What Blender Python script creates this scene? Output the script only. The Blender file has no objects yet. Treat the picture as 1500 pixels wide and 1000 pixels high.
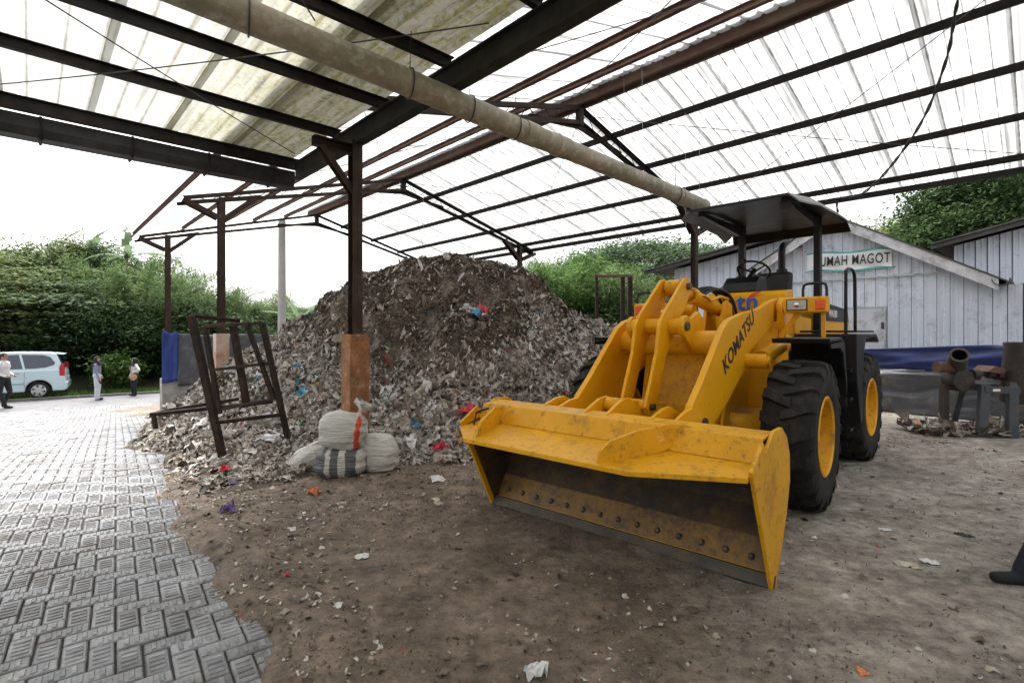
import bpy, bmesh, math, random
import numpy as np
from mathutils import Vector, Matrix, Euler, noise

R = math.radians
random.seed(7)
RNG = np.random.default_rng(11)
scene = bpy.context.scene
col = scene.collection

# ------------------------------------------------------------------ camera
EYE = 1.6
cam_data = bpy.data.cameras.new('camera')
cam_data.sensor_width = 36.0
cam_data.lens = 745.0 / 1500.0 * 36.0
cam_data.shift_y = -13.0 / 1500.0
cam_data.clip_start = 0.05
cam_data.clip_end = 2000.0
cam = bpy.data.objects.new('camera', cam_data)
cam.location = (0, 0, EYE)
cam.rotation_euler = (R(90), 0, 0)
col.objects.link(cam)
scene.camera = cam

# ------------------------------------------------------------------ world, sun, exposure
world = bpy.data.worlds.new('World')
scene.world = world
world.use_nodes = True
wn = world.node_tree
wn.nodes.clear()
SUN_EL, SUN_AZ = R(58), R(-35)          # high, behind cloud, ahead and to the left
w_out = wn.nodes.new('ShaderNodeOutputWorld')
w_bg = wn.nodes.new('ShaderNodeBackground')
w_sky = wn.nodes.new('ShaderNodeTexSky')
w_sky.sky_type = 'NISHITA'
w_sky.sun_disc = False
w_sky.sun_elevation = SUN_EL
w_sky.sun_rotation = SUN_AZ
w_sky.air_density = 1.0
w_sky.dust_density = 6.0
w_sky.ozone_density = 1.0
w_hsv = wn.nodes.new('ShaderNodeHueSaturation')   # cloud cover takes the blue out of the sky
w_hsv.inputs['Saturation'].default_value = 0.16
w_bg.inputs['Strength'].default_value = 0.10
wn.links.new(w_sky.outputs[0], w_hsv.inputs['Color'])
wn.links.new(w_hsv.outputs[0], w_bg.inputs['Color'])
wn.links.new(w_bg.outputs[0], w_out.inputs['Surface'])

sun_data = bpy.data.lights.new('sun', 'SUN')
sun_data.energy = 1.5
sun_data.angle = R(25)
sun_data.color = (1.0, 0.97, 0.93)
sun = bpy.data.objects.new('sun', sun_data)
sun.rotation_euler = (R(90) - SUN_EL, 0, -SUN_AZ + math.pi) if False else (0, 0, 0)
sd = Vector((math.sin(SUN_AZ) * math.cos(SUN_EL), math.cos(SUN_AZ) * math.cos(SUN_EL), math.sin(SUN_EL)))
sun.rotation_euler = (-sd).to_track_quat('-Z', 'Y').to_euler()
sun.location = (0, 0, 30)
col.objects.link(sun)

vs = scene.view_settings
vs.view_transform = 'Standard'
vs.look = 'None'
vs.exposure = 2.1
vs.gamma = 1.0
vs.use_curve_mapping = False
scene.cycles.use_denoising = True
scene.cycles.max_bounces = 8
scene.cycles.diffuse_bounces = 5
scene.cycles.transmission_bounces = 5
scene.cycles.transparent_max_bounces = 12
scene.cycles.sample_clamp_indirect = 8.0

# ------------------------------------------------------------------ materials
def _ramp(nt, stops, interp='LINEAR'):
    r = nt.nodes.new('ShaderNodeValToRGB')
    r.color_ramp.interpolation = interp
    el = r.color_ramp.elements
    while len(el) > 1:
        el.remove(el[-1])
    el[0].position = stops[0][0]
    el[0].color = (*stops[0][1], 1)
    for p, c in stops[1:]:
        e = el.new(p)
        e.color = (*c, 1)
    return r

def _noise(nt, vec, scale, detail=4, rough=0.6):
    n = nt.nodes.new('ShaderNodeTexNoise')
    n.inputs['Scale'].default_value = scale
    n.inputs['Detail'].default_value = detail
    n.inputs['Roughness'].default_value = rough
    nt.links.new(vec, n.inputs['Vector'])
    return n

def _mix(nt, fac, a, b):
    m = nt.nodes.new('ShaderNodeMix')
    m.data_type = 'RGBA'
    if isinstance(fac, (int, float)):
        m.inputs[0].default_value = fac
    else:
        nt.links.new(fac, m.inputs[0])
    for i, s in ((6, a), (7, b)):
        if isinstance(s, tuple):
            m.inputs[i].default_value = (*s[:3], 1)
        else:
            nt.links.new(s, m.inputs[i])
    return m.outputs[2]

def _sc(c, k):
    return tuple(min(1.0, x * k) for x in c)

MATS = {}
def pmat(name, base, rough=0.6, metal=0.0, var=0.25, vscale=3.0, dirt=None, dirt2=None, bump=0.0, bscale=30.0,
         spec=0.5, coords='world', rough_var=0.0, scratch=None, wrinkle=False):
    """procedural Principled material: two-tone noise, up to two layers of dirt (colour, coverage, scale), fine relief"""
    m = bpy.data.materials.new(name)
    m.use_nodes = True
    nt = m.node_tree
    nt.nodes.clear()
    out = nt.nodes.new('ShaderNodeOutputMaterial')
    bs = nt.nodes.new('ShaderNodeBsdfPrincipled')
    nt.links.new(bs.outputs[0], out.inputs[0])
    if coords == 'world':
        vec = nt.nodes.new('ShaderNodeNewGeometry').outputs['Position']
    else:
        vec = nt.nodes.new('ShaderNodeTexCoord').outputs['Object']
    n1 = _noise(nt, vec, vscale, 6, 0.65)
    rp = _ramp(nt, [(0.3, _sc(base, 1 - var)), (0.7, _sc(base, 1 + var))])
    nt.links.new(n1.outputs[0], rp.inputs[0])
    c = rp.outputs[0]
    for d in (dirt, dirt2):
        if d:
            dc, cov, ds = d
            nd = _noise(nt, vec, ds, 8, 0.72)
            r2 = _ramp(nt, [(max(0.0, 0.62 - cov * 0.5), (0, 0, 0)), (min(1.0, 0.80 - cov * 0.4), (1, 1, 1))])
            nt.links.new(nd.outputs[0], r2.inputs[0])
            c = _mix(nt, r2.outputs[0], c, dc)
    if scratch:
        # scrapes and drips: long thin marks
        sc_, cov = scratch
        mp = nt.nodes.new('ShaderNodeMapping')
        mp.inputs['Rotation'].default_value = (0.25, 0.35, 0.6)
        mp.inputs['Scale'].default_value = (26, 26, 2.2)
        nt.links.new(vec, mp.inputs[0])
        nsx = _noise(nt, mp.outputs[0], 1.0, 4, 0.6)
        rsx = _ramp(nt, [(0.74 - cov * 0.5, (0, 0, 0)), (0.80 - cov * 0.4, (0.85, 0.85, 0.85))])
        nt.links.new(nsx.outputs[0], rsx.inputs[0])
        c = _mix(nt, rsx.outputs[0], c, sc_)
    nt.links.new(c, bs.inputs['Base Color'])
    bs.inputs['Roughness'].default_value = rough
    if rough_var:
        mr = nt.nodes.new('ShaderNodeMapRange')
        mr.inputs[3].default_value = rough - rough_var
        mr.inputs[4].default_value = rough + rough_var
        nt.links.new(n1.outputs[0], mr.inputs[0])
        nt.links.new(mr.outputs[0], bs.inputs['Roughness'])
    bs.inputs['Metallic'].default_value = metal
    bs.inputs['Specular IOR Level'].default_value = spec
    if bump:
        nb = _noise(nt, vec, bscale, 6, 0.7)
        bp = nt.nodes.new('ShaderNodeBump')
        bp.inputs['Strength'].default_value = bump
        bp.inputs['Distance'].default_value = 0.02
        nt.links.new(nb.outputs[0], bp.inputs['Height'])
        if wrinkle:
            # fine horizontal puckers of slack woven plastic
            mw = nt.nodes.new('ShaderNodeMapping')
            mw.inputs['Scale'].default_value = (7, 7, 46)
            mw.inputs['Rotation'].default_value = (0.12, 0.18, 0)
            nt.links.new(vec, mw.inputs[0])
            nw = _noise(nt, mw.outputs[0], 1.0, 3, 0.55)
            b2 = nt.nodes.new('ShaderNodeBump')
            b2.inputs['Strength'].default_value = 0.85
            b2.inputs['Distance'].default_value = 0.03
            nt.links.new(nw.outputs[0], b2.inputs['Height'])
            nt.links.new(bp.outputs[0], b2.inputs['Normal'])
            bp = b2
        nt.links.new(bp.outputs[0], bs.inputs['Normal'])
    MATS[name] = m
    return m

def leafmat(name, c_dark, c_light, trans=0.35, rough=0.5):
    m = bpy.data.materials.new(name)
    m.use_nodes = True
    nt = m.node_tree
    nt.nodes.clear()
    out = nt.nodes.new('ShaderNodeOutputMaterial')
    geo = nt.nodes.new('ShaderNodeNewGeometry')
    rp = _ramp(nt, [(0.0, c_dark), (0.75, c_light), (1.0, _sc(c_light, 1.35))])
    nt.links.new(geo.outputs['Random Per Island'], rp.inputs[0])
    big = _noise(nt, geo.outputs['Position'], 0.6, 3)
    rb = _ramp(nt, [(0.42, (0, 0, 0)), (0.72, (0.75, 0.75, 0.75))])
    nt.links.new(big.outputs[0], rb.inputs[0])
    c = _mix(nt, rb.outputs[0], rp.outputs[0], _sc(c_dark, 1.3))
    bs = nt.nodes.new('ShaderNodeBsdfPrincipled')
    bs.inputs['Roughness'].default_value = 0.7
    bs.inputs['Specular IOR Level'].default_value = 0.12
    tr = nt.nodes.new('ShaderNodeBsdfTranslucent')
    mx = nt.nodes.new('ShaderNodeMixShader')
    mx.inputs[0].default_value = trans
    nt.links.new(c, bs.inputs['Base Color'])
    nt.links.new(c, tr.inputs['Color'])
    nt.links.new(bs.outputs[0], mx.inputs[1])
    nt.links.new(tr.outputs[0], mx.inputs[2])
    nt.links.new(mx.outputs[0], out.inputs[0])
    MATS[name] = m
    return m

def sheetmat(name, base, trans, stain=None, moss=None, rib_shade=None):
    """thin translucent roofing sheet: daylight comes through it"""
    m = bpy.data.materials.new(name)
    m.use_nodes = True
    nt = m.node_tree
    nt.nodes.clear()
    out = nt.nodes.new('ShaderNodeOutputMaterial')
    geo = nt.nodes.new('ShaderNodeNewGeometry')
    oc = nt.nodes.new('ShaderNodeTexCoord').outputs['Object']
    pos = geo.outputs['Position']
    n1 = _noise(nt, pos, 1.3, 5)
    rp = _ramp(nt, [(0.3, _sc(base, 0.80)), (0.7, base)])
    nt.links.new(n1.outputs[0], rp.inputs[0])
    c = rp.outputs[0]
    # every sheet has weathered a little differently
    oi0 = nt.nodes.new('ShaderNodeObjectInfo')
    tone = _ramp(nt, [(0.0, (0.82, 0.82, 0.81)), (0.6, (0.96, 0.96, 0.96)), (1.0, (1.0, 1.0, 1.0))])
    nt.links.new(oi0.outputs['Random'], tone.inputs[0])
    mt_ = nt.nodes.new('ShaderNodeMix')
    mt_.data_type = 'RGBA'
    mt_.blend_type = 'MULTIPLY'
    mt_.inputs[0].default_value = 1.0
    nt.links.new(c, mt_.inputs[6])
    nt.links.new(tone.outputs[0], mt_.inputs[7])
    c = mt_.outputs[2]
    if stain:
        # run-off streaks along the sheet (local x is along the fall)
        mp = nt.nodes.new('ShaderNodeMapping')
        mp.inputs['Scale'].default_value = (0.35, 7.0, 1.0)
        nt.links.new(oc, mp.inputs[0])
        oi = nt.nodes.new('ShaderNodeObjectInfo')
        ad = nt.nodes.new('ShaderNodeVectorMath')
        ad.operation = 'ADD'
        sc2 = nt.nodes.new('ShaderNodeVectorMath')
        sc2.operation = 'SCALE'
        sc2.inputs[0].default_value = (17, 31, 5)
        nt.links.new(oi.outputs['Random'], sc2.inputs['Scale'])
        nt.links.new(mp.outputs[0], ad.inputs[0])
        nt.links.new(sc2.outputs[0], ad.inputs[1])
        ns = _noise(nt, ad.outputs[0], 1.0, 5, 0.6)
        r2 = _ramp(nt, [(0.56, (0, 0, 0)), (0.76, (1, 1, 1))])
        nt.links.new(ns.outputs[0], r2.inputs[0])
        c = _mix(nt, r2.outputs[0], c, stain)
    if rib_shade:
        # grime plus rib shading put into the colour (local y repeats with the rib pitch)
        sy = nt.nodes.new('ShaderNodeSeparateXYZ')
        nt.links.new(oc, sy.inputs[0])
        md_ = nt.nodes.new('ShaderNodeMath')
        md_.operation = 'PINGPONG'
        nt.links.new(sy.outputs[1], md_.inputs[0])
        md_.inputs[1].default_value = rib_shade[0] / 2
        ng_ = _noise(nt, pos, 5.0, 5, 0.7)
        ml = nt.nodes.new('ShaderNodeMath')
        ml.operation = 'MULTIPLY_ADD'
        nt.links.new(ng_.outputs[0], ml.inputs[0])
        ml.inputs[1].default_value = 0.030
        nt.links.new(md_.outputs[0], ml.inputs[2])
        rr_ = _ramp(nt, [(0.0, (1, 1, 1)), (1.0, (0, 0, 0))])
        mp_ = nt.nodes.new('ShaderNodeMapRange')
        mp_.inputs[1].default_value = 0.016
        mp_.inputs[2].default_value = 0.032
        nt.links.new(ml.outputs[0], mp_.inputs[0])
        nt.links.new(mp_.outputs[0], rr_.inputs[0])
        sm_ = nt.nodes.new('ShaderNodeMath')
        sm_.operation = 'MULTIPLY'
        nt.links.new(rr_.outputs[0], sm_.inputs[0])
        sm_.inputs[1].default_value = rib_shade[1]
        c = _mix(nt, sm_.outputs[0], c, stain)
    if moss:
        # moss and soot grow on the strip of roof next to the neighbouring roof (local y grows towards it)
        mossc, sootc, y0, y1 = moss
        dp = nt.nodes.new('ShaderNodeVectorMath')
        dp.operation = 'DOT_PRODUCT'
        nt.links.new(pos, dp.inputs[0])
        dp.inputs[1].default_value = (math.cos(R(43.5)), math.sin(R(43.5)), 0)
        mps = nt.nodes.new('ShaderNodeMapping')
        mps.inputs['Scale'].default_value = (0.55, 5.5, 1.0)
        nt.links.new(oc, mps.inputs[0])
        oi2 = nt.nodes.new('ShaderNodeObjectInfo')
        sh2 = nt.nodes.new('ShaderNodeVectorMath')
        sh2.operation = 'SCALE'
        sh2.inputs[0].default_value = (7, 23, 3)
        nt.links.new(oi2.outputs['Random'], sh2.inputs['Scale'])
        ad2 = nt.nodes.new('ShaderNodeVectorMath')
        ad2.operation = 'ADD'
        nt.links.new(mps.outputs[0], ad2.inputs[0])
        nt.links.new(sh2.outputs[0], ad2.inputs[1])
        nm = _noise(nt, ad2.outputs[0], 1.0, 6, 0.65)
        su = nt.nodes.new('ShaderNodeMath')
        su.operation = 'MULTIPLY_ADD'
        nt.links.new(nm.outputs[0], su.inputs[0])
        su.inputs[1].default_value = 1.6
        nt.links.new(dp.outputs['Value'], su.inputs[2])
        mr = nt.nodes.new('ShaderNodeMapRange')
        mr.inputs[1].default_value = y0
        mr.inputs[2].default_value = y1
        nt.links.new(su.outputs[0], mr.inputs[0])
        n3 = _noise(nt, ad2.outputs[0], 2.2, 8, 0.8)
        r3 = _ramp(nt, [(0.34, (0.50, 0.47, 0.40)), (0.44, (0.42, 0.38, 0.29)), (0.50, mossc), (0.57, _sc(mossc, 0.55)), (0.66, sootc)])
        nt.links.new(n3.outputs[0], r3.inputs[0])
        # torn edge to the growth: fine noise breaks up the border
        n4 = _noise(nt, pos, 14.0, 6, 0.8)
        bm_ = nt.nodes.new('ShaderNodeMath')
        bm_.operation = 'MULTIPLY'
        nt.links.new(mr.outputs[0], bm_.inputs[0])
        r5 = _ramp(nt, [(0.40, (0.45, 0.45, 0.45)), (0.62, (1, 1, 1))])
        nt.links.new(n4.outputs[0], r5.inputs[0])
        nt.links.new(r5.outputs[0], bm_.inputs[1])
        c = _mix(nt, bm_.outputs[0], c, r3.outputs[0])
    df = nt.nodes.new('ShaderNodeBsdfDiffuse')
    tr = nt.nodes.new('ShaderNodeBsdfTranslucent')
    mx = nt.nodes.new('ShaderNodeMixShader')
    mx.inputs[0].default_value = trans
    nt.links.new(c, df.inputs[0])
    nt.links.new(c, tr.inputs[0])
    nt.links.new(df.outputs[0], mx.inputs[1])
    nt.links.new(tr.outputs[0], mx.inputs[2])
    nt.links.new(mx.outputs[0], out.inputs[0])
    MATS[name] = m
    return m

def islandmat(name, stops, rough=0.55, trans=0.0):
    """loose scraps: every scrap takes one colour from the list"""
    m = bpy.data.materials.new(name)
    m.use_nodes = True
    nt = m.node_tree
    nt.nodes.clear()
    out = nt.nodes.new('ShaderNodeOutputMaterial')
    geo = nt.nodes.new('ShaderNodeNewGeometry')
    rp = _ramp(nt, stops, 'CONSTANT')
    nt.links.new(geo.outputs['Random Per Island'], rp.inputs[0])
    n1 = _noise(nt, geo.outputs['Position'], 22.0, 5, 0.7)
    r2 = _ramp(nt, [(0.32, (0.55, 0.52, 0.48)), (0.6, (1.0, 1.0, 1.0))])
    nt.links.new(n1.outputs[0], r2.inputs[0])
    mu = nt.nodes.new('ShaderNodeMix')
    mu.data_type = 'RGBA'
    mu.blend_type = 'MULTIPLY'
    mu.inputs[0].default_value = 1.0
    nt.links.new(rp.outputs[0], mu.inputs[6])
    nt.links.new(r2.outputs[0], mu.inputs[7])
    bs = nt.nodes.new('ShaderNodeBsdfPrincipled')
    bs.inputs['Roughness'].default_value = rough
    bs.inputs['Specular IOR Level'].default_value = 0.3
    nt.links.new(mu.outputs[2], bs.inputs['Base Color'])
    nt.links.new(bs.outputs[0], out.inputs[0])
    MATS[name] = m
    return m

# --- colours
pmat('yellow_paint', (0.70, 0.335, 0.006), rough=0.38, var=0.07, vscale=1.5, dirt=((0.30, 0.14, 0.015), 0.06, 5.0), dirt2=((0.07, 0.04, 0.015), 0.05, 30.0), bump=0.04, bscale=60, rough_var=0.10, spec=0.28, scratch=((0.10, 0.055, 0.015), 0.10))
pmat('yellow_worn', (0.66, 0.325, 0.008), rough=0.44, var=0.14, vscale=2.5, dirt=((0.27, 0.135, 0.018), 0.13, 4.0), dirt2=((0.075, 0.050, 0.030), 0.15, 18.0), bump=0.10, bscale=45, rough_var=0.12, spec=0.28, scratch=((0.07, 0.04, 0.015), 0.17))
pmat('yellow_inside_shade', (0.11, 0.058, 0.010), rough=0.6, var=0.35, vscale=3.0, dirt=((0.035, 0.025, 0.018), 0.6, 5.0), bump=0.2, bscale=35)  # soiled yellow, darkened to hold the shade inside the bucket
pmat('blade_steel', (0.060, 0.050, 0.040), rough=0.6, metal=0.2, var=0.35, vscale=5.0, dirt=((0.16, 0.10, 0.03), 0.25, 7.0), bump=0.2)
pmat('edge_steel', (0.06, 0.054, 0.048), rough=0.45, metal=0.5, var=0.3, vscale=6.0, dirt=((0.12, 0.09, 0.06), 0.4, 9.0), bump=0.2)
pmat('black_paint', (0.006, 0.006, 0.0065), rough=0.42, var=0.3, vscale=5.0, dirt=((0.022, 0.020, 0.018), 0.15, 9.0), spec=0.35)
pmat('charcoal_paint', (0.008, 0.009, 0.011), rough=0.45, var=0.25, vscale=5.0, dirt=((0.035, 0.033, 0.031), 0.12, 8.0), spec=0.4)
pmat('canopy_grey', (0.10, 0.105, 0.11), rough=0.4, var=0.3, vscale=4.0, dirt=((0.22, 0.215, 0.21), 0.25, 5.0))
pmat('tyre_rubber', (0.016, 0.0155, 0.0155), rough=0.8, spec=0.25, var=0.3, vscale=6.0, dirt=((0.045, 0.041, 0.037), 0.24, 8.0), bump=0.25, bscale=50, coords='object')
pmat('hose_rubber', (0.010, 0.010, 0.010), rough=0.35)
pmat('chrome', (0.6, 0.6, 0.6), rough=0.2, metal=1.0, var=0.1)
pmat('seat_vinyl', (0.015, 0.015, 0.016), rough=0.5, var=0.2)
pmat('amber_lens', (0.75, 0.10, 0.015), rough=0.2, var=0.15, vscale=30)
pmat('lamp_glass', (0.42, 0.40, 0.36), rough=0.12, var=0.25, vscale=40, bump=0.1, bscale=120)
pmat('letter_black', (0.012, 0.012, 0.014), rough=0.5)
pmat('yellow_grime_shade', (0.27, 0.135, 0.012), rough=0.5, var=0.35, vscale=3.0, dirt=((0.10, 0.055, 0.02), 0.45, 6.0), dirt2=((0.03, 0.022, 0.015), 0.25, 20.0), bump=0.15)  # grimy yellow with the shade of the bucket mouth mixed in
pmat('letter_blue', (0.015, 0.08, 0.42), rough=0.4, var=0.1)
pmat('letter_red', (0.65, 0.03, 0.03), rough=0.4, var=0.1)
pmat('letter_white', (0.7, 0.7, 0.7), rough=0.5, var=0.1)
pmat('steel_dark', (0.010, 0.0095, 0.0095), rough=0.6, spec=0.25, var=0.35, vscale=3.0, dirt=((0.028, 0.019, 0.014), 0.3, 6.0), bump=0.1)
pmat('steel_brown', (0.036, 0.024, 0.018), rough=0.65, spec=0.25, var=0.4, vscale=3.0, dirt=((0.06, 0.030, 0.020), 0.32, 7.0), dirt2=((0.07, 0.066, 0.062), 0.14, 3.0), bump=0.15)
pmat('steel_green', (0.026, 0.027, 0.023), rough=0.6, spec=0.25, var=0.3, vscale=2.0, dirt=((0.012, 0.012, 0.011), 0.35, 5.0), bump=0.1)
pmat('gutter_metal', (0.034, 0.035, 0.038), rough=0.55, spec=0.3, var=0.3, vscale=2.5, dirt=((0.018, 0.017, 0.016), 0.4, 4.0))
pmat('rust_red', (0.11, 0.052, 0.036), rough=0.7, var=0.4, vscale=4.0, dirt=((0.10, 0.10, 0.05), 0.25, 4.0), bump=0.2)
pmat('rust_dark', (0.020, 0.013, 0.010), rough=0.7, spec=0.25, var=0.45, vscale=6.0, dirt=((0.055, 0.028, 0.018), 0.28, 9.0), bump=0.25)
pmat('pier_orange', (0.36, 0.155, 0.06), rough=0.85, var=0.35, vscale=3.0, dirt=((0.17, 0.075, 0.032), 0.5, 4.0), dirt2=((0.42, 0.30, 0.22), 0.18, 6.0), bump=0.3, bscale=40)
pmat('pier_pink', (0.45, 0.25, 0.16), rough=0.85, var=0.3, vscale=3.0, dirt=((0.50, 0.44, 0.38), 0.4, 3.0), bump=0.3)
pmat('concrete', (0.34, 0.33, 0.31), rough=0.85, var=0.2, vscale=4.0, dirt=((0.18, 0.165, 0.15), 0.4, 5.0), bump=0.3)
pmat('concrete_pole', (0.38, 0.38, 0.37), rough=0.85, var=0.12, vscale=5.0, bump=0.15)
pmat('pipe_plastic', (0.30, 0.26, 0.20), rough=0.55, var=0.25, vscale=2.2, dirt=((0.16, 0.17, 0.10), 0.42, 1.6), dirt2=((0.46, 0.42, 0.36), 0.26, 12.0), bump=0.12, bscale=30)
pmat('wire', (0.03, 0.03, 0.03), rough=0.5)
pmat('wire_pale', (0.35, 0.35, 0.35), rough=0.5)
pmat('tarp_blue', (0.010, 0.035, 0.19), rough=0.4, var=0.25, vscale=3.0, bump=0.15, bscale=20)
pmat('tarp_navy', (0.008, 0.020, 0.10), rough=0.4, var=0.3, vscale=3.0, bump=0.15, bscale=14)
pmat('tarp_grey', (0.060, 0.064, 0.076), rough=0.33, var=0.25, vscale=3.0, dirt=((0.16, 0.15, 0.14), 0.2, 4.0), bump=0.25, bscale=12)
pmat('wall_sheet', (0.67, 0.73, 0.83), rough=0.45, var=0.08, vscale=1.5, dirt=((0.36, 0.39, 0.46), 0.16, 3.0), dirt2=((0.20, 0.18, 0.16), 0.04, 9.0), bump=0.05)
pmat('wall_trim', (0.56, 0.575, 0.61), rough=0.6, var=0.15, vscale=2.0, dirt=((0.24, 0.23, 0.22), 0.3, 5.0))
pmat('door_sheet', (0.58, 0.61, 0.68), rough=0.5, var=0.15, vscale=2.0, dirt=((0.24, 0.24, 0.26), 0.28, 4.0))
pmat('roof_dark', (0.055, 0.05, 0.048), rough=0.7, var=0.35, vscale=3.0, dirt=((0.12, 0.11, 0.10), 0.2, 5.0))
pmat('banner_cloth', (0.78, 0.82, 0.84), rough=0.6, var=0.08)
pmat('banner_teal', (0.10, 0.42, 0.40), rough=0.6, var=0.15, vscale=4)
pmat('red_wall', (0.14, 0.06, 0.055), rough=0.8, var=0.3)
pmat('machine_blue', (0.030, 0.042, 0.055), rough=0.55, var=0.3, vscale=5, dirt=((0.06, 0.045, 0.035), 0.35, 8.0))
pmat('machine_rust', (0.024, 0.019, 0.017), rough=0.65, var=0.4, vscale=6, dirt=((0.075, 0.038, 0.026), 0.25, 7.0), bump=0.2)
pmat('machine_grey', (0.05, 0.043, 0.037), rough=0.6, var=0.35, vscale=6, dirt=((0.05, 0.04, 0.035), 0.35, 7.0), bump=0.2)
pmat('asphalt', (0.125, 0.125, 0.13), rough=0.85, var=0.2, vscale=5.0, dirt=((0.19, 0.18, 0.17), 0.25, 1.5), bump=0.3, bscale=60)
pmat('kerb', (0.16, 0.155, 0.15), rough=0.85, var=0.3, vscale=3.0, bump=0.2)
pmat('dark_soil', (0.035, 0.03, 0.022), rough=0.95, var=0.4, vscale=2.0, dirt=((0.05, 0.06, 0.02), 0.35, 3.0), bump=0.5, bscale=18)
pmat('sack_white', (0.52, 0.51, 0.475), rough=0.55, var=0.08, vscale=5.0, dirt=((0.32, 0.29, 0.25), 0.18, 6.0), bump=0.25, bscale=90, wrinkle=True)
pmat('sack_grey', (0.09, 0.094, 0.10), rough=0.5, var=0.2, vscale=5.0, bump=0.2, bscale=70, wrinkle=True)
pmat('sack_red', (0.55, 0.06, 0.025), rough=0.6, var=0.2, vscale=8)
pmat('sack_mauve', (0.26, 0.12, 0.16), rough=0.6, var=0.2, vscale=8)
pmat('red_plastic', (0.55, 0.03, 0.06), rough=0.4, var=0.25, vscale=12)
pmat('blue_plastic', (0.03, 0.25, 0.42), rough=0.4, var=0.25, vscale=12)
pmat('purple_plastic', (0.12, 0.06, 0.22), rough=0.4, var=0.25, vscale=12)
pmat('orange_plastic', (0.55, 0.17, 0.05), rough=0.4, var=0.25, vscale=12)
pmat('white_plastic', (0.62, 0.62, 0.62), rough=0.45, var=0.15, vscale=12)
pmat('cream_scrap', (0.48, 0.43, 0.34), rough=0.7, var=0.2, vscale=12, dirt=((0.25, 0.2, 0.14), 0.3, 15.0))
pmat('black_scrap', (0.012, 0.012, 0.012), rough=0.6)
pmat('car_paint', (0.56, 0.70, 0.75), rough=0.22, var=0.03, vscale=1.0, spec=0.6)
pmat('car_paint_dark', (0.25, 0.40, 0.46), rough=0.3, var=0.05)
pmat('car_glass', (0.045, 0.055, 0.085), rough=0.06, var=0.1, spec=0.8)
pmat('car_black', (0.012, 0.012, 0.012), rough=0.6)
pmat('alloy', (0.55, 0.56, 0.58), rough=0.3, metal=0.5, var=0.1)
pmat('tail_red', (0.45, 0.012, 0.02), rough=0.2, var=0.2, vscale=30)
pmat('plate_white', (0.6, 0.6, 0.6), rough=0.5)
pmat('skin', (0.36, 0.19, 0.12), rough=0.55, var=0.08)
pmat('cloth_black', (0.012, 0.012, 0.014), rough=0.85, var=0.3)
pmat('cloth_navy', (0.012, 0.017, 0.032), rough=0.85, var=0.35, vscale=9, bump=0.2, bscale=60)
pmat('cloth_greyblue', (0.20, 0.21, 0.30), rough=0.85, var=0.12)
pmat('cloth_pale', (0.52, 0.54, 0.58), rough=0.85, var=0.10)
pmat('cloth_white', (0.62, 0.60, 0.60), rough=0.85, var=0.08)
pmat('cloth_cream', (0.52, 0.46, 0.36), rough=0.85, var=0.10)
pmat('bag_tan', (0.45, 0.26, 0.14), rough=0.7, var=0.15)
pmat('bark', (0.075, 0.058, 0.042), rough=0.95, var=0.4, vscale=6.0, bump=0.5, bscale=30)
pmat('culm', (0.10, 0.12, 0.04), rough=0.6, var=0.35, vscale=3.0)
leafmat('leaf_deep', (0.013, 0.030, 0.011), (0.066, 0.108, 0.036))
leafmat('leaf_mid', (0.034, 0.062, 0.018), (0.21, 0.255, 0.10))
leafmat('leaf_bright', (0.040, 0.092, 0.020), (0.13, 0.215, 0.060), trans=0.4)
leafmat('leaf_blue', (0.022, 0.046, 0.024), (0.135, 0.19, 0.095))
leafmat('leaf_bamboo', (0.045, 0.088, 0.028), (0.165, 0.235, 0.090), trans=0.45)
leafmat('leaf_banana', (0.09, 0.145, 0.075), (0.17, 0.235, 0.13), trans=0.45, rough=0.4)
leafmat('grass_blade', (0.035, 0.075, 0.015), (0.11, 0.20, 0.04))
sheetmat('roof_sheet_clear', (0.79, 0.80, 0.81), 0.50, stain=(0.13, 0.125, 0.12), rib_shade=(0.2, 0.95))
sheetmat('roof_sheet_mossy', (0.74, 0.755, 0.725), 0.40, stain=(0.24, 0.215, 0.175), moss=((0.34, 0.31, 0.11), (0.05, 0.042, 0.034), 1.5, 2.9), rib_shade=(0.25, 0.8))
islandmat('plastic_scraps', [(0.0, (0.36, 0.32, 0.28)), (0.18, (0.50, 0.47, 0.435)), (0.38, (0.27, 0.23, 0.195)), (0.52, (0.62, 0.60, 0.58)), (0.66, (0.19, 0.155, 0.125)),
                             (0.76, (0.42, 0.37, 0.315)), (0.91, (0.095, 0.078, 0.062)), (0.964, (0.36, 0.07, 0.07)), (0.967, (0.46, 0.24, 0.12)), (0.971, (0.06, 0.19, 0.28)),
                             (0.975, (0.17, 0.26, 0.20)), (0.981, (0.62, 0.62, 0.63)), (0.996, (0.17, 0.11, 0.24))], rough=0.65)
islandmat('compost_scraps', [(0.0, (0.070, 0.050, 0.034)), (0.3, (0.115, 0.085, 0.058)), (0.5, (0.042, 0.031, 0.022)), (0.72, (0.155, 0.118, 0.083)), (0.92, (0.23, 0.190, 0.148)), (0.975, (0.40, 0.38, 0.35)), (0.994, (0.32, 0.07, 0.07))], rough=0.85)
islandmat('dirty_scraps', [(0.0, (0.125, 0.098, 0.074)), (0.25, (0.205, 0.168, 0.132)), (0.45, (0.075, 0.057, 0.043)), (0.65, (0.29, 0.25, 0.205)), (0.82, (0.105, 0.080, 0.060)), (0.92, (0.42, 0.39, 0.35)), (0.985, (0.30, 0.06, 0.06)), (0.99, (0.05, 0.14, 0.20)), (0.993, (0.55, 0.54, 0.52))], rough=0.6)
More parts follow.
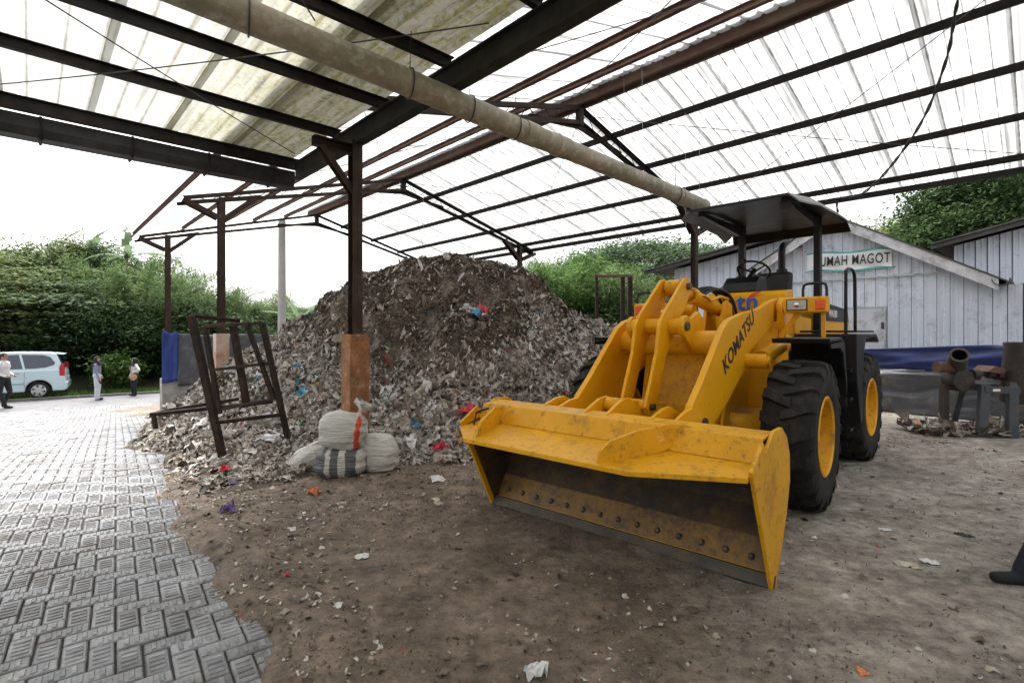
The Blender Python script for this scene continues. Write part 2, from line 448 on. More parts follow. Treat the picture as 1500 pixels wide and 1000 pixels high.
islandmat('litter_scraps', [(0.0, (0.15, 0.12, 0.09)), (0.3, (0.40, 0.36, 0.30)), (0.5, (0.09, 0.07, 0.055)), (0.66, (0.55, 0.53, 0.50)), (0.86, (0.26, 0.22, 0.17)), (0.988, (0.40, 0.08, 0.07)), (0.994, (0.10, 0.15, 0.09))], rough=0.6)

# ------------------------------------------------------------------ mesh helpers
def tag(o, label=None, cat=None, group=None, kind=None):
    if label: o['label'] = label
    if cat: o['category'] = cat
    if group: o['group'] = group
    if kind: o['kind'] = kind
    return o

def empty(name, loc=(0, 0, 0), rz=0.0, parent=None):
    o = bpy.data.objects.new(name, None)
    o.empty_display_size = 0.2
    o.location = loc
    o.rotation_euler = (0, 0, rz)
    col.objects.link(o)
    if parent: o.parent = parent
    return o

def link_mesh(name, me, mat=None, parent=None, loc=None, rot=None, smooth=False):
    o = bpy.data.objects.new(name, me)
    col.objects.link(o)
    if mat is not None:
        for m in (mat if isinstance(mat, (list, tuple)) else [mat]):
            me.materials.append(MATS[m])
    if parent: o.parent = parent
    if loc is not None: o.location = loc
    if rot is not None: o.rotation_euler = rot
    if smooth:
        me.polygons.foreach_set('use_smooth', [True] * len(me.polygons))
    return o

def copy_tree(o, parent=None):
    c = o.copy()
    col.objects.link(c)
    c.parent = parent
    for ch in list(o.children):
        copy_tree(ch, c)
    return c

class MB:
    def __init__(self):
        self.v, self.f, self.mi = [], [], []

    def add(self, verts, faces, mi=0):
        o = len(self.v)
        self.v += [tuple(p) for p in verts]
        self.f += [tuple(i + o for i in f) for f in faces]
        self.mi += [mi] * len(faces)
        return self

    def box(self, c, s, rot=None, mi=0):
        x, y, z = s[0] / 2, s[1] / 2, s[2] / 2
        vs_ = [Vector((a, b, d)) for a in (-x, x) for b in (-y, y) for d in (-z, z)]
        if rot is not None:
            M = Euler(rot).to_matrix()
            vs_ = [M @ p for p in vs_]
        c = Vector(c)
        self.add([p + c for p in vs_], [(0, 1, 3, 2), (4, 6, 7, 5), (0, 4, 5, 1), (2, 3, 7, 6), (0, 2, 6, 4), (1, 5, 7, 3)], mi)
        return self

    def frame(self, d, up=(0, 0, 1)):
        d = Vector(d).normalized()
        up = Vector(up)
        if abs(d.dot(up)) > 0.98: up = Vector((1, 0, 0))
        a = d.cross(up).normalized()
        b = a.cross(d).normalized()
        return d, a, b

    def bar(self, p0, p1, w, h, up=(0, 0, 1), mi=0):
        p0, p1 = Vector(p0), Vector(p1)
        d, a, b = self.frame(p1 - p0, up)
        a, b = a * w / 2, b * h / 2
        vs_ = []
        for p in (p0, p1):
            vs_ += [p - a - b, p + a - b, p + a + b, p - a + b]
        self.add(vs_, [(0, 3, 2, 1), (4, 5, 6, 7), (0, 1, 5, 4), (1, 2, 6, 5), (2, 3, 7, 6), (3, 0, 4, 7)], mi)
        return self

    def channel(self, p0, p1, w, h, t=0.006, up=(0, 0, 1), flip=1, mi=0):
        """C-section bar between two points"""
        p0, p1 = Vector(p0), Vector(p1)
        d, a, b = self.frame(p1 - p0, up)
        a = a * flip
        prof = [(-w / 2, -h / 2), (w / 2, -h / 2), (w / 2, -h / 2 + t), (-w / 2 + t, -h / 2 + t), (-w / 2 + t, h / 2 - t), (w / 2, h / 2 - t), (w / 2, h / 2), (-w / 2, h / 2)]
        n = len(prof)
        vs_ = [p + a * x + b * y for p in (p0, p1) for x, y in prof]
        fs = [(i, (i + 1) % n, n + (i + 1) % n, n + i) for i in range(n)]
        fs += [(0, 1, 2, 3), (0, 3, 4, 7), (7, 4, 5, 6), (n, n + 3, n + 2, n + 1), (n, n + 7, n + 4, n + 3), (n + 7, n + 6, n + 5, n + 4)]
        self.add(vs_, fs, mi)
        return self

    def ibeam(self, p0, p1, w, h, t=0.012, up=(0, 0, 1), mi=0):
        p0, p1 = Vector(p0), Vector(p1)
        d, a, b = self.frame(p1 - p0, up)
        for off, ww, hh in ((h / 2 - t / 2, w, t), (-h / 2 + t / 2, w, t), (0, t, h - 2 * t)):
            self.bar(p0 + b * off, p1 + b * off, ww, hh, up, mi)
        return self

    def tube(self, p0, p1, r, n=12, r2=None, caps=True, mi=0):
        p0, p1 = Vector(p0), Vector(p1)
        r2 = r if r2 is None else r2
        d, a, b = self.frame(p1 - p0)
        vs_ = []
        for p, rr in ((p0, r), (p1, r2)):
            for i in range(n):
                t = 2 * math.pi * i / n
                vs_.append(p + a * (rr * math.cos(t)) + b * (rr * math.sin(t)))
        fs = [(i, (i + 1) % n, n + (i + 1) % n, n + i) for i in range(n)]
        if caps: fs += [tuple(range(n))[::-1], tuple(range(n, 2 * n))]
        self.add(vs_, fs, mi)
        return self

    def path(self, pts, r, n=8, mi=0, radii=None):
        pts = [Vector(p) for p in pts]
        m = len(pts)
        vs_, prev = [], None
        for k, p in enumerate(pts):
            d = (pts[min(k + 1, m - 1)] - pts[max(k - 1, 0)]).normalized()
            if prev is None:
                _, a, b = self.frame(d)
            else:
                a = (prev - d * prev.dot(d))
                a = a.normalized() if a.length > 1e-6 else self.frame(d)[1]
                b = d.cross(a).normalized()
            prev = a
            rr = radii[k] if radii else r
            for i in range(n):
                t = 2 * math.pi * i / n
                vs_.append(p + a * (rr * math.cos(t)) + b * (rr * math.sin(t)))
        fs = [(k * n + i, k * n + (i + 1) % n, (k + 1) * n + (i + 1) % n, (k + 1) * n + i) for k in range(m - 1) for i in range(n)]
        fs += [tuple(range(n))[::-1], tuple(range((m - 1) * n, m * n))]
        self.add(vs_, fs, mi)
        return self

    def prism(self, poly, a0, a1, axis='y', mi=0):
        n = len(poly)
        def P(u, v, a):
            return {'y': (u, a, v), 'x': (a, u, v), 'z': (u, v, a)}[axis]
        vs_ = [P(u, v, a0) for u, v in poly] + [P(u, v, a1) for u, v in poly]
        fs = [(i, (i + 1) % n, n + (i + 1) % n, n + i) for i in range(n)] + [tuple(range(n))[::-1], tuple(range(n, 2 * n))]
        self.add(vs_, fs, mi)
        return self

    def lathe(self, prof, n=32, axis='y', c=(0, 0, 0), mi=0, closed=False):
        """prof: list of (radius, position along axis)"""
        c = Vector(c)
        m = len(prof)
        vs_ = []
        for r, a in prof:
            for i in range(n):
                t = 2 * math.pi * i / n
                u, v = r * math.cos(t), r * math.sin(t)
                vs_.append(c + Vector({'y': (u, a, v), 'x': (a, u, v), 'z': (u, v, a)}[axis]))
        fs = [(k * n + i, k * n + (i + 1) % n, ((k + 1) % m) * n + (i + 1) % n, ((k + 1) % m) * n + i) for k in range(m if closed else m - 1) for i in range(n)]
        self.add(vs_, fs, mi)
        return self

    def ball(self, c, r, n=10, m=7, mi=0):
        """r is a radius or three radii"""
        rx, ry, rz = (r, r, r) if isinstance(r, (int, float)) else r
        c = Vector(c)
        vs_ = [c + Vector((0, 0, -rz))]
        for j in range(1, m):
            ph = -math.pi / 2 + math.pi * j / m
            for i in range(n):
                t = 2 * math.pi * i / n
                vs_.append(c + Vector((rx * math.cos(ph) * math.cos(t), ry * math.cos(ph) * math.sin(t), rz * math.sin(ph))))
        vs_.append(c + Vector((0, 0, rz)))
        fs = [(0, 1 + (i + 1) % n, 1 + i) for i in range(n)]
        for j in range(m - 2):
            fs += [(1 + j * n + i, 1 + j * n + (i + 1) % n, 1 + (j + 1) * n + (i + 1) % n, 1 + (j + 1) * n + i) for i in range(n)]
        top = len(vs_) - 1
        o = 1 + (m - 2) * n
        fs += [(o + i, o + (i + 1) % n, top) for i in range(n)]
        self.add(vs_, fs, mi)
        return self

    def move(self, M):
        self.v = [tuple(M @ Vector(p)) for p in self.v]
        return self

    def mesh(self, name):
        me = bpy.data.meshes.new(name)
        me.from_pydata(self.v, [], self.f)
        me.polygons.foreach_set('material_index', self.mi)
        bm = bmesh.new()
        bm.from_mesh(me)
        bmesh.ops.recalc_face_normals(bm, faces=bm.faces)
        bm.to_mesh(me)
        bm.free()
        return me

    def build(self, name, mat, parent=None, smooth=False, bevel=0.0, loc=None, rot=None, seg=2):
        o = link_mesh(name, self.mesh(name), mat, parent, loc, rot)
        if smooth:
            o.data.polygons.foreach_set('use_smooth', [True] * len(o.data.polygons))
            if smooth == 'auto':
                o.data.set_sharp_from_angle(angle=R(38))
        if bevel:
            md = o.modifiers.new('bevel', 'BEVEL')
            md.width = bevel
            md.segments = seg
            md.limit_method = 'ANGLE'
            md.angle_limit = R(40)
        return o

def text_mesh(s, size, name, mat, parent, M, depth=0.002, bold=0.0, shear=0.0, spacing=1.0):
    """flat lettering: text laid in local XY, then moved by the 4x4 matrix M"""
    cu = bpy.data.curves.new(name, 'FONT')
    cu.body = s
    cu.size = size
    cu.extrude = depth
    cu.offset = bold
    cu.shear = shear
    cu.space_character = spacing
    cu.align_x = 'CENTER'
    cu.align_y = 'CENTER'
    cu.resolution_u = 4
    to = bpy.data.objects.new(name, cu)
    col.objects.link(to)
    bpy.context.view_layer.update()
    me = bpy.data.meshes.new_from_object(to)
    bpy.data.objects.remove(to)
    bpy.data.curves.remove(cu)
    me.transform(M)
    me.name = name
    return link_mesh(name, me, mat, parent)

def np_mesh(name, verts, nper):
    """verts (N*nper,3) array: N separate polygons of nper corners"""
    me = bpy.data.meshes.new(name)
    nv = len(verts)
    nf = nv // nper
    me.vertices.add(nv)
    me.vertices.foreach_set('co', np.ascontiguousarray(verts, dtype=np.float32).ravel())
    me.loops.add(nv)
    me.loops.foreach_set('vertex_index', np.arange(nv, dtype=np.int32))
    me.polygons.add(nf)
    me.polygons.foreach_set('loop_start', np.arange(0, nv, nper, dtype=np.int32))
    me.polygons.foreach_set('loop_total', np.full(nf, nper, dtype=np.int32))
    me.update(calc_edges=True)
    return me

def np_grid_mesh(name, V, F):
    """V (n,3), F (m,4) arrays"""
    me = bpy.data.meshes.new(name)
    me.vertices.add(len(V))
    me.vertices.foreach_set('co', np.ascontiguousarray(V, dtype=np.float32).ravel())
    me.loops.add(F.size)
    me.loops.foreach_set('vertex_index', np.ascontiguousarray(F, dtype=np.int32).ravel())
    me.polygons.add(len(F))
    k = F.shape[1]
    me.polygons.foreach_set('loop_start', np.arange(0, F.size, k, dtype=np.int32))
    me.polygons.foreach_set('loop_total', np.full(len(F), k, dtype=np.int32))
    me.update(calc_edges=True)
    return me

def fbm(x, y, s=1.0, oct=4, seed=0.0):
    """cheap smooth value noise on arrays, about -1..1"""
    x = np.asarray(x, float) * s
    y = np.asarray(y, float) * s
    tot = np.zeros_like(x)
    amp, nrm = 1.0, 0.0
    for o in range(oct):
        xi, yi = np.floor(x), np.floor(y)
        fx, fy = x - xi, y - yi
        fx = fx * fx * (3 - 2 * fx)
        fy = fy * fy * (3 - 2 * fy)
        def h(a, b):
            q = np.sin(a * 127.1 + b * 311.7 + seed * 74.7 + o * 13.3) * 43758.5453
            return q - np.floor(q)
        v = (h(xi, yi) * (1 - fx) + h(xi + 1, yi) * fx) * (1 - fy) + (h(xi, yi + 1) * (1 - fx) + h(xi + 1, yi + 1) * fx) * fy
        tot += amp * (v * 2 - 1)
        nrm += amp
        amp *= 0.5
        x = x * 2.03 + 5.1
        y = y * 2.03 + 1.7
    return tot / nrm

def sstep(a, b, t):
    t = np.clip((np.asarray(t, float) - a) / (b - a), 0, 1)
    return t * t * (3 - 2 * t)

# the place: x right, y away from the viewer, z up. The shed and its neighbours are turned by TH.
TH = R(43.5)
CT, ST = math.cos(TH), math.sin(TH)
def S2W(X, Y, Z=0.0):
    return Vector((X * CT - Y * ST, X * ST + Y * CT, Z))
# ================================================================== THE SETTING: ground, paving, road
PU = (-0.615, 0.789)      # direction of the paving's columns
PV = (0.789, 0.615)
def road_d(x, y):
    return -0.6 * np.asarray(x) + 0.8 * np.asarray(y)
def level(x, y):
    """large shape of the ground: level yard, falling away to the lane on the far left"""
    return -0.80 * sstep(6.0, 21.0, road_d(x, y))

def pave_edge(u):
    """right-hand edge of the paving, as v over u"""
    return np.interp(u, [0, 2.5, 3.1, 3.85, 4.9, 6.3, 8, 20, 22], [0.80, 0.72, 0.69, 0.60, 0.52, 0.50, 0.8, 0.8, 0.8])

HX = [-9.5, -7.8, -6.6, -5.1, -4.2, -3.5, -3.1, -2.1, -1.0, 0.0, 0.56, 1.4, 2.2, 3.0, 3.8]
HZ = [0.0, 0.16, 0.50, 1.56, 1.98, 2.38, 2.70, 3.04, 3.06, 2.90, 2.46, 1.90, 1.40, 0.60, 0.0]
def heap_h(x, y):
    """height of the waste heap above the yard"""
    x = np.asarray(x, float)
    y = np.asarray(y, float)
    a = x / np.maximum(y, 1.0) * 10.3
    a = np.where(y > 10.3, x * 0.75 + a * 0.25, a)
    s = np.interp(a + 0.25 * fbm(x, y, 0.8, 3, 3), HX, HZ)
    yy = y + 0.55 * fbm(x, y, 0.55, 3, 9)
    p = np.interp(yy, [6.2, 6.9, 7.6, 8.3, 9.0, 9.7, 10.3, 11.0, 12.4, 13.8, 15.2], [0.0, 0.10, 0.24, 0.44, 0.66, 0.88, 1.0, 0.97, 0.62, 0.22, 0.0])
    # on the left the skirt of the heap runs further back and lower
    pl = np.interp(yy, [5.6, 7.2, 9.0, 11.0, 13.5, 16.0], [0.0, 0.16, 0.55, 1.0, 0.9, 0.0])
    k = sstep(-3.6, -5.6, a)
    h = s * (p * (1 - k) + pl * k)
    lump = 0.36 * fbm(x, y, 0.95, 3, 1) + 0.20 * fbm(x, y, 2.3, 3, 2)
    lump = lump - 0.34 * (0.45 - np.abs(fbm(x, y, 1.1, 2, 14))) * (np.abs(fbm(x, y, 1.1, 2, 14)) < 0.45)
    h = h + lump * sstep(0.05, 0.9, h) * (1 - 0.65 * sstep(2.3, 2.9, h)) + 0.05 * sstep(0.3, 1.0, h)
    h = h * lim(x, y)
    # thin apron of trodden waste round the foot
    ap = apron(x, y)
    return np.maximum(h, 0) + ap * (0.07 + 0.06 * fbm(x, y, 2.0, 3, 5))

def lim(x, y):
    """the waste stops at the edge of the paving"""
    X = x * CT + y * ST
    Y = -x * ST + y * CT
    return sstep(0.0, 0.7, X + 0.45 * fbm(x, y, 1.2, 3, 6) - np.interp(Y, [5.0, 9.6, 12.0, 15.5], [0.85, 1.0, 1.55, 2.25]))

def apron(x, y):
    X = x * CT + y * ST
    Y = -x * ST + y * CT
    n = 0.45 * fbm(x, y, 1.2, 3, 6)
    left = lim(x, y)
    fx = np.interp(X, [0.8, 2.1, 3.0, 3.8, 4.6, 6.0], [4.9, 5.45, 5.1, 4.3, 4.9, 5.4])
    front = sstep(0.0, 0.7, Y - fx + n)
    right = sstep(2.6, 1.6, x + 0.25 * n - 0.12 * (y - 6))
    back = sstep(17.5, 16.0, Y)
    return left * front * right * back

def micro(x, y):
    near = sstep(14.0, 8.0, np.hypot(x, y))
    # faint wheel ruts where the loader has driven in and out
    a = 0.665 * np.asarray(y) - 0.747 * np.asarray(x)
    w_ = 0.12 * np.sin(0.9 * (0.747 * np.asarray(y) + 0.665 * np.asarray(x)))
    rut = np.exp(-((a - 1.12 + w_) / 0.20) ** 2) + np.exp(-((a - 3.05 + w_) / 0.20) ** 2) + 0.7 * np.exp(-((a + 0.45 - w_) / 0.16) ** 2)
    tread = 0.5 + 0.5 * np.sin(21.0 * (0.747 * np.asarray(y) + 0.665 * np.asarray(x)) + 7.0 * np.abs(fbm(x, y, 2.0, 2, 29)))
    near = near * 1.0
    rutz = -0.020 * rut * (0.75 + 0.25 * tread) * sstep(-0.3, 0.3, fbm(x, y, 0.8, 2, 27) + 0.25)
    return near * (rutz + 0.030 * fbm(x, y, 1.3, 4, 21) + 0.014 * fbm(x, y, 5.0, 4, 22))

def ground_z(x, y):
    x = np.asarray(x, float)
    y = np.asarray(y, float)
    u = PU[0] * x + PU[1] * y
    v = PV[0] * x + PV[1] * y
    e = pave_edge(u) - v - 0.09 + 0.16 * fbm(x, y, 2.6, 4, 31)       # >0 on the paved side
    inside = sstep(-0.05, 0.14, e) * sstep(22.0, 21.6, u)
    z = level(x, y) + micro(x, y) * (1 - inside) + 0.016 * (1 - inside) - 0.035 * inside
    d = road_d(x, y)
    # a low berm of swept earth buries the ragged edge of the paving
    z = z + 0.034 * np.exp(-((v - pave_edge(u) - 0.14) / 0.17) ** 2) * sstep(22.0, 21.0, u) * (1 - inside)
    z = z - 0.05 * sstep(21.0, 21.3, d)
    # rough bank rising behind the lane
    z = z + 0.9 * sstep(25.6, 32.0, d)
    return z

def axis_coords(a, b, fa, fb, fine, far):
    c = list(np.arange(fa, fb, fine))
    s, p = fine, fb
    while p < b:
        c.append(p)
        s = min(s * 1.25, far)
        p += s
    c.append(b)
    s, p = fine, fa
    while p > a:
        s = min(s * 1.25, far)
        p -= s
        c.insert(0, max(p, a))
    return np.array(c)

gx = axis_coords(-900, 900, -4.5, 6.0, 0.05, 60.0)
gy = axis_coords(-60, 1200, 1.6, 9.0, 0.05, 60.0)
GX, GY = np.meshgrid(gx, gy)
GZ = ground_z(GX, GY)
V = np.stack([GX.ravel(), GY.ravel(), GZ.ravel()], 1)
ny, nx = GX.shape
I = np.arange(ny * nx).reshape(ny, nx)
F = np.stack([I[:-1, :-1].ravel(), I[:-1, 1:].ravel(), I[1:, 1:].ravel(), I[1:, :-1].ravel()], 1)

def ground_material():
    m = bpy.data.materials.new('yard_ground')
    m.use_nodes = True
    nt = m.node_tree
    nt.nodes.clear()
    out = nt.nodes.new('ShaderNodeOutputMaterial')
    bs = nt.nodes.new('ShaderNodeBsdfPrincipled')
    nt.links.new(bs.outputs[0], out.inputs[0])
    pos = nt.nodes.new('ShaderNodeNewGeometry').outputs['Position']
    # brown trodden earth
    n1 = _noise(nt, pos, 2.4, 8, 0.7)
    earth = _ramp(nt, [(0.28, (0.092, 0.069, 0.052)), (0.5, (0.178, 0.136, 0.104)), (0.72, (0.275, 0.216, 0.168))])
    nt.links.new(n1.outputs[0], earth.inputs[0])
    # grey concrete slab under a film of dirt, on the side of the loader
    mp = nt.nodes.new('ShaderNodeMapping')
    mp.inputs['Rotation'].default_value = (0, 0, R(-52))
    mp.inputs['Scale'].default_value = (0.9, 1.9, 1)
    nt.links.new(pos, mp.inputs[0])
    n2 = _noise(nt, mp.outputs[0], 1.5, 9, 0.72)
    slab = _ramp(nt, [(0.28, (0.15, 0.132, 0.113)), (0.5, (0.31, 0.28, 0.245)), (0.72, (0.48, 0.45, 0.405))])
    nt.links.new(n2.outputs[0], slab.inputs[0])
    sep = nt.nodes.new('ShaderNodeSeparateXYZ')
    nt.links.new(pos, sep.inputs[0])
    n3 = _noise(nt, pos, 0.9, 5, 0.65)
    ma = nt.nodes.new('ShaderNodeMath')
    ma.operation = 'MULTIPLY_ADD'
    nt.links.new(n3.outputs[0], ma.inputs[0])
    ma.inputs[1].default_value = 2.4
    nt.links.new(sep.outputs[0], ma.inputs[2])
    mr = nt.nodes.new('ShaderNodeMapRange')
    mr.inputs[1].default_value = 1.9
    mr.inputs[2].default_value = 3.3
    nt.links.new(ma.outputs[0], mr.inputs[0])
    c = _mix(nt, mr.outputs[0], earth.outputs[0], slab.outputs[0])
    # clods, scuffs and trodden-in grit
    n6 = _noise(nt, pos, 9.0, 9, 0.78)
    r6 = _ramp(nt, [(0.32, (0.42, 0.40, 0.38)), (0.50, (1.0, 1.0, 1.0)), (0.68, (1.6, 1.56, 1.5))])
    nt.links.new(n6.outputs[0], r6.inputs[0])
    mm = nt.nodes.new('ShaderNodeMix')
    mm.data_type = 'RGBA'
    mm.blend_type = 'MULTIPLY'
    mm.inputs[0].default_value = 1.0
    nt.links.new(c, mm.inputs[6])
    nt.links.new(r6.outputs[0], mm.inputs[7])
    c = mm.outputs[2]
    # oily black patches with a shape of their own
    n4 = _noise(nt, pos, 0.75, 6, 0.6)
    r4 = _ramp(nt, [(0.56, (0, 0, 0)), (0.74, (0.7, 0.7, 0.7))])
    nt.links.new(n4.outputs[0], r4.inputs[0])
    c = _mix(nt, r4.outputs[0], c, (0.050, 0.043, 0.038))
    # pale dust specks
    n5 = _noise(nt, pos, 34.0, 3, 0.6)
    r5 = _ramp(nt, [(0.66, (0, 0, 0)), (0.74, (0.8, 0.8, 0.8))])
    nt.links.new(n5.outputs[0], r5.inputs[0])
    c = _mix(nt, r5.outputs[0], c, (0.27, 0.235, 0.20))
    # beyond the yard: dark leaf litter under the trees
    sp2 = nt.nodes.new('ShaderNodeVectorMath')
    sp2.operation = 'DOT_PRODUCT'
    nt.links.new(pos, sp2.inputs[0])
    sp2.inputs[1].default_value = (-0.6, 0.8, 0)
    mr2 = nt.nodes.new('ShaderNodeMapRange')
    mr2.inputs[1].default_value = 24.4
    mr2.inputs[2].default_value = 25.2
    nt.links.new(sp2.outputs['Value'], mr2.inputs[0])
    c = _mix(nt, mr2.outputs[0], c, (0.032, 0.034, 0.018))
    nt.links.new(c, bs.inputs['Base Color'])
    bs.inputs['Roughness'].default_value = 0.82
    bs.inputs['Specular IOR Level'].default_value = 0.3
    nb = _noise(nt, pos, 26.0, 8, 0.75)
    bp = nt.nodes.new('ShaderNodeBump')
    bp.inputs['Strength'].default_value = 0.9
    bp.inputs['Distance'].default_value = 0.03
    nt.links.new(nb.outputs[0], bp.inputs['Height'])
    nt.links.new(bp.outputs[0], bs.inputs['Normal'])
    MATS['yard_ground'] = m
ground_material()
ground = link_mesh('ground', np_grid_mesh('ground', V, F), 'yard_ground', smooth=True)
tag(ground, kind='structure')

# --- lane on the far left with its kerb
def strip(name, d0, d1, t0, t1, z, mat, n=40):
    e = Vector((0.8, 0.6, 0))
    nn = Vector((-0.6, 0.8, 0))
    mb = MB()
    vs_, fs = [], []
    for i in range(n + 1):
        t = t0 + (t1 - t0) * i / n
        for d in (d0, d1):
            p = e * t + nn * d
            vs_.append((p.x, p.y, z))
    fs = [(2 * i, 2 * i + 2, 2 * i + 3, 2 * i + 1) for i in range(n)]
    mb.add(vs_, fs)
    return mb.build(name, mat)
road = tag(strip('road', 21.1, 24.5, -80, 60, -0.80, 'asphalt'), kind='structure')
mb = MB()
e_, n_ = Vector((0.8, 0.6, 0)), Vector((-0.6, 0.8, 0))
mb.bar(e_ * -80 + n_ * 24.6 + Vector((0, 0, -0.79)), e_ * 60 + n_ * 24.6 + Vector((0, 0, -0.79)), 0.14, 0.14)
tag(mb.build('kerb', 'kerb', bevel=0.01), kind='structure')

# --- paving of ribbed blocks laid in herringbone
def paver_material():
    m = bpy.data.materials.new('paver_concrete')
    m.use_nodes = True
    nt = m.node_tree
    nt.nodes.clear()
    out = nt.nodes.new('ShaderNodeOutputMaterial')
    bs = nt.nodes.new('ShaderNodeBsdfPrincipled')
    nt.links.new(bs.outputs[0], out.inputs[0])
    geo = nt.nodes.new('ShaderNodeNewGeometry')
    pos = geo.outputs['Position']
    n1 = _noise(nt, pos, 14.0, 6, 0.7)
    base = _ramp(nt, [(0.3, (0.185, 0.190, 0.200)), (0.7, (0.30, 0.307, 0.320))])
    nt.links.new(n1.outputs[0], base.inputs[0])
    oi = nt.nodes.new('ShaderNodeObjectInfo')
    isl = nt.nodes.new('ShaderNodeMath')
    isl.operation = 'ADD'
    nt.links.new(geo.outputs['Random Per Island'], isl.inputs[0])
    nt.links.new(oi.outputs['Random'], isl.inputs[1])
    fr = nt.nodes.new('ShaderNodeMath')
    fr.operation = 'FRACT'
    nt.links.new(isl.outputs[0], fr.inputs[0])
    tone = _ramp(nt, [(0.0, (0.62, 0.62, 0.63)), (0.5, (0.95, 0.95, 0.95)), (1.0, (1.15, 1.15, 1.15))])
    nt.links.new(fr.outputs[0], tone.inputs[0])
    mu = nt.nodes.new('ShaderNodeMix')
    mu.data_type = 'RGBA'
    mu.blend_type = 'MULTIPLY'
    mu.inputs[0].default_value = 1.0
    nt.links.new(base.outputs[0], mu.inputs[6])
    nt.links.new(tone.outputs[0], mu.inputs[7])
    c = mu.outputs[2]
    n2 = _noise(nt, pos, 1.7, 8, 0.72)
    r2 = _ramp(nt, [(0.44, (0, 0, 0)), (0.66, (1, 1, 1))])
    nt.links.new(n2.outputs[0], r2.inputs[0])
    c = _mix(nt, r2.outputs[0], c, (0.080, 0.070, 0.062))
    n3 = _noise(nt, pos, 2.9, 7, 0.7)
    r3 = _ramp(nt, [(0.55, (0, 0, 0)), (0.72, (0.75, 0.75, 0.75))])
    nt.links.new(n3.outputs[0], r3.inputs[0])
    c = _mix(nt, r3.outputs[0], c, (0.40, 0.40, 0.40))
    nt.links.new(c, bs.inputs['Base Color'])
    bs.inputs['Roughness'].default_value = 0.5
    bs.inputs['Specular IOR Level'].default_value = 0.3
    nb = _noise(nt, pos, 90.0, 4, 0.7)
    bp = nt.nodes.new('ShaderNodeBump')
    bp.inputs['Strength'].default_value = 0.25
    bp.inputs['Distance'].default_value = 0.01
    nt.links.new(nb.outputs[0], bp.inputs['Height'])
    nt.links.new(bp.outputs[0], bs.inputs['Normal'])
    MATS['paver_concrete'] = m
paver_material()
pmat('joint_sand', (0.055, 0.050, 0.045), rough=0.95, var=0.35, vscale=6, dirt=((0.13, 0.115, 0.10), 0.3, 5.0), bump=0.4, bscale=60)

# bedding sheet that shows in the joints
us = np.arange(0.4, 21.8, 0.2)
vsn = np.linspace(-6.0, 0.0, 31)
UU, TT = np.meshgrid(us, vsn, indexing='ij')
VV = TT + (pave_edge(UU) - 0.04) * (TT + 6.0) / 6.0
BX = UU * PU[0] + VV * PV[0]
BY = UU * PU[1] + VV * PV[1]
BZ = level(BX, BY) - 0.016
I = np.arange(BX.size).reshape(BX.shape)
Fb = np.stack([I[:-1, :-1].ravel(), I[1:, :-1].ravel(), I[1:, 1:].ravel(), I[:-1, 1:].ravel()], 1)
paving = link_mesh('paving', np_grid_mesh('paving', np.stack([BX.ravel(), BY.ravel(), BZ.ravel()], 1), Fb), 'joint_sand')
tag(paving, kind='structure')

BW = 0.108                          # module: a block is 2 x 1 modules
def paver_block(detail=True):
    """one ribbed block, long side on x, top at z=0; returns verts, quads"""
    L, W, H_ = BW * 2 - 0.010, BW - 0.010, 0.04
    mb = MB()
    e = 0.006
    vs_ = []
    for (l, w, z) in ((L / 2, W / 2, -H_), (L / 2, W / 2, -e), (L / 2 - e, W / 2 - e, 0.0)):
        vs_ += [(-l, -w, z), (l, -w, z), (l, w, z), (-l, w, z)]
    fs = []
    for k in range(2):
        for i in range(4):
            fs.append((4 * k + i, 4 * k + (i + 1) % 4, 4 * k + 4 + (i + 1) % 4, 4 * k + 4 + i))
    fs.append((8, 9, 10, 11))
    mb.add(vs_, fs)
    if detail:
        for q in range(4):
            x = (-1.5 + q) * 0.041
            a, b, c_, d_ = 0.0125, 0.0355, 0.008, 0.030
            z0, z1 = -0.001, 0.0050
            mb.add([(x - a, -b, z0), (x + a, -b, z0), (x + a, b, z0), (x - a, b, z0), (x - c_, -d_, z1), (x + c_, -d_, z1), (x + c_, d_, z1), (x - c_, d_, z1)],
                   [(0, 1, 5, 4), (1, 2, 6, 5), (2, 3, 7, 6), (3, 0, 4, 7), (4, 5, 6, 7)])
    return mb

blocks = []      # (x, y, z, angle about z, tilt)
ang_u = math.atan2(PU[1], PU[0])
ang_v = math.atan2(PV[1], PV[0])
for i in range(-56, 11):
    for j in range(4, 200):
        k = (i + j) % 4
        if k == 0:
            u, v, ang = (j + 1) * BW, (i + 0.5) * BW, ang_u
        elif k == 2:
            u, v, ang = (j + 0.5) * BW, (i + 1) * BW, ang_v
        else:
            continue
        if v > float(pave_edge(u)) + 0.16 + 0.05 * math.sin(u * 7.3) or v < -5.9 or u > 21.5:
            continue
        x = u * PU[0] + v * PV[0]
        y = u * PU[1] + v * PV[1]
        blocks.append((x, y, ang))
bx = np.array([b[0] for b in blocks])
by = np.array([b[1] for b in blocks])
bz = level(bx, by)
slope = (level(bx + PU[0] * 0.05, by + PU[1] * 0.05) - level(bx - PU[0] * 0.05, by - PU[1] * 0.05)) / 0.1
inview = (by > 1.9) & (np.abs(bx / np.maximum(by, 0.1)) < 1.04) & (1.6 / np.maximum(by, 0.1) * 745 < 545)
order = np.argsort(np.where(inview, np.hypot(bx, by), 1e6))
near_ids = set(order[:300].tolist())
blk_me = paver_block().mesh('brick')
blk_me.materials.append(MATS['paver_concrete'])
blk_me_far = paver_block(False)
fv = {True: (np.array(paver_block().v), np.array(paver_block().f)), False: (np.array(blk_me_far.v), np.array(blk_me_far.f))}
restV, restF, off = [], [], 0
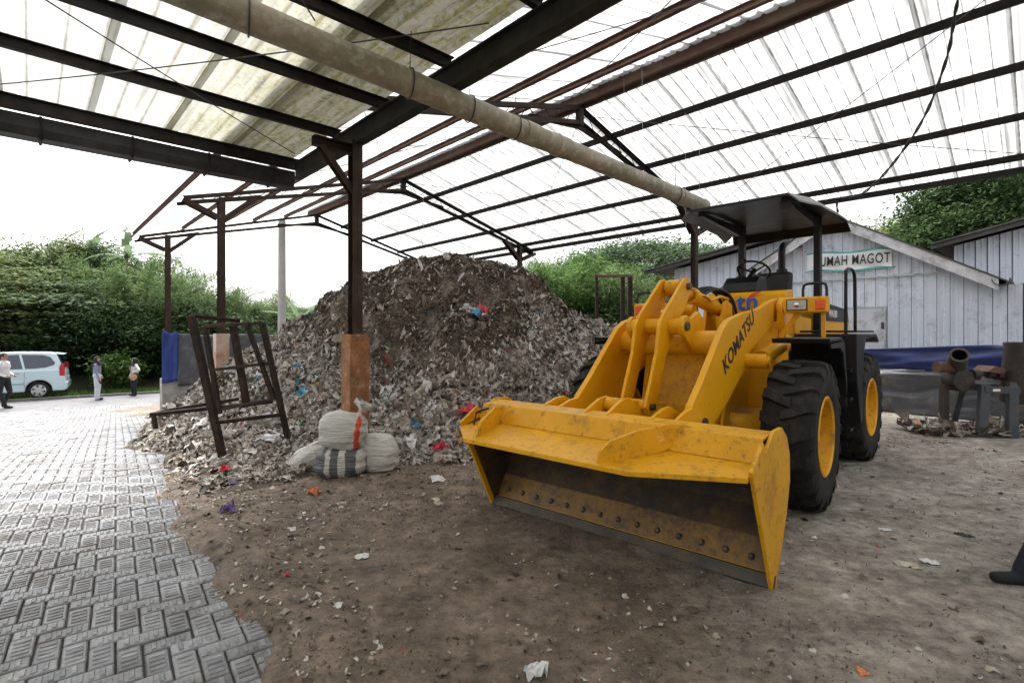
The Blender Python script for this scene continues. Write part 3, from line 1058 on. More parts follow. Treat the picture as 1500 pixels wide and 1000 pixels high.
for q in range(len(blocks)):
    x, y, ang = blocks[q]
    jit = RNG.normal(0, 1, 4)
    dz = 0.0025 * jit[0]
    a = ang + 0.012 * jit[1]
    # tilt with the fall of the ground plus a little settlement
    M = Matrix.Translation((x, y, bz[q] + dz)) @ Matrix.Rotation(-math.atan(slope[q]), 4, Vector((PV[0], PV[1], 0)) * -1) @ Matrix.Rotation(a, 4, 'Z') @ Matrix.Rotation(0.008 * jit[2], 4, 'X') @ Matrix.Rotation(0.006 * jit[3], 4, 'Y')
    if q in near_ids:
        o = bpy.data.objects.new('brick', blk_me)
        o.matrix_world = M
        col.objects.link(o)
        o.parent = paving
    else:
        det = math.hypot(x, y) < 9.0
        Vb, Fb_ = fv[det]
        Mn = np.array(M)
        restV.append(Vb @ Mn[:3, :3].T + Mn[:3, 3])
        restF.append(Fb_ + off)
        off += len(Vb)
rest = link_mesh('bricks', np_grid_mesh('bricks', np.concatenate(restV), np.concatenate(restF)), 'paver_concrete', paving)
tag(rest, kind='stuff')
# ================================================================== OPEN SHED (local X across, Y along the ridge)
shed = empty('open_shed', (0, 0, 0), TH)
tag(shed, 'large open-sided steel shed with white translucent gable roof over the waste heap', 'shed')
XL, XM, XR = 2.8, 7.0, 11.2                      # left posts, ridge, right posts
FR = [5.65, 11.45, 16.9]                         # frames along the shed
Y0, Y1 = -14.0, 17.4  # roof run on unseen behind the viewer, added to cut skylight from there
SL = 0.278                                       # roof slope
def under(X):                                    # underside of the purlins
    return EYE + 4.0 - SL * abs(X - XM)

def ground_at(X, Y):
    p = S2W(X, Y)
    return float(level(p.x, p.y))

PUR_L = [2.05, 3.2, 4.15, 5.12, 6.08]
PUR_R = [8.09, 9.26, 10.38, 11.5]
for X in PUR_L:
    mb = MB()
    z = under(X) + 0.055
    mb.channel((X, Y0, z), (X, Y1, z), 0.05, 0.11, up=(SL, 0, 1), flip=-1)
    mb.build('purlin', 'rust_red', shed)
for X in PUR_R:
    mb = MB()
    z = under(X) + 0.055
    mb.channel((X, Y0, z), (X, Y1, z), 0.05, 0.11, up=(-SL, 0, 1))
    mb.build('purlin', 'steel_dark', shed)
mb = MB()
mb.channel((XM - 0.09, Y0, under(XM) + 0.03), (XM - 0.09, Y1, under(XM) + 0.03), 0.06, 0.17)
mb.channel((XM + 0.09, Y0, under(XM) + 0.03), (XM + 0.09, Y1, under(XM) + 0.03), 0.06, 0.17, flip=-1)
mb.build('ridge_beam', 'rust_red', shed)
# second eave member below the right eave: a gutter rail
mb = MB()
mb.channel((11.62, Y0, under(11.5) - 0.13), (11.62, Y1, under(11.5) - 0.13), 0.07, 0.10)
mb.build('gutter_rail', 'steel_dark', shed)

# frames: twin-chord rafters with lattice, posts with knee braces
def post_w(X, Y, ztop, brace_dirs, pier_mat, pier_h=1.58, w=0.125, pier=0.24):
    gz = ground_at(X, Y)
    mb = MB()
    mb.channel((X - w / 4, Y, gz + 0.4), (X - w / 4, Y, ztop), w / 2, w, up=(0, 1, 0))
    mb.channel((X + w / 4 + 0.002, Y, gz + 0.4), (X + w / 4 + 0.002, Y, ztop), w / 2, w, up=(0, 1, 0), flip=-1)
    p = mb.build('post', 'steel_brown', shed, bevel=0.003)
    mb = MB()
    mb.box((X, Y, gz + (pier_h - gz) / 2 - 0.1), (pier, pier, pier_h - gz + 0.2))
    mb.build('pier', pier_mat, p, bevel=0.008)
    for dx in brace_dirs:
        mb = MB()
        mb.channel((X + dx * 0.06, Y, ztop - 0.42), (X + dx * 0.66, Y, ztop - 0.02 + SL * 0.5 * (1 if dx > 0 else -1) * (1 if X < XM else -1)), 0.10, 0.15, up=(0, 1, 0))
        mb.build('knee_brace', 'steel_brown', p)
    return p

for Yf in FR:
    # rafters
    for side in (-1, 1):
        Xe = XM + side * (4.85 if side > 0 or Yf != FR[0] else 4.05)
        mb = MB()
        for dz in (0.0, -0.26):
            z1 = under(XM) - 0.06 + dz
            z0 = under(Xe) - 0.06 + dz * 0.35
            mb.channel((XM, Yf, z1), (Xe, Yf, z0), 0.07, 0.07)
        r = mb.build('rafter', 'steel_brown' if side < 0 else 'steel_dark', shed)
        mb = MB()
        n = 22
        for k in range(n):
            a, b = k / n, (k + 1) / n
            def pt(t, low):
                X = XM + (Xe - XM) * t
                return (X, Yf, under(X) - 0.06 + (-0.26 + 0.17 * t if low else 0.0))
            mb.tube(pt(a, k % 2 == 0), pt(b, k % 2 == 1), 0.007, 5)
        mb.build('lacing', 'steel_dark', r)
    mb = MB()
    mb.box((XM, Yf, under(XM) - 0.18), (0.12, 0.09, 0.40))
    mb.build('king_post', 'steel_dark', shed)
    # lower tie of the truss near the ridge
    mb = MB()
    mb.channel((XM - 1.25, Yf + 0.01, under(XM - 1.25) - 0.22), (XM + 0.02, Yf + 0.01, under(XM) - 0.40), 0.05, 0.06)
    mb.channel((XM + 1.25, Yf + 0.01, under(XM + 1.25) - 0.22), (XM - 0.02, Yf + 0.01, under(XM) - 0.40), 0.05, 0.06)
    mb.build('tie', 'rust_dark', shed)
    if Yf == FR[0]:
        post_w(XL, Yf, EYE + 2.25, (), 'pier_orange')
    else:
        post_w(XL, Yf, under(XL) - 0.12, (-1, 1), 'pier_pink' if Yf == FR[1] else 'concrete')
    post_w(XR, Yf, under(XR) - 0.12, (-1, 1), 'concrete')
    # short cap bar that carries the rafter on the left posts
    if Yf != FR[0]:
        mb = MB()
        mb.channel((XL - 0.75, Yf, under(XL - 0.75) - 0.17), (XL + 0.75, Yf, under(XL + 0.75) - 0.17), 0.08, 0.06)
        mb.build('cap_bar', 'steel_brown', shed)

# roof sheets: corrugated, each laid down the slope
def sheet_mesh(name, length, width, pitch, rib, depth, nl=6, sag=0.004, lap=0.05):
    """local x along the fall, y across; trapezoid ribs"""
    ys, zs = [], []
    n = int(round(width / pitch))
    for k in range(n):
        a = k * pitch
        for t, h in ((0.0, 0.0), (pitch - 2.2 * rib, 0.0), (pitch - 1.6 * rib, depth), (pitch - 0.6 * rib, depth)):
            ys.append(a + t)
            zs.append(h)
    ys.append(n * pitch + lap)
    zs.append(0.0)
    ys, zs = np.array(ys), np.array(zs)
    xs = np.linspace(0, length, nl + 1)
    XX, YY = np.meshgrid(xs, ys, indexing='ij')
    ZZ = np.tile(zs, (nl + 1, 1)) + sag * fbm(XX, YY, 1.5, 2, 4)
    I_ = np.arange(XX.size).reshape(XX.shape)
    F_ = np.stack([I_[:-1, :-1].ravel(), I_[1:, :-1].ravel(), I_[1:, 1:].ravel(), I_[:-1, 1:].ravel()], 1)
    return np_grid_mesh(name, np.stack([XX.ravel(), YY.ravel(), ZZ.ravel()], 1), F_)

SW = 0.8
LEN = 5.12 / math.cos(math.atan(SL))
sm = sheet_mesh('roof_sheet', LEN, SW, 0.2, 0.028, 0.028)
sm.materials.append(MATS['roof_sheet_clear'])
nsh = int((Y1 - Y0 + 0.2) / SW)
for side in (-1, 1):
    for k in range(nsh):
        o = bpy.data.objects.new('roof_sheet', sm)
        col.objects.link(o)
        o.parent = shed
        o['label'] = 'translucent white corrugated roof sheet'
        Yk = Y0 - 0.1 + k * SW
        zr = under(XM) + 0.125 + 0.006 * (k % 2)
        if side > 0:
            o.matrix_local = Matrix.Translation((XM, Yk, zr)) @ Matrix.Rotation(math.atan(SL), 4, 'Y')
        else:
            o.matrix_local = Matrix.Translation((XM, Yk + SW, zr)) @ Matrix.Rotation(math.pi, 4, 'Z') @ Matrix.Rotation(math.atan(SL), 4, 'Y')
mb = MB()
mb.prism([(XM - 0.3, under(XM) + 0.10), (XM, under(XM) + 0.185), (XM + 0.3, under(XM) + 0.10), (XM + 0.3, under(XM) + 0.105), (XM, under(XM) + 0.19), (XM - 0.3, under(XM) + 0.105)], Y0, Y1)
mb.build('ridge_cap', 'roof_sheet_clear', shed)

# wind-brace wires under the right slope and thin hanging strings
def wire(p, q, r=0.006, sag=0.03, parent=None, name='brace_wire', mat='wire'):
    p, q = Vector(p), Vector(q)
    pts = [p.lerp(q, t / 8) - Vector((0, 0, sag * 4 * (t / 8) * (1 - t / 8))) for t in range(9)]
    mb = MB()
    mb.path(pts, r, 5)
    return mb.build(name, mat, parent)
def ur(X): return under(X) - 0.03
for (a, b) in (((7.3, 5.7), (11.3, 0.2)), ((11.3, 5.4), (7.3, -0.2)), ((7.3, 11.4), (11.3, 5.9)), ((11.3, 11.2), (7.3, 5.9)), ((6.7, 5.7), (3.0, 0.2)), ((3.2, 5.4), (6.7, -0.4)), ((6.7, 11.4), (3.0, 5.9)), ((3.0, 11.4), (6.7, 5.9)), ((3.0, 16.8), (6.7, 11.6)), ((6.7, 16.8), (3.0, 11.6)), ((11.3, 16.8), (7.3, 11.6))):
    wire((a[0], a[1], ur(a[0])), (b[0], b[1], ur(b[0])), parent=shed)
for (X, Y, ln) in ((6.2, 3.9, 0.9), (6.5, 4.4, 0.8), (8.0, 4.2, 2.0), (8.1, 4.0, 2.1), (6.9, 10.4, 1.6)):
    wire((X, Y, ur(X)), (X + 0.02, Y, ur(X) - ln), r=0.0028, sag=0, parent=shed, name='hanging_string', mat='wire_pale')

# ================================================================== FLAT SIDE CANOPY with mossy sheets
canopy = empty('side_canopy', (0, 0, 0), TH)
tag(canopy, 'low flat side canopy with mossy stained corrugated sheets above the paving', 'canopy')
HB = EYE + 2.21                                  # underside of the main beam
mb = MB()
mb.ibeam((XL, -12.0, HB + 0.11), (XL, 7.5, HB + 0.11), 0.11, 0.22, t=0.014)
mb.build('main_beam', 'steel_green', canopy)
mb = MB()
mb.channel((XL - 0.50, FR[0], HB - 0.06), (XL + 0.06, FR[0], HB - 0.06), 0.10, 0.11)
mb.build('cap_bar', 'steel_brown', canopy)
mb = MB()
mb.channel((XL - 0.02, FR[0] - 0.001, HB - 0.58), (XL - 0.42, FR[0] - 0.001, HB - 0.10), 0.07, 0.09, up=(0, 1, 0))
mb.build('knee_brace', 'steel_brown', canopy)
for Yp in (-10.2, -9.03, -7.86, -6.7, -5.54, -4.37, -3.2, -2.04, -0.87, 0.3, 1.47, 2.64, 3.8, 4.97, 6.12):
    mb = MB()
    mb.channel((-8.0, Yp, HB + 0.275), (XL + 0.05, Yp, HB + 0.275), 0.055, 0.11)
    mb.build('purlin', 'steel_dark', canopy)
mb = MB()
mb.channel((-8.0, 7.6, HB + 0.25), (XL + 0.12, 7.6, HB + 0.25), 0.06, 0.16)
mb.build('eave_beam', 'steel_dark', canopy)
# boxed gutter under the eave, sheet metal between cross straps
mb = MB()
mb.prism([(7.66, HB + 0.165), (7.66, HB + 0.03), (7.71, HB - 0.055), (7.92, HB - 0.055), (7.97, HB + 0.02), (7.97, HB + 0.22), (7.96, HB + 0.22), (7.96, HB + 0.025), (7.915, HB - 0.045), (7.715, HB - 0.045), (7.67, HB + 0.035), (7.67, HB + 0.165)], -8.0, XL + 0.05, axis='x')
mb.move(Matrix.Identity(4))
g = mb.build('gutter', 'gutter_metal', canopy)
for k in range(13):
    X = XL - 0.25 - k * 0.82
    mb = MB()
    mb.path([(X, 7.65, HB + 0.17), (X, 7.65, HB + 0.03), (X, 7.70, HB - 0.068), (X, 7.925, HB - 0.068), (X, 7.985, HB + 0.02), (X, 7.985, HB + 0.22)], 0.016, 4)
    mb.build('gutter_strap', 'steel_dark', g)
ms = sheet_mesh('roof_sheet', 18.85, 0.75, 0.25, 0.05, 0.05, nl=24, sag=0.014, lap=0.07)  # canopy likewise lengthened out of view to hold back light from behind
ms.materials.append(MATS['roof_sheet_mossy'])
XS = XL - 0.07
for k in range(14):
    o = bpy.data.objects.new('roof_sheet', ms)
    col.objects.link(o)
    o.parent = canopy
    o['label'] = 'stained corrugated canopy sheet'
    # local x runs along the shed, local y across (towards the beam)
    o.matrix_local = Matrix.Translation((XS - (k + 1) * 0.75, -11.1, HB + 0.334 + 0.007 * (k % 2))) @ Matrix(((0, 1, 0, 0), (1, 0, 0, 0), (0, 0, 1, 0), (0, 0, 0, 1)))
for (a, b) in (((-1.2, 3.9), (2.6, 7.0)), ((-0.2, 7.0), (2.6, 3.0)), ((-1.0, 1.0), (1.6, 3.9))):
    wire((a[0], a[1], HB + 0.20), (b[0], b[1], HB + 0.20), r=0.006, parent=canopy)

# ================================================================== PIPE hung under the roof
YP = 3.5
pipe = empty('hanging_pipe', S2W(0, 0, 0), TH)
tag(pipe, 'long beige plastic pipe hung by wires below the roof', 'pipe')
pa, pb = Vector((-7.5, 3.42, EYE + 2.155)), Vector((7.95, 3.80, EYE + 2.022))
def ppt(X):
    return pa.lerp(pb, (X - pa.x) / (pb.x - pa.x))
mb = MB()
d = (pb - pa).normalized()
prof = []
xs = list(np.linspace(-7.5, 7.85, 40))
mb.path([ppt(x) for x in xs], 0.108, 24)
mb.build('tube', 'pipe_plastic', pipe, smooth='auto')
for X in (-3.6, 0.3, 3.75, 4.25, 7.1):
    mb = MB()
    mb.tube(ppt(X - 0.10), ppt(X + 0.10), 0.116, 24)
    mb.build('coupling', 'pipe_plastic', pipe, smooth='auto')
for X in (1.05, 2.3, 2.95, 3.55, 6.9):
    mb = MB()
    c = ppt(X)
    ring = [c + Vector((0.03 * math.sin(t), 0.120 * math.sin(t), 0.120 * math.cos(t))) for t in np.linspace(0, 2 * math.pi, 20)]
    mb.path(ring, 0.006, 5)
    mb.path([c + Vector((0, 0, 0.115)), c + Vector((0.02, 0.01, 0.45))], 0.005, 5)
    mb.build('hanger_wire', 'wire', pipe)

# black twisted cable drooping on the right
mb = MB()
def W(X, Y, Z): return S2W(X, Y, Z)
cpts = [W(7.3, 0.62, 5.42), W(7.7, 0.72, 5.33), W(8.5, 0.90, 5.06), W(9.6, 1.29, 4.72), W(10.6, 1.88, 4.36), W(11.2, 2.38, 4.17), W(11.6, 2.85, 4.22), W(12.1, 2.98, 4.02), W(12.9, 3.25, 4.22)]
def crom(P, n=8):
    out = []
    P = [P[0]] + P + [P[-1]]
    for i in range(1, len(P) - 2):
        for k in range(n):
            t = k / n
            a, b, c, e = P[i - 1], P[i], P[i + 1], P[i + 2]
            out.append(0.5 * ((2 * b) + (c - a) * t + (2 * a - 5 * b + 4 * c - e) * t * t + (3 * b - a - 3 * c + e) * t ** 3))
    out.append(P[-2])
    return out
cc = crom(cpts, 10)
for ph in (0, math.pi):
    mb.path([p + Vector((0.014 * math.cos(i * 0.9 + ph), 0.0, 0.014 * math.sin(i * 0.9 + ph))) for i, p in enumerate(cc)], 0.012, 6)
tag(mb.build('power_cable', 'hose_rubber', smooth=True), 'black twisted power cable drooping from the roof to the right-hand gable', 'cable')
# ================================================================== WHEEL LOADER (local x forward, y to its left, z up; front axle at x=0)
LF = math.atan2(-0.747, -0.665)
loader = empty('wheel_loader', (1.926, 5.317, 0.0), LF)
tag(loader, 'yellow wheel loader with its wide bucket lowered to the ground', 'wheel loader')
RA = R(-3.0)
RP = -1.35
RM = Matrix.Translation((RP, 0, 0)) @ Matrix.Rotation(RA, 4, 'Z') @ Matrix.Translation((-RP, 0, 0))   # rear half, slightly articulated

# ---- bucket
wrap = [(1.80, 0.0), (1.66, 0.25), (1.545, 0.42), (1.47, 0.58), (1.45, 0.74), (1.50, 0.87), (1.61, 0.95), (1.76, 0.975), (1.93, 0.955)]
def offset_poly(pl, t):
    out = []
    for i, p in enumerate(pl):
        a = Vector(pl[max(i - 1, 0)])
        b = Vector(pl[min(i + 1, len(pl) - 1)])
        d = (b - a).normalized()
        nrm = Vector((d.y, -d.x))
        out.append((p[0] + nrm.x * t, p[1] + nrm.y * t))
    return out
def out_in(pl, t): return pl + offset_poly(pl, t)[::-1]
inner = offset_poly(wrap, 0.012)
mb = MB()
mb.prism(out_in(wrap, 0.010), -1.185, 1.185)
bucket = mb.build('bucket', 'yellow_worn', loader)
# added inner skin, soiled and darkened to carry the bucket's shade
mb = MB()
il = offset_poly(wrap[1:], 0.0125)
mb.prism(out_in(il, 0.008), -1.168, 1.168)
mb.build('inner_shade_skin', 'yellow_inside_shade', bucket)
side = [(1.835, 0.0), (2.235, 0.815), (2.02, 0.945), (1.975, 0.875), (1.80, 0.985), (1.62, 0.985), (1.50, 0.91), (1.425, 0.78), (1.42, 0.60), (1.50, 0.40), (1.62, 0.22), (1.76, 0.0)]
for s in (-1, 1):
    mb = MB()
    mb.prism(side, s * 1.187, s * 1.212)
    mb.build('side_plate', 'yellow_worn', bucket, bevel=0.004)
    # added skin inside the cheek, shade put into its colour
    mb = MB()
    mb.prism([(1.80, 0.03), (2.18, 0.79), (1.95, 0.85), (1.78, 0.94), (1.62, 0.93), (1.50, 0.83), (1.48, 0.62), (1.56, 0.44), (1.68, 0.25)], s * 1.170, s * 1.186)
    mb.build('cheek_shade_skin', 'yellow_inside_shade', bucket)
# upright upper lip, then the forward-leaning spill shelf
mb = MB()
mb.prism([(1.925, 0.963), (1.945, 0.958), (2.02, 0.815), (1.995, 0.81)], -1.185, 1.185)
mb.build('upper_lip', 'yellow_worn', bucket, bevel=0.003)
plan = [(1.99, -1.186), (2.24, -1.186), (2.47, -0.90), (2.47, 0.56), (2.24, 1.186), (1.99, 1.186)]
mb = MB()
def shelf_z(x): return 0.815 - (x - 1.99) * 0.12
n = len(plan)
th = 0.035
vs_ = [(x, y, shelf_z(x)) for x, y in plan] + [(x, y, shelf_z(x) - th) for x, y in plan]
mb.add(vs_, [tuple(range(n)), tuple(range(n, 2 * n))[::-1]] + [(i, (i + 1) % n, n + (i + 1) % n, n + i) for i in range(n)])
mb.build('spill_shelf', 'yellow_worn', bucket, bevel=0.005)
# stiffening fins on the shelf; the right-hand one has a lifting hole
def fin(y, pts, t, name='shelf_fin', hole=None):
    bm = bmesh.new()
    me = bpy.data.meshes.new(name)
    if hole:
        cx, cz, r = hole
        ring = [(cx + r * math.cos(a), cz + r * math.sin(a)) for a in np.linspace(0, 2 * math.pi, 16, endpoint=False)]
        outer = [bm.verts.new((x, y, z)) for x, z in pts]
        inn = [bm.verts.new((x, y, z)) for x, z in ring]
        edges = [bm.edges.new((outer[i], outer[(i + 1) % len(outer)])) for i in range(len(outer))]
        edges += [bm.edges.new((inn[i], inn[(i + 1) % len(inn)])) for i in range(len(inn))]
        bmesh.ops.triangle_fill(bm, use_beauty=True, use_dissolve=False, edges=edges)
    else:
        bm.faces.new([bm.verts.new((x, y, z)) for x, z in pts])
    geom = bmesh.ops.extrude_face_region(bm, geom=list(bm.faces))
    bmesh.ops.translate(bm, vec=(0, t, 0), verts=[v for v in geom['geom'] if isinstance(v, bmesh.types.BMVert)])
    bmesh.ops.recalc_face_normals(bm, faces=bm.faces)
    bm.to_mesh(me)
    bm.free()
    return link_mesh(name, me, 'yellow_worn', bucket)
def place_fin(o, x0, y0, x1, y1, xa, xb):
    """turn a fin drawn in the x-z plane so that its foot runs from (x0,y0) to (x1,y1)"""
    for v in o.data.vertices:
        t = (v.co.x - xa) / (xb - xa)
        off = v.co.y
        d_ = Vector((x1 - x0, y1 - y0)).normalized()
        v.co.x = x0 + (x1 - x0) * t - d_.y * off
        v.co.y = y0 + (y1 - y0) * t + d_.x * off
fo = fin(0.0, [(2.46, 0.755), (2.44, 0.83), (2.36, 0.90), (2.18, 0.955), (1.98, 0.985), (1.86, 0.985), (1.76, 0.955), (1.95, 0.83), (2.03, 0.805)], 0.022, hole=(2.02, 0.915, 0.036))
place_fin(fo, 2.45, 0.33, 1.86, 0.74, 2.46, 1.76)
fo = fin(0.0, [(2.45, 0.757), (2.34, 0.88), (2.10, 0.965), (1.95, 0.95), (2.03, 0.81)], 0.022)
place_fin(fo, 2.44, -0.80, 1.96, -0.93, 2.45, 1.95)
mb = MB()
mb.path([(2.16, -1.10, 0.80), (2.13, -1.10, 0.90), (2.02, -1.06, 0.93)], 0.010, 6)
mb.build('hook', 'rust_dark', bucket)
# cutting edge and its bolts
ed = (Vector((1.66, 0.25)) - Vector((1.80, 0.0))).normalized()
en = Vector((ed.y, -ed.x))
mb = MB()
p0 = Vector((1.80, 0.0)) - ed * 0.012 + en * 0.013
mb.prism([tuple(p0), tuple(p0 + ed * 0.095), tuple(p0 + ed * 0.085 + en * 0.026), tuple(p0 + en * 0.026 + ed * 0.010)], -1.216, 1.216)
mb.build('cutting_edge', 'blade_steel', bucket)
mb = MB()
pq = Vector((1.80, 0.0)) + ed * 0.088 + en * 0.012
mb.prism([tuple(pq), tuple(pq + ed * 0.20), tuple(pq + ed * 0.20 + en * 0.012), tuple(pq + en * 0.012)], -1.168, 1.168)
mb.build('wear_plate', 'yellow_grime_shade', bucket)
bolt = MB()
bolt.lathe([(0.0, 0.018), (0.013, 0.018), (0.021, 0.010), (0.023, 0.0), (0.0, 0.0)], 8, axis='z')
bme = bolt.mesh('bolt')
bme.materials.append(MATS['edge_steel'])
for k in range(14):
    y = -1.06 + k * (2.12 / 13)
    o = bpy.data.objects.new('bolt', bme)
    col.objects.link(o)
    o.parent = bucket
    c = Vector((1.80, 0.0)) + ed * 0.155 + en * 0.024
    o.location = (c.x, y, c.y)
    o.rotation_euler = (0, math.atan2(en.x, en.y), 0)
# brackets on the back of the bucket for the arms and the link
for y in (-0.62, -0.46, -0.17, 0.03, 0.38, 0.56):
    mid = abs(y + 0.07) < 0.2
    top = 1.055 if mid else 1.02
    mb = MB()
    mb.prism([(1.93, 0.94), (1.62, top), (1.50, top + 0.01), (1.32, 0.96), (1.20, 0.86), (1.24, 0.78), (1.46, 0.70), (1.60, 0.93), (1.75, 0.96)], y - 0.014, y + 0.014)
    mb.build('bracket', 'yellow_paint', bucket, bevel=0.003)

# ---- lift arms
arm = [(1.47, 0.93), (1.40, 1.03), (1.19, 1.20), (0.95, 1.42), (0.70, 1.645), (0.56, 1.715), (0.18, 1.785), (-0.32, 1.845), (-0.74, 1.945), (-0.98, 1.98), (-1.12, 1.94), (-1.14, 1.83), (-1.05, 1.75), (-0.62, 1.62), (-0.25, 1.49), (0.02, 1.38), (0.12, 1.24), (0.30, 1.16), (0.62, 0.98), (0.95, 0.83), (1.20, 0.76), (1.38, 0.78), (1.46, 0.85)]
for s, yc in ((1, 0.50), (-1, -0.54)):
    mb = MB()
    mb.prism(arm, yc - 0.028, yc + 0.028)
    a = mb.build('lift_arm', 'yellow_paint', loader, bevel=0.006)
    mb = MB()
    mb.tube((1.28, yc - 0.09, 0.88), (1.28, yc + 0.09, 0.88), 0.055, 16)
    mb.build('pin', 'edge_steel', a, smooth='auto')
    mb = MB()
    mb.tube((-1.0, yc - 0.12, 1.865), (-1.0, yc + 0.12, 1.865), 0.085, 18)
    mb.build('pivot_boss', 'yellow_paint', a, smooth='auto')
    # lift cylinder, outside of the arm
    yo = yc + s * 0.13
    mb = MB()
    mb.tube((0.10, yc - s * 0.02, 1.33), (0.10, yo + s * 0.085, 1.33), 0.070, 18)
    mb.tube((0.10, yo + s * 0.085, 1.33), (0.10, yo + s * 0.11, 1.33), 0.045, 12)
    mb.build('cylinder_boss', 'yellow_paint', a, smooth='auto')
    c0, c1 = Vector((0.10, yo, 1.33)), Vector((-1.05, yo, 1.28))
    c1 = Vector((-0.95, yo, 1.50)) if s > 0 else c1
    lc = MB()
    q = c0.lerp(c1, 0.10)
    lc.tube(q, c1, 0.075, 20)
    lc.tube(q, q.lerp(c1, 0.07), 0.086, 20)
    cyl = lc.build('lift_cylinder', 'yellow_paint', loader, smooth='auto')
    mb = MB()
    mb.tube(c0, q, 0.038, 14)
    mb.build('rod', 'chrome', cyl, smooth='auto')
mb = MB()
# lettering on the outer face of the left arm
Mt = Matrix.Translation((0.30, 0.5295, 1.525)) @ Matrix.Rotation(math.pi, 4, 'Z') @ Matrix.Rotation(R(90), 4, 'X') @ Matrix.Rotation(R(30), 4, 'Z')
armL = [o for o in loader.children if o.name.startswith('lift_arm')][0]
text_mesh('KOMATSU', 0.20, 'lettering', 'letter_black', armL, Mt, bold=0.0035, spacing=1.06)

# cross tube with bell-crank bearings
mb = MB()
mb.tube((0.55, -0.54, 1.50), (0.55, 0.50, 1.50), 0.118, 28)
xt = mb.build('cross_tube', 'yellow_paint', loader, smooth='auto')
for y in (-0.30, 0.215):
    mb = MB()
    ring = [(0.80 + 0.10 * math.cos(t), 1.655 + 0.10 * math.sin(t)) for t in np.linspace(R(-70), R(140), 10)]
    mb.prism(ring + [(0.52, 1.80), (0.42, 1.72), (0.43, 1.50), (0.60, 1.385)], y - 0.022, y + 0.022)
    mb.build('bearing_plate', 'yellow_paint', xt, bevel=0.005)
# bell crank: two plates and their pins
bell = [(0.44, 2.13), (0.52, 2.115), (0.97, 1.76), (1.05, 1.66), (1.10, 1.42), (1.31, 0.97), (1.28, 0.91), (1.20, 0.89), (1.13, 0.93), (0.92, 1.38), (0.74, 1.60), (0.55, 1.80), (0.38, 1.97), (0.36, 2.08)]
bc = MB()
bc.prism(bell, -0.165, -0.135)
bc.prism(bell, 0.065, 0.095)
bc.tube((0.82, -0.28, 1.655), (0.82, 0.20, 1.655), 0.075, 20)
bc.tube((0.45, -0.13, 2.045), (0.45, 0.06, 2.045), 0.050, 16)
bcl = bc.build('bell_crank', 'yellow_paint', loader, bevel=0.005)
for (x, z, y0, y1, r) in ((0.82, 1.655, 0.20, 0.26, 0.04), (0.45, 2.045, -0.20, 0.13, 0.035), (1.22, 0.965, -0.20, 0.13, 0.03)):
    mb = MB()
    mb.tube((x, y0, z), (x, y1, z), r, 14)
    mb.build('pin', 'edge_steel', bcl, smooth='auto')
# link to the bucket
mb = MB()
mb.bar((1.22, -0.035, 0.965), (1.52, -0.035, 1.0), 0.07, 0.09)
mb.tube((1.22, -0.12, 0.965), (1.22, 0.05, 0.965), 0.06, 16)
mb.tube((1.52, -0.15, 1.0), (1.52, 0.02, 1.0), 0.06, 16)
mb.build('bucket_link', 'yellow_paint', loader, bevel=0.004)
# tilt cylinder back to the frame
tc = MB()
ta, tb = Vector((0.45, -0.035, 2.045)), Vector((-0.75, -0.035, 1.86))
tc.tube(ta.lerp(tb, 0.30), tb, 0.075, 20)
tc.tube(ta.lerp(tb, 0.30), ta.lerp(tb, 0.38), 0.088, 20)
tco = tc.build('tilt_cylinder', 'yellow_paint', loader, smooth='auto')
mb = MB()
mb.tube(ta, ta.lerp(tb, 0.30), 0.042, 14)
mb.tube(ta + Vector((0, -0.07, 0)), ta + Vector((0, 0.07, 0)), 0.075, 18)
mb.build('rod_eye', 'yellow_worn', tco, smooth='auto')
mb = MB()
mb.path([tuple(ta.lerp(tb, 0.42) + Vector((0, 0.09, 0.02))), tuple(ta.lerp(tb, 0.5) + Vector((0, 0.13, -0.02))), tuple(ta.lerp(tb, 0.75) + Vector((0, 0.12, 0.09))), tuple(tb + Vector((0.05, 0.12, 0.12)))], 0.018, 8)
mb.build('oil_tube', 'yellow_paint', tco, smooth=True)

# ---- front frame
fr = MB()
tower = [(0.42, 0.62), (0.47, 0.90), (0.36, 1.38), (0.10, 1.50), (-0.55, 1.58), (-1.12, 1.80), (-1.22, 1.80), (-1.25, 0.62), (-0.9, 0.48), (0.2, 0.48)]
for y in (-0.36, 0.32):
    fr.prism(tower, y - 0.02, y + 0.02)
fr.box((-0.45, -0.02, 0.62), (1.55, 0.66, 0.22))
front = fr.build('front_frame', 'yellow_paint', loader, bevel=0.004)
mb = MB()
mb.box((0.375, -0.02, 1.13), (0.02, 0.64, 0.50), (0, R(-12), 0))
cv = mb.build('front_cover', 'yellow_worn', front, bevel=0.004)
mb = MB()
mb.path([(0.372, 0.14, 1.33), (0.395, 0.14, 1.33), (0.395, 0.24, 1.33), (0.372, 0.24, 1.33)], 0.006, 6)
mb.build('handle', 'yellow_paint', cv)
mb = MB()
mb.box((0.47, -0.02, 0.78), (0.03, 0.70, 0.26), (0, R(6), 0))
mb.build('lower_cover', 'yellow_worn', front, bevel=0.01)
mb = MB()
mb.box((-0.05, -0.02, 1.485), (0.55, 0.60, 0.02), (0, R(15), 0))
mb.build('top_cover', 'yellow_paint', front, bevel=0.004)
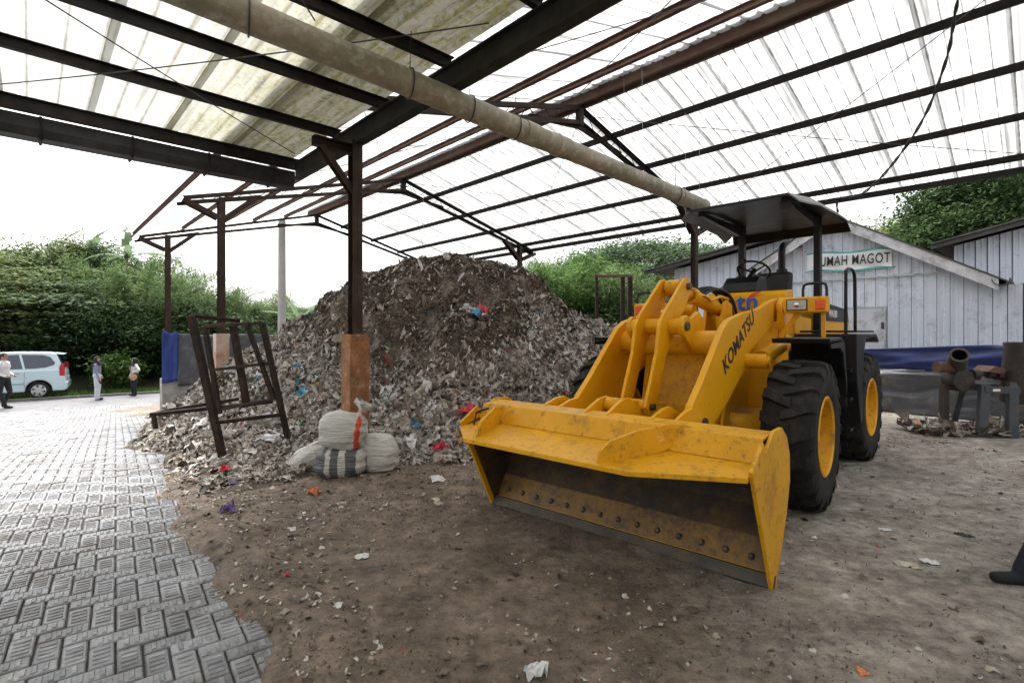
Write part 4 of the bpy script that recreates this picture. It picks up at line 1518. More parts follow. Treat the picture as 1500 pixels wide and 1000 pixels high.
for y in (-0.52, 0.48):        # ears that carry the arm pivots
    sgn = 1 if y > 0 else -1
    mb = MB()
    mb.prism([(-0.86, 1.91), (-0.93, 1.985), (-1.06, 1.985), (-1.14, 1.90), (-1.22, 1.40), (-0.78, 1.40)], y + sgn * 0.075, y + sgn * 0.115)
    mb.prism([(-0.80, 1.72), (-1.20, 1.72), (-1.20, 0.8), (-0.55, 0.8)], y - sgn * 0.16, y + sgn * 0.11)
    mb.build('pivot_ear', 'yellow_paint', front, bevel=0.006)
    mb = MB()           # brace plate beside the wheel
    mb.prism([(-0.10, 1.50), (0.20, 0.55), (0.42, 0.52), (0.36, 0.62), (-0.02, 1.50)], y - sgn * 0.13, y - sgn * 0.10)
    mb.build('brace_plate', 'yellow_worn', front)
mb = MB()               # tower that carries the tilt cylinder
for y in (-0.13, 0.06):
    mb.prism([(-0.62, 1.92), (-0.72, 1.97), (-0.86, 1.92), (-0.95, 1.45), (-0.45, 1.45)], y - 0.02, y + 0.02)
mb.build('cylinder_tower', 'yellow_paint', front, bevel=0.008)
ax = MB()
ax.tube((0, -0.85, 0.675), (0, 0.85, 0.675), 0.13, 20)
ax.ball((0, 0, 0.675), (0.26, 0.26, 0.26), 18, 12)
ax.build('front_axle', 'yellow_worn', loader, smooth=True)
ax = MB()
ax.tube((-2.5, -0.85, 0.675), (-2.5, 0.85, 0.675), 0.13, 20)
ax.ball((-2.5, 0, 0.675), (0.26, 0.26, 0.26), 18, 12)
ax.move(RM).build('rear_axle', 'yellow_worn', loader, smooth=True)

# ---- wheels
TR = 0.675
def make_tyre():
    mb = MB()
    prof = [(0.335, -0.165), (0.36, -0.185), (0.45, -0.205), (0.55, -0.208), (0.605, -0.195), (0.632, -0.16), (0.640, -0.08), (0.642, 0.0),
            (0.640, 0.08), (0.632, 0.16), (0.605, 0.195), (0.55, 0.208), (0.45, 0.205), (0.36, 0.185), (0.335, 0.165), (0.325, 0.0)]
    mb.lathe(prof, 56, axis='y', closed=True)
    me = mb.mesh('tyre')
    n = 19
    lug = MB()
    for k in range(n):
        for s in (-1, 1):
            t0 = 2 * math.pi * (k + (0.5 if s > 0 else 0.0)) / n
            # stations from tread centre over the shoulder: (y, r_top, r_bottom, angle, half-width)
            st = [(-0.035 * s, TR + 0.002, 0.625, 0.00, 0.060), (0.06 * s, TR + 0.002, 0.625, 0.045, 0.058), (0.155 * s, TR - 0.006, 0.615, 0.115, 0.062), (0.198 * s, TR - 0.030, 0.585, 0.150, 0.070), (0.214 * s, 0.585, 0.545, 0.165, 0.062)]
            vs_ = []
            for (y, rt, rb, da, hw) in st:
                for (rr, w) in ((rb, hw * 1.18), (rt, hw)):
                    for sg in (-1, 1):
                        a = t0 + da + sg * w
                        vs_.append((rr * math.cos(a), y, rr * math.sin(a)))
            fs = [(0, 1, 3, 2)]
            for q in range(len(st) - 1):
                b = 4 * q
                fs += [(b + 2, b + 3, b + 7, b + 6), (b, b + 2, b + 6, b + 4), (b + 1, b + 5, b + 7, b + 3), (b, b + 4, b + 5, b + 1)]
            b = 4 * (len(st) - 1)
            fs.append((b, b + 2, b + 3, b + 1))
            lug.add(vs_, fs)
    return me, lug.mesh('tread_lugs')
tyre_me, lug_me = make_tyre()
tyre_me.polygons.foreach_set('use_smooth', [True] * len(tyre_me.polygons))
tyre_me.materials.append(MATS['tyre_rubber'])
lug_me.materials.append(MATS['tyre_rubber'])
rm = MB()   # outer side is +y
rm.lathe([(0.345, 0.178), (0.36, 0.192), (0.345, 0.200), (0.325, 0.185), (0.315, 0.10), (0.30, 0.075), (0.22, 0.055), (0.20, 0.045), (0.12, 0.05), (0.115, 0.10), (0.09, 0.115), (0.0, 0.115)], 40, axis='y')
rm.lathe([(0.345, -0.178), (0.345, -0.195), (0.31, -0.18), (0.31, 0.09)], 40, axis='y')
rim_me = rm.mesh('rim')
rim_me.polygons.foreach_set('use_smooth', [True] * len(rim_me.polygons))
rim_me.set_sharp_from_angle(angle=R(35))
rim_me.materials.append(MATS['yellow_worn'])
nut = MB()
for k in range(10):
    t = 2 * math.pi * k / 10
    nut.tube((0.165 * math.cos(t), 0.04, 0.165 * math.sin(t)), (0.165 * math.cos(t), 0.075, 0.165 * math.sin(t)), 0.016, 6)
nut_me = nut.mesh('wheel_nuts')
nut_me.materials.append(MATS['edge_steel'])
for (x, s, rear) in ((0, 1, 0), (0, -1, 0), (-2.5, 1, 1), (-2.5, -1, 1)):
    w = empty('wheel', parent=loader)
    M = Matrix.Translation((x, s * 0.985, TR)) @ (Matrix.Rotation(math.pi, 4, 'Z') if s < 0 else Matrix.Identity(4)) @ Matrix.Rotation(R(7 + 31 * rear), 4, 'Y')
    w.matrix_local = (RM @ M) if rear else M
    for nm, me in (('tyre', tyre_me), ('tread_lugs', lug_me), ('rim', rim_me), ('wheel_nuts', nut_me)):
        o = bpy.data.objects.new(nm, me)
        col.objects.link(o)
        o.parent = w

# ---- front fenders, lamps on brackets
for s in (-1, 1):
    mb = MB()
    pl = [(0.04, 1.50), (0.06, 1.545), (-0.50, 1.555), (-0.66, 1.50), (-0.80, 1.15), (-0.80, 0.85), (-0.785, 0.85), (-0.785, 1.14), (-0.645, 1.48), (-0.49, 1.525), (0.03, 1.515)]
    mb.prism(pl, s * 0.74, s * 1.215)
    f = mb.build('front_fender', 'charcoal_paint', loader, bevel=0.004)
    mb = MB()
    mb.prism([(0.05, 1.497), (-0.49, 1.514), (-0.63, 1.47), (-0.775, 1.13), (-0.775, 0.95), (-0.70, 1.16), (-0.56, 1.40), (-0.40, 1.455), (0.03, 1.46)], s * 1.195, s * 1.218)
    mb.build('fender_lip', 'charcoal_paint', f)
    # lamp housing
    yc = s * 0.87
    lx = -0.72
    mb = MB()
    mb.box((lx, yc, 1.885), (0.14, 0.40, 0.165))
    hb = mb.build('lamp_housing', 'yellow_paint', loader, bevel=0.02, seg=3)
    mb = MB()
    mb.box((lx + 0.068, yc - s * 0.075, 1.885), (0.02, 0.20, 0.122))
    lb = mb.build('lamp_bezel', 'black_paint', hb, bevel=0.012)
    mb = MB()
    mb.box((lx + 0.074, yc - s * 0.075, 1.885), (0.016, 0.18, 0.104))
    mb.build('headlight', 'lamp_glass', hb, bevel=0.008)
    mb = MB()
    mb.lathe([(0.028, 0.0), (0.022, 0.012), (0.0, 0.016)], 14, axis='x', c=(lx + 0.082, yc - s * 0.075, 1.885))
    mb.build('reflector', 'chrome', hb, smooth=True)
    mb = MB()
    mb.box((lx + 0.066, yc + s * 0.135, 1.885), (0.03, 0.085, 0.104))
    mb.build('turn_signal', 'amber_lens', hb, bevel=0.008)
    mb = MB()
    mb.prism([(lx + 0.03, 1.81), (lx - 0.06, 1.81), (lx - 0.10, 1.53), (lx - 0.06, 1.53)], s * 0.60, s * 0.66)
    mb.bar((lx - 0.02, s * 0.62, 1.55), (lx - 0.02, s * 0.80, 1.815), 0.03, 0.05)
    mb.build('lamp_bracket', 'yellow_paint', hb)
    mb = MB()
    mb.bar((lx - 0.02, s * 1.02, 1.54), (lx - 0.02, s * 1.02, 1.82), 0.035, 0.035)
    mb.build('lamp_prop', 'yellow_paint', hb)
    mb = MB()
    mb.path(crom([Vector((lx, s * 0.84, 1.95)), Vector((lx, s * 0.84, 2.05)), Vector((lx, s * 0.87, 2.10)), Vector((lx, s * 1.02, 2.10)), Vector((lx, s * 1.05, 2.05)), Vector((lx, s * 1.05, 1.90))], 5), 0.013, 8)
    mb.build('lamp_guard', 'black_paint', hb, smooth=True)

# ---- operator station and rear half
mb = MB()
mb.prism([(-1.42, 1.20), (-1.46, 2.06), (-1.52, 2.11), (-1.75, 2.13), (-1.75, 1.20)], -0.46, 0.50)
pan = mb.move(RM).build('front_panel', 'yellow_paint', loader, bevel=0.012)
Mt = RM @ Matrix.Translation((-1.4355, -0.01, 1.975)) @ Matrix.Rotation(R(90), 4, 'Z') @ Matrix.Rotation(R(90 - 2.7), 4, 'X')
text_mesh('btn', 0.30, 'logo_lettering', 'letter_blue', pan, Mt, bold=0.005, spacing=1.06)
mb = MB()
mb.add([(0.04, 0.0, 0), (0.20, 0.075, 0), (0.21, 0.10, 0), (0.10, 0.07, 0), (0.04, 0.0, 0.002), (0.20, 0.075, 0.002), (0.21, 0.10, 0.002), (0.10, 0.07, 0.002)], [(0, 1, 2, 3), (4, 7, 6, 5), (0, 4, 5, 1), (1, 5, 6, 2), (2, 6, 7, 3), (3, 7, 4, 0)])
mb.move(RM @ Matrix.Translation((-1.439, 0.02, 2.015)) @ Matrix.Rotation(R(90), 4, 'Z') @ Matrix.Rotation(R(90 - 2.7), 4, 'X'))
mb.build('logo_swoosh', 'letter_red', pan)
mb = MB()
mb.box((-2.05, 0.02, 1.30), (1.2, 0.98, 0.16))
mb.build('floor', 'charcoal_paint', loader) if False else mb.move(RM).build('cab_floor', 'charcoal_paint', loader, bevel=0.01)
for s in (-1, 1):
    mb = MB()
    mb.prism([(-1.75, 1.25), (-1.75, 1.98), (-2.0, 1.80), (-2.45, 1.78), (-2.45, 1.25)], 0.02 + s * 0.47, 0.02 + s * 0.50)
    mb.move(RM).build('cab_side', 'yellow_paint', loader)
# dash with hood, column, wheel
mb = MB()
mb.prism([(-1.55, 2.12), (-1.60, 2.24), (-1.70, 2.32), (-1.95, 2.33), (-1.98, 2.12)], -0.30, 0.13)
dash = mb.move(RM).build('dashboard', 'black_paint', loader, bevel=0.02, seg=3)
mb = MB()
mb.tube((-1.75, -0.06, 2.25), (-2.02, -0.06, 2.42), 0.035, 12)
mb.move(RM).build('steering_column', 'black_paint', dash, smooth='auto')
sw = MB()
c, ax_ = Vector((-2.02, -0.06, 2.43)), Vector((-0.55, 0, 0.83)).normalized()
_, a_, b_ = sw.frame(ax_)
ring = [c + a_ * (0.20 * math.cos(t)) + b_ * (0.20 * math.sin(t)) for t in np.linspace(0, 2 * math.pi, 33)]
sw.path(ring, 0.014, 8)
for t in (0.5, 2.6, 4.7):
    sw.tube(c - ax_ * 0.03, c + a_ * (0.19 * math.cos(t)) + b_ * (0.19 * math.sin(t)), 0.012, 8)
sw.ball(c, 0.04, 10, 7)
sw.ball(c + a_ * (0.19 * math.cos(2.0)) + b_ * (0.19 * math.sin(2.0)) + ax_ * 0.045, 0.03, 10, 7)
sw.move(RM).build('steering_wheel', 'black_paint', loader, smooth=True)
st = MB()
st.box((-2.30, 0.02, 1.82), (0.48, 0.50, 0.14))
st.box((-2.30, 0.02, 1.58), (0.34, 0.36, 0.42))
seat = st.move(RM).build('seat', 'seat_vinyl', loader, bevel=0.05, seg=4)
bk = MB()
bk.box((-2.57, 0.02, 2.16), (0.12, 0.46, 0.58), (0, R(-8), 0))
bk.move(RM).build('seat_back', 'seat_vinyl', seat, bevel=0.05, seg=4)
# canopy: tray-shaped plate, wider and lower at the back, with sloping side flanges
cp = MB()
st_c = [(-1.16, 0.585, 3.185), (-1.75, 0.66, 3.225), (-2.6, 0.72, 3.205), (-3.05, 0.77, 3.14)]
vs_, fs = [], []
for (x, w, z) in st_c:
    vs_ += [(x, 0.03 - w, z), (x, 0.03 + w, z), (x, 0.03 - w, z - 0.035), (x, 0.03 + w, z - 0.035)]
for q in range(3):
    b = 4 * q
    fs += [(b, b + 4, b + 5, b + 1), (b + 2, b + 3, b + 7, b + 6), (b + 1, b + 5, b + 7, b + 3), (b, b + 2, b + 6, b + 4)]
fs += [(0, 1, 3, 2), (12, 14, 15, 13)]
cp.add(vs_, fs)
cro = cp.move(RM).build('canopy_roof', 'black_paint', loader, bevel=0.004)
for sg in (-1, 1):
    mb = MB()
    vs_ = []
    for (x, w, z) in st_c:
        vs_ += [(x, 0.03 + sg * w, z - 0.002), (x, 0.03 + sg * (w + 0.11), z - 0.105), (x, 0.03 + sg * w, z - 0.02), (x, 0.03 + sg * (w + 0.11), z - 0.123)]
    fs = []
    for q in range(3):
        b = 4 * q
        fs += [(b, b + 4, b + 5, b + 1), (b + 2, b + 3, b + 7, b + 6), (b + 1, b + 5, b + 7, b + 3), (b, b + 2, b + 6, b + 4)]
    fs += [(0, 1, 3, 2), (12, 14, 15, 13)]
    mb.add(vs_, fs)
    mb.move(RM).build('canopy_flange', 'canopy_grey', cro)
mb = MB()
mb.add([(-3.052, -0.74, 3.14), (-3.052, 0.80, 3.14), (-3.16, 0.83, 3.0), (-3.16, -0.77, 3.0), (-3.065, -0.74, 3.135), (-3.065, 0.80, 3.135), (-3.173, 0.83, 2.995), (-3.173, -0.77, 2.995)], [(0, 1, 2, 3), (4, 7, 6, 5), (0, 4, 5, 1), (1, 5, 6, 2), (2, 6, 7, 3), (3, 7, 4, 0)])
mb.move(RM).build('canopy_apron', 'black_paint', cro)
for y in (-0.47, 0.53):
    mb = MB()
    mb.box((-2.72, y, 2.25), (0.11, 0.085, 1.94))
    p_ = mb.move(RM).build('canopy_post', 'black_paint', loader, bevel=0.012)
    mb = MB()
    mb.prism([(-1.30, 3.155), (-1.30, 3.11), (-2.50, 3.03), (-2.78, 3.03), (-2.78, 3.15)], y - 0.03, y + 0.03)
    mb.move(RM).build('canopy_rib', 'black_paint', cro)
mb = MB()
mb.tube((-1.42, 0.55, 3.08), (-1.28, 0.55, 3.08), 0.065, 14)
mb.move(RM).build('work_lamp', 'black_paint', cro, smooth='auto')
# engine hood with grille side and decal
hd = MB()
hd.prism([(-2.78, 1.30), (-2.78, 1.98), (-2.90, 2.02), (-4.05, 1.96), (-4.20, 1.85), (-4.22, 1.0), (-4.0, 0.85), (-2.78, 0.85)], -0.52, 0.60)
hood = hd.move(RM).build('engine_hood', 'yellow_paint', loader, bevel=0.03, seg=3)
mb = MB()
mb.prism([(-2.80, 1.76), (-2.80, 1.965), (-2.90, 2.0), (-4.03, 1.945), (-4.10, 1.76)], 0.602, 0.615)
bnd = mb.move(RM).build('hood_band', 'black_paint', hood)
Mt = RM @ Matrix.Translation((-3.15, 0.6165, 1.86)) @ Matrix.Rotation(math.pi, 4, 'Z') @ Matrix.Rotation(R(90), 4, 'X')
text_mesh('WA180', 0.14, 'lettering', 'letter_white', hood, Mt, bold=0.003)
mb = MB()
mb.prism([(-4.2, 0.55), (-4.28, 0.9), (-4.28, 1.35), (-3.4, 1.35), (-3.2, 0.55)], -0.62, 0.68)
mb.move(RM).build('counterweight', 'yellow_paint', loader, bevel=0.03)
mb = MB()
mb.box((-2.2, 0.04, 0.92), (1.5, 0.78, 0.66))
mb.move(RM).build('rear_frame', 'black_paint', loader, bevel=0.02)
ex = MB()
ex.path(crom([Vector((-3.15, -0.05, 1.95)), Vector((-3.15, -0.05, 2.45)), Vector((-3.15, -0.05, 2.80)), Vector((-3.17, -0.04, 2.90)), Vector((-3.26, -0.03, 2.96))], 6), 0.05, 14)
exo = ex.move(RM).build('exhaust_pipe', 'charcoal_paint', loader, smooth=True)
ex = MB()
ex.tube((-3.15, -0.05, 1.98), (-3.15, -0.05, 2.55), 0.075, 16)
ex.move(RM).build('muffler', 'charcoal_paint', exo, smooth='auto')
# rear fenders, tank with steps, handrails
for s in (-1, 1):
    yo = 1.22 * s
    mb = MB()
    mb.prism([(-1.80, 0.55), (-1.60, 1.05), (-1.56, 1.585), (-2.70, 1.585), (-2.85, 1.50), (-2.85, 1.47), (-2.69, 1.545), (-2.05, 1.52), (-1.95, 1.36), (-1.88, 1.0), (-1.86, 0.6)], s * 0.56, yo * 0.98)
    rf = mb.move(RM).build('rear_fender', 'charcoal_paint', loader, bevel=0.012)
    mb = MB()
    mb.prism([(-1.58, 1.60), (-1.58, 1.625), (-2.55, 1.625), (-2.55, 1.60)], s * 0.62, s * 1.19)
    mb.move(RM).build('fender_top', 'charcoal_paint', rf, bevel=0.004)
    for zc in (0.52, 0.86, 1.18):
        mb = MB()
        mb.box((-1.56, s * 0.98, zc), (0.16, 0.34, 0.03))
        mb.move(RM).build('step', 'black_paint', rf)
    mb = MB()
    pts = [Vector((-1.66, s * 1.07, 1.05)), Vector((-1.66, s * 1.07, 2.18)), Vector((-1.69, s * 1.07, 2.30)), Vector((-1.80, s * 1.07, 2.34)), Vector((-2.02, s * 1.07, 2.33)), Vector((-2.12, s * 1.07, 2.20)), Vector((-2.14, s * 1.07, 1.62))]
    mb.path(crom(pts, 5), 0.018, 8)
    mb.move(RM).build('handrail', 'black_paint', rf, smooth=True)
# hydraulic hoses arching over the frame
for k, (dy, h) in enumerate(((-0.12, 0.0), (-0.075, -0.01), (-0.17, 0.012), (-0.22, 0.01))):
    mb = MB()
    pts = [Vector((-0.55, dy - 0.10, 1.99)), Vector((-0.72, dy - 0.04, 2.10 + h)), Vector((-0.95, dy + 0.02, 2.11 + h)), Vector((-1.14, dy + 0.07, 1.98)), Vector((-1.22, dy + 0.10, 1.72)), Vector((-1.24, dy + 0.11, 1.42))]
    mb.path(crom(pts, 6), 0.019, 8)
    mb.build('hydraulic_hose', 'hose_rubber', loader, smooth=True)
# ================================================================== WASTE HEAP
hx = np.arange(-10.5, 4.6, 0.09)
hy = np.arange(4.0, 17.0, 0.09)
HXX, HYY = np.meshgrid(hx, hy)
HH = heap_h(HXX, HYY)
base = level(HXX, HYY)
rough_ = 0.05 * fbm(HXX, HYY, 5.0, 3, 41) + 0.03 * fbm(HXX, HYY, 12.0, 2, 42)
HZZ = base + np.where(HH > 0.02, HH + rough_ * sstep(0.02, 0.4, HH), -0.06)
I = np.arange(HXX.size).reshape(HXX.shape)
keep = (HH[:-1, :-1] + HH[1:, 1:] + HH[:-1, 1:] + HH[1:, :-1]) > 0.02
Fh = np.stack([I[:-1, :-1][keep], I[:-1, 1:][keep], I[1:, 1:][keep], I[1:, :-1][keep]], 1)
pmat('heap_soil', (0.12, 0.090, 0.064), rough=0.95, var=0.45, vscale=5.0, dirt=((0.20, 0.175, 0.145), 0.35, 9.0), dirt2=((0.035, 0.028, 0.022), 0.3, 3.0), bump=0.8, bscale=28)
heap = link_mesh('waste_heap', np_grid_mesh('waste_heap', np.stack([HXX.ravel(), HYY.ravel(), HZZ.ravel()], 1), Fh), 'heap_soil', smooth=True)
tag(heap, 'tall mound of shredded plastic waste and brown compost under the shed roof', 'waste heap', kind='stuff')

def heap_top(x, y):
    return level(x, y) + np.maximum(heap_h(x, y), 0)

def scraps_mesh(name, x, y, z, nrm, size, lift, flat, seed, aspect=(0.35, 1.0), half=False, hang=0.0):
    """crumpled 2x2-quad flakes lying on a surface"""
    r = np.random.default_rng(seed)
    n = len(x)
    # tangent frame
    rv = r.normal(size=(n, 3)) * (1.0 - 0.6 * hang)
    rv = rv + hang * 1.6 * np.stack([nrm[:, 0], nrm[:, 1], -np.hypot(nrm[:, 0], nrm[:, 1])], 1) / (np.hypot(nrm[:, 0], nrm[:, 1])[:, None] + 0.2)
    nn = nrm + flat * r.normal(size=(n, 3))
    nn /= np.linalg.norm(nn, axis=1, keepdims=True)
    t1 = rv - (rv * nn).sum(1, keepdims=True) * nn
    t1 /= np.linalg.norm(t1, axis=1, keepdims=True)
    t2 = np.cross(nn, t1)
    L = size * np.minimum(r.lognormal(0, 0.42, n), 2.6)
    A = r.uniform(aspect[0], aspect[1], n)
    g = np.array([(-1, -1), (0, -1), (1, -1), (-1, 0), (0, 0), (1, 0), (-1, 1), (0, 1), (1, 1)], float)
    P = np.empty((n, 9, 3))
    c = np.stack([x, y, z], 1)
    bend = r.uniform(-0.9, 0.9, n)
    for k, (a, b) in enumerate(g):
        jx = a * 0.5 + r.normal(0, 0.11, n)
        jy = b * 0.5 + r.normal(0, 0.11, n)
        jz = r.normal(0, 0.26, n) + bend * (abs(a) - 0.5) * 0.5
        P[:, k] = c + t1 * (jx * L)[:, None] + t2 * (jy * L * A)[:, None] + nn * ((jz * 0.5) * L + lift * L)[:, None]
    q = np.array([(0, 1, 4, 3), (1, 2, 5, 4), (3, 4, 7, 6), (4, 5, 8, 7)])
    if half:
        P = P[:, :6]
        q = np.array([(0, 1, 4, 3), (1, 2, 5, 4)])
    Fq = (np.arange(n)[:, None, None] * P.shape[1] + q[None]).reshape(-1, 4)
    me = np_grid_mesh(name, P.reshape(-1, 3), Fq)
    me.polygons.foreach_set('use_smooth', [True] * len(me.polygons))
    return me

def heap_normals(x, y):
    e = 0.06
    dx = (heap_top(x + e, y) - heap_top(x - e, y)) / (2 * e)
    dy = (heap_top(x, y + e) - heap_top(x, y - e)) / (2 * e)
    nr = np.stack([-dx, -dy, np.ones_like(dx)], 1)
    return nr / np.linalg.norm(nr, axis=1, keepdims=True)

r = np.random.default_rng(5)
def scatter(n, xa, xb, ya, yb, fn):
    x = r.uniform(xa, xb, n)
    y = r.uniform(ya, yb, n)
    k = r.uniform(0, 1, n) < fn(x, y)
    return x[k], y[k]
def facing(x, y):           # the far side of the heap is not in view from the yard
    return (y < 11.2 + np.where(x < -4, 4.0, 0.0)).astype(float)
def zone(x, y):             # 1 = brown compost (upper part), 0 = plastic
    t = heap_h(x, y) + 0.9 * fbm(x, y, 0.9, 3, 51)
    return sstep(1.30, 2.10, t + 0.75 * sstep(-4.5, -2.8, x) * sstep(0.6, -0.6, x) - 0.35 * sstep(-0.5, 2.0, x))
def murk(x, y):             # patches of darker, soil-stained waste
    return sstep(-0.12, 0.28, fbm(x, y, 0.75, 3, 57) + 0.30 * sstep(0.5, 1.8, heap_h(x, y)) - 0.20)
# plastic
x, y = scatter(400000, -10.2, 4.3, 4.2, 16.5, lambda x, y: facing(x, y) * sstep(0.015, 0.10, heap_h(x, y)) * (1 - 0.95 * zone(x, y)) * (1 - 0.82 * murk(x, y)) * (0.45 + 0.55 * sstep(15.0, 6.0, y)))
z = heap_top(x, y) + 0.01
sz = np.clip(0.056 - 0.010 * sstep(1.0, 2.6, heap_h(x, y)) - 0.016 * sstep(6.5, 4.8, y), 0.03, 0.2)
o = link_mesh('plastic_scraps', scraps_mesh('plastic_scraps', x, y, z, heap_normals(x, y), sz, 0.06, 0.45, 1, (0.25, 0.9), False, 0.5), 'plastic_scraps', heap)
tag(o, kind='stuff')
x, y = scatter(300000, -8.0, 4.3, 4.6, 13.0, lambda x, y: facing(x, y) * sstep(0.05, 0.25, heap_h(x, y)) * (1 - 0.85 * zone(x, y)) * murk(x, y))
z = heap_top(x, y) + 0.01
o = link_mesh('dirty_scraps', scraps_mesh('dirty_scraps', x, y, z, heap_normals(x, y), 0.050 * np.ones_like(x), 0.06, 0.45, 4, (0.2, 0.75), False, 0.6), 'dirty_scraps', heap)
tag(o, kind='stuff')
# compost
x, y = scatter(380000, -8.0, 4.2, 6.0, 11.6, lambda x, y: (y < 11.6) * zone(x, y))
z = heap_top(x, y) + 0.005
o = link_mesh('compost_crumbs', scraps_mesh('compost_crumbs', x, y, z, heap_normals(x, y), 0.030 * np.ones_like(x), 0.05, 0.6, 2, (0.25, 0.8), True, 0.4), 'compost_scraps', heap)
tag(o, kind='stuff')
# crumpled film and bags among the shreds
def film_mesh(name, x, y, z, nrm, size, seed, g=6):
    r_ = np.random.default_rng(seed)
    n = len(x)
    nn = nrm + 0.5 * r_.normal(size=(n, 3))
    nn /= np.linalg.norm(nn, axis=1, keepdims=True)
    rv = r_.normal(size=(n, 3))
    t1 = rv - (rv * nn).sum(1, keepdims=True) * nn
    t1 /= np.linalg.norm(t1, axis=1, keepdims=True)
    t2 = np.cross(nn, t1)
    L = size * np.minimum(r_.lognormal(0, 0.4, n), 2.2)
    A = r_.uniform(0.4, 0.9, n)
    c = np.stack([x, y, z], 1)
    P = np.empty((n, g * g, 3))
    ph = r_.uniform(0, 6.28, (n, 4))
    for j in range(g):
        for i in range(g):
            a, b = i / (g - 1) - 0.5, j / (g - 1) - 0.5
            rad = 1 - 0.5 * (a * a + b * b) + 0.10 * r_.normal(size=n)
            zz = 0.16 * np.sin(7 * a + ph[:, 0]) * np.cos(6 * b + ph[:, 1]) + 0.10 * np.sin(13 * a + 9 * b + ph[:, 2]) + 0.09 * r_.normal(size=n) + 0.25 * (0.3 - a * a - b * b)
            P[:, j * g + i] = c + t1 * (a * rad * L)[:, None] + t2 * (b * rad * L * A)[:, None] + nn * (zz * L)[:, None]
    q = np.array([(j * g + i, j * g + i + 1, (j + 1) * g + i + 1, (j + 1) * g + i) for j in range(g - 1) for i in range(g - 1)])
    Fq = (np.arange(n)[:, None, None] * (g * g) + q[None]).reshape(-1, 4)
    me = np_grid_mesh(name, P.reshape(-1, 3), Fq)
    me.polygons.foreach_set('use_smooth', [True] * len(me.polygons))
    return me
x, y = scatter(7000, -9.5, 4.0, 4.8, 13.0, lambda x, y: facing(x, y) * sstep(0.05, 0.2, heap_h(x, y)) * (1 - 0.93 * zone(x, y)) * (1 - 0.5 * murk(x, y)))
z = heap_top(x, y) + 0.02
o = link_mesh('crumpled_film', film_mesh('crumpled_film', x, y, z, heap_normals(x, y), 0.15 * np.ones_like(x), 31), 'plastic_scraps', heap)
tag(o, kind='stuff')
# long torn strips hanging down the face
x, y = scatter(22000, -7.5, 4.0, 6.2, 11.0, lambda x, y: sstep(0.4, 1.2, heap_h(x, y)) * (1 - 0.93 * zone(x, y)))
z = heap_top(x, y) + 0.02
o = link_mesh('torn_strips', scraps_mesh('torn_strips', x, y, z, heap_normals(x, y), 0.12 * np.ones_like(x), 0.04, 0.30, 3, (0.10, 0.3), False, 0.85), 'plastic_scraps', heap)
tag(o, kind='stuff')

# loose litter over the yard, thinning out away from the heap
def lit(x, y):
    X = x * CT + y * ST
    Y = -x * ST + y * CT
    u = PU[0] * x + PU[1] * y
    v = PV[0] * x + PV[1] * y
    near_heap = np.exp(-np.maximum(0, 5.6 - Y) / 1.1) * sstep(0.4, 1.4, X)
    strip_ = np.exp(-((v - 0.75) / 0.35) ** 2) * 0.8
    return np.clip(0.05 + 0.75 * near_heap + strip_ * 0.55 - 0.7 * sstep(0.6, 0.1, v) + 0.3 * (fbm(x, y, 1.3, 3, 61) > 0.35), 0.006, 1)
x, y = scatter(30000, -4.5, 6.5, 1.9, 8.0, lit)
z = ground_z(x, y) + 0.004
nr = np.tile(np.array([[0, 0, 1.0]]), (len(x), 1))
o = link_mesh('litter', scraps_mesh('litter', x, y, z, nr, 0.020 * np.ones_like(x), 0.10, 0.30, 7), 'litter_scraps')
tag(o, 'small crumbs of waste trodden into the bare earth', 'litter', kind='stuff')
x, y = scatter(60000, -3.6, 6.5, 1.9, 7.5, lambda x, y: 0.10 + 0.55 * sstep(0.0, 0.5, fbm(x, y, 0.9, 3, 71)) * sstep(3.2, 1.0, x) - 1.0 * (PV[0] * x + PV[1] * y < 0.62))
z = ground_z(x, y) + 0.002
nr = np.tile(np.array([[0, 0, 1.0]]), (len(x), 1))
islandmat('earth_crumbs', [(0.0, (0.10, 0.078, 0.060)), (0.3, (0.16, 0.125, 0.097)), (0.55, (0.065, 0.050, 0.039)), (0.75, (0.22, 0.18, 0.145)), (0.94, (0.33, 0.29, 0.25))], rough=0.9)
o = link_mesh('earth_crumbs', scraps_mesh('earth_crumbs', x, y, z, nr, 0.011 * np.ones_like(x), 0.25, 0.8, 12, (0.6, 1.0), True), 'earth_crumbs')
tag(o, 'loose crumbs of earth and grit on the bare yard', 'earth', kind='stuff')
x, y = scatter(750, -4.0, 6.0, 2.1, 7.5, lambda x, y: lit(x, y) * 0.8)
z = ground_z(x, y) + 0.006
nr = np.tile(np.array([[0, 0, 1.0]]), (len(x), 1))
o = link_mesh('litter', scraps_mesh('litter', x, y, z, nr, 0.036 * np.ones_like(x), 0.06, 0.22, 8), 'litter_scraps')
tag(o, 'larger torn scraps scattered over the yard between paving and loader', 'litter', kind='stuff')

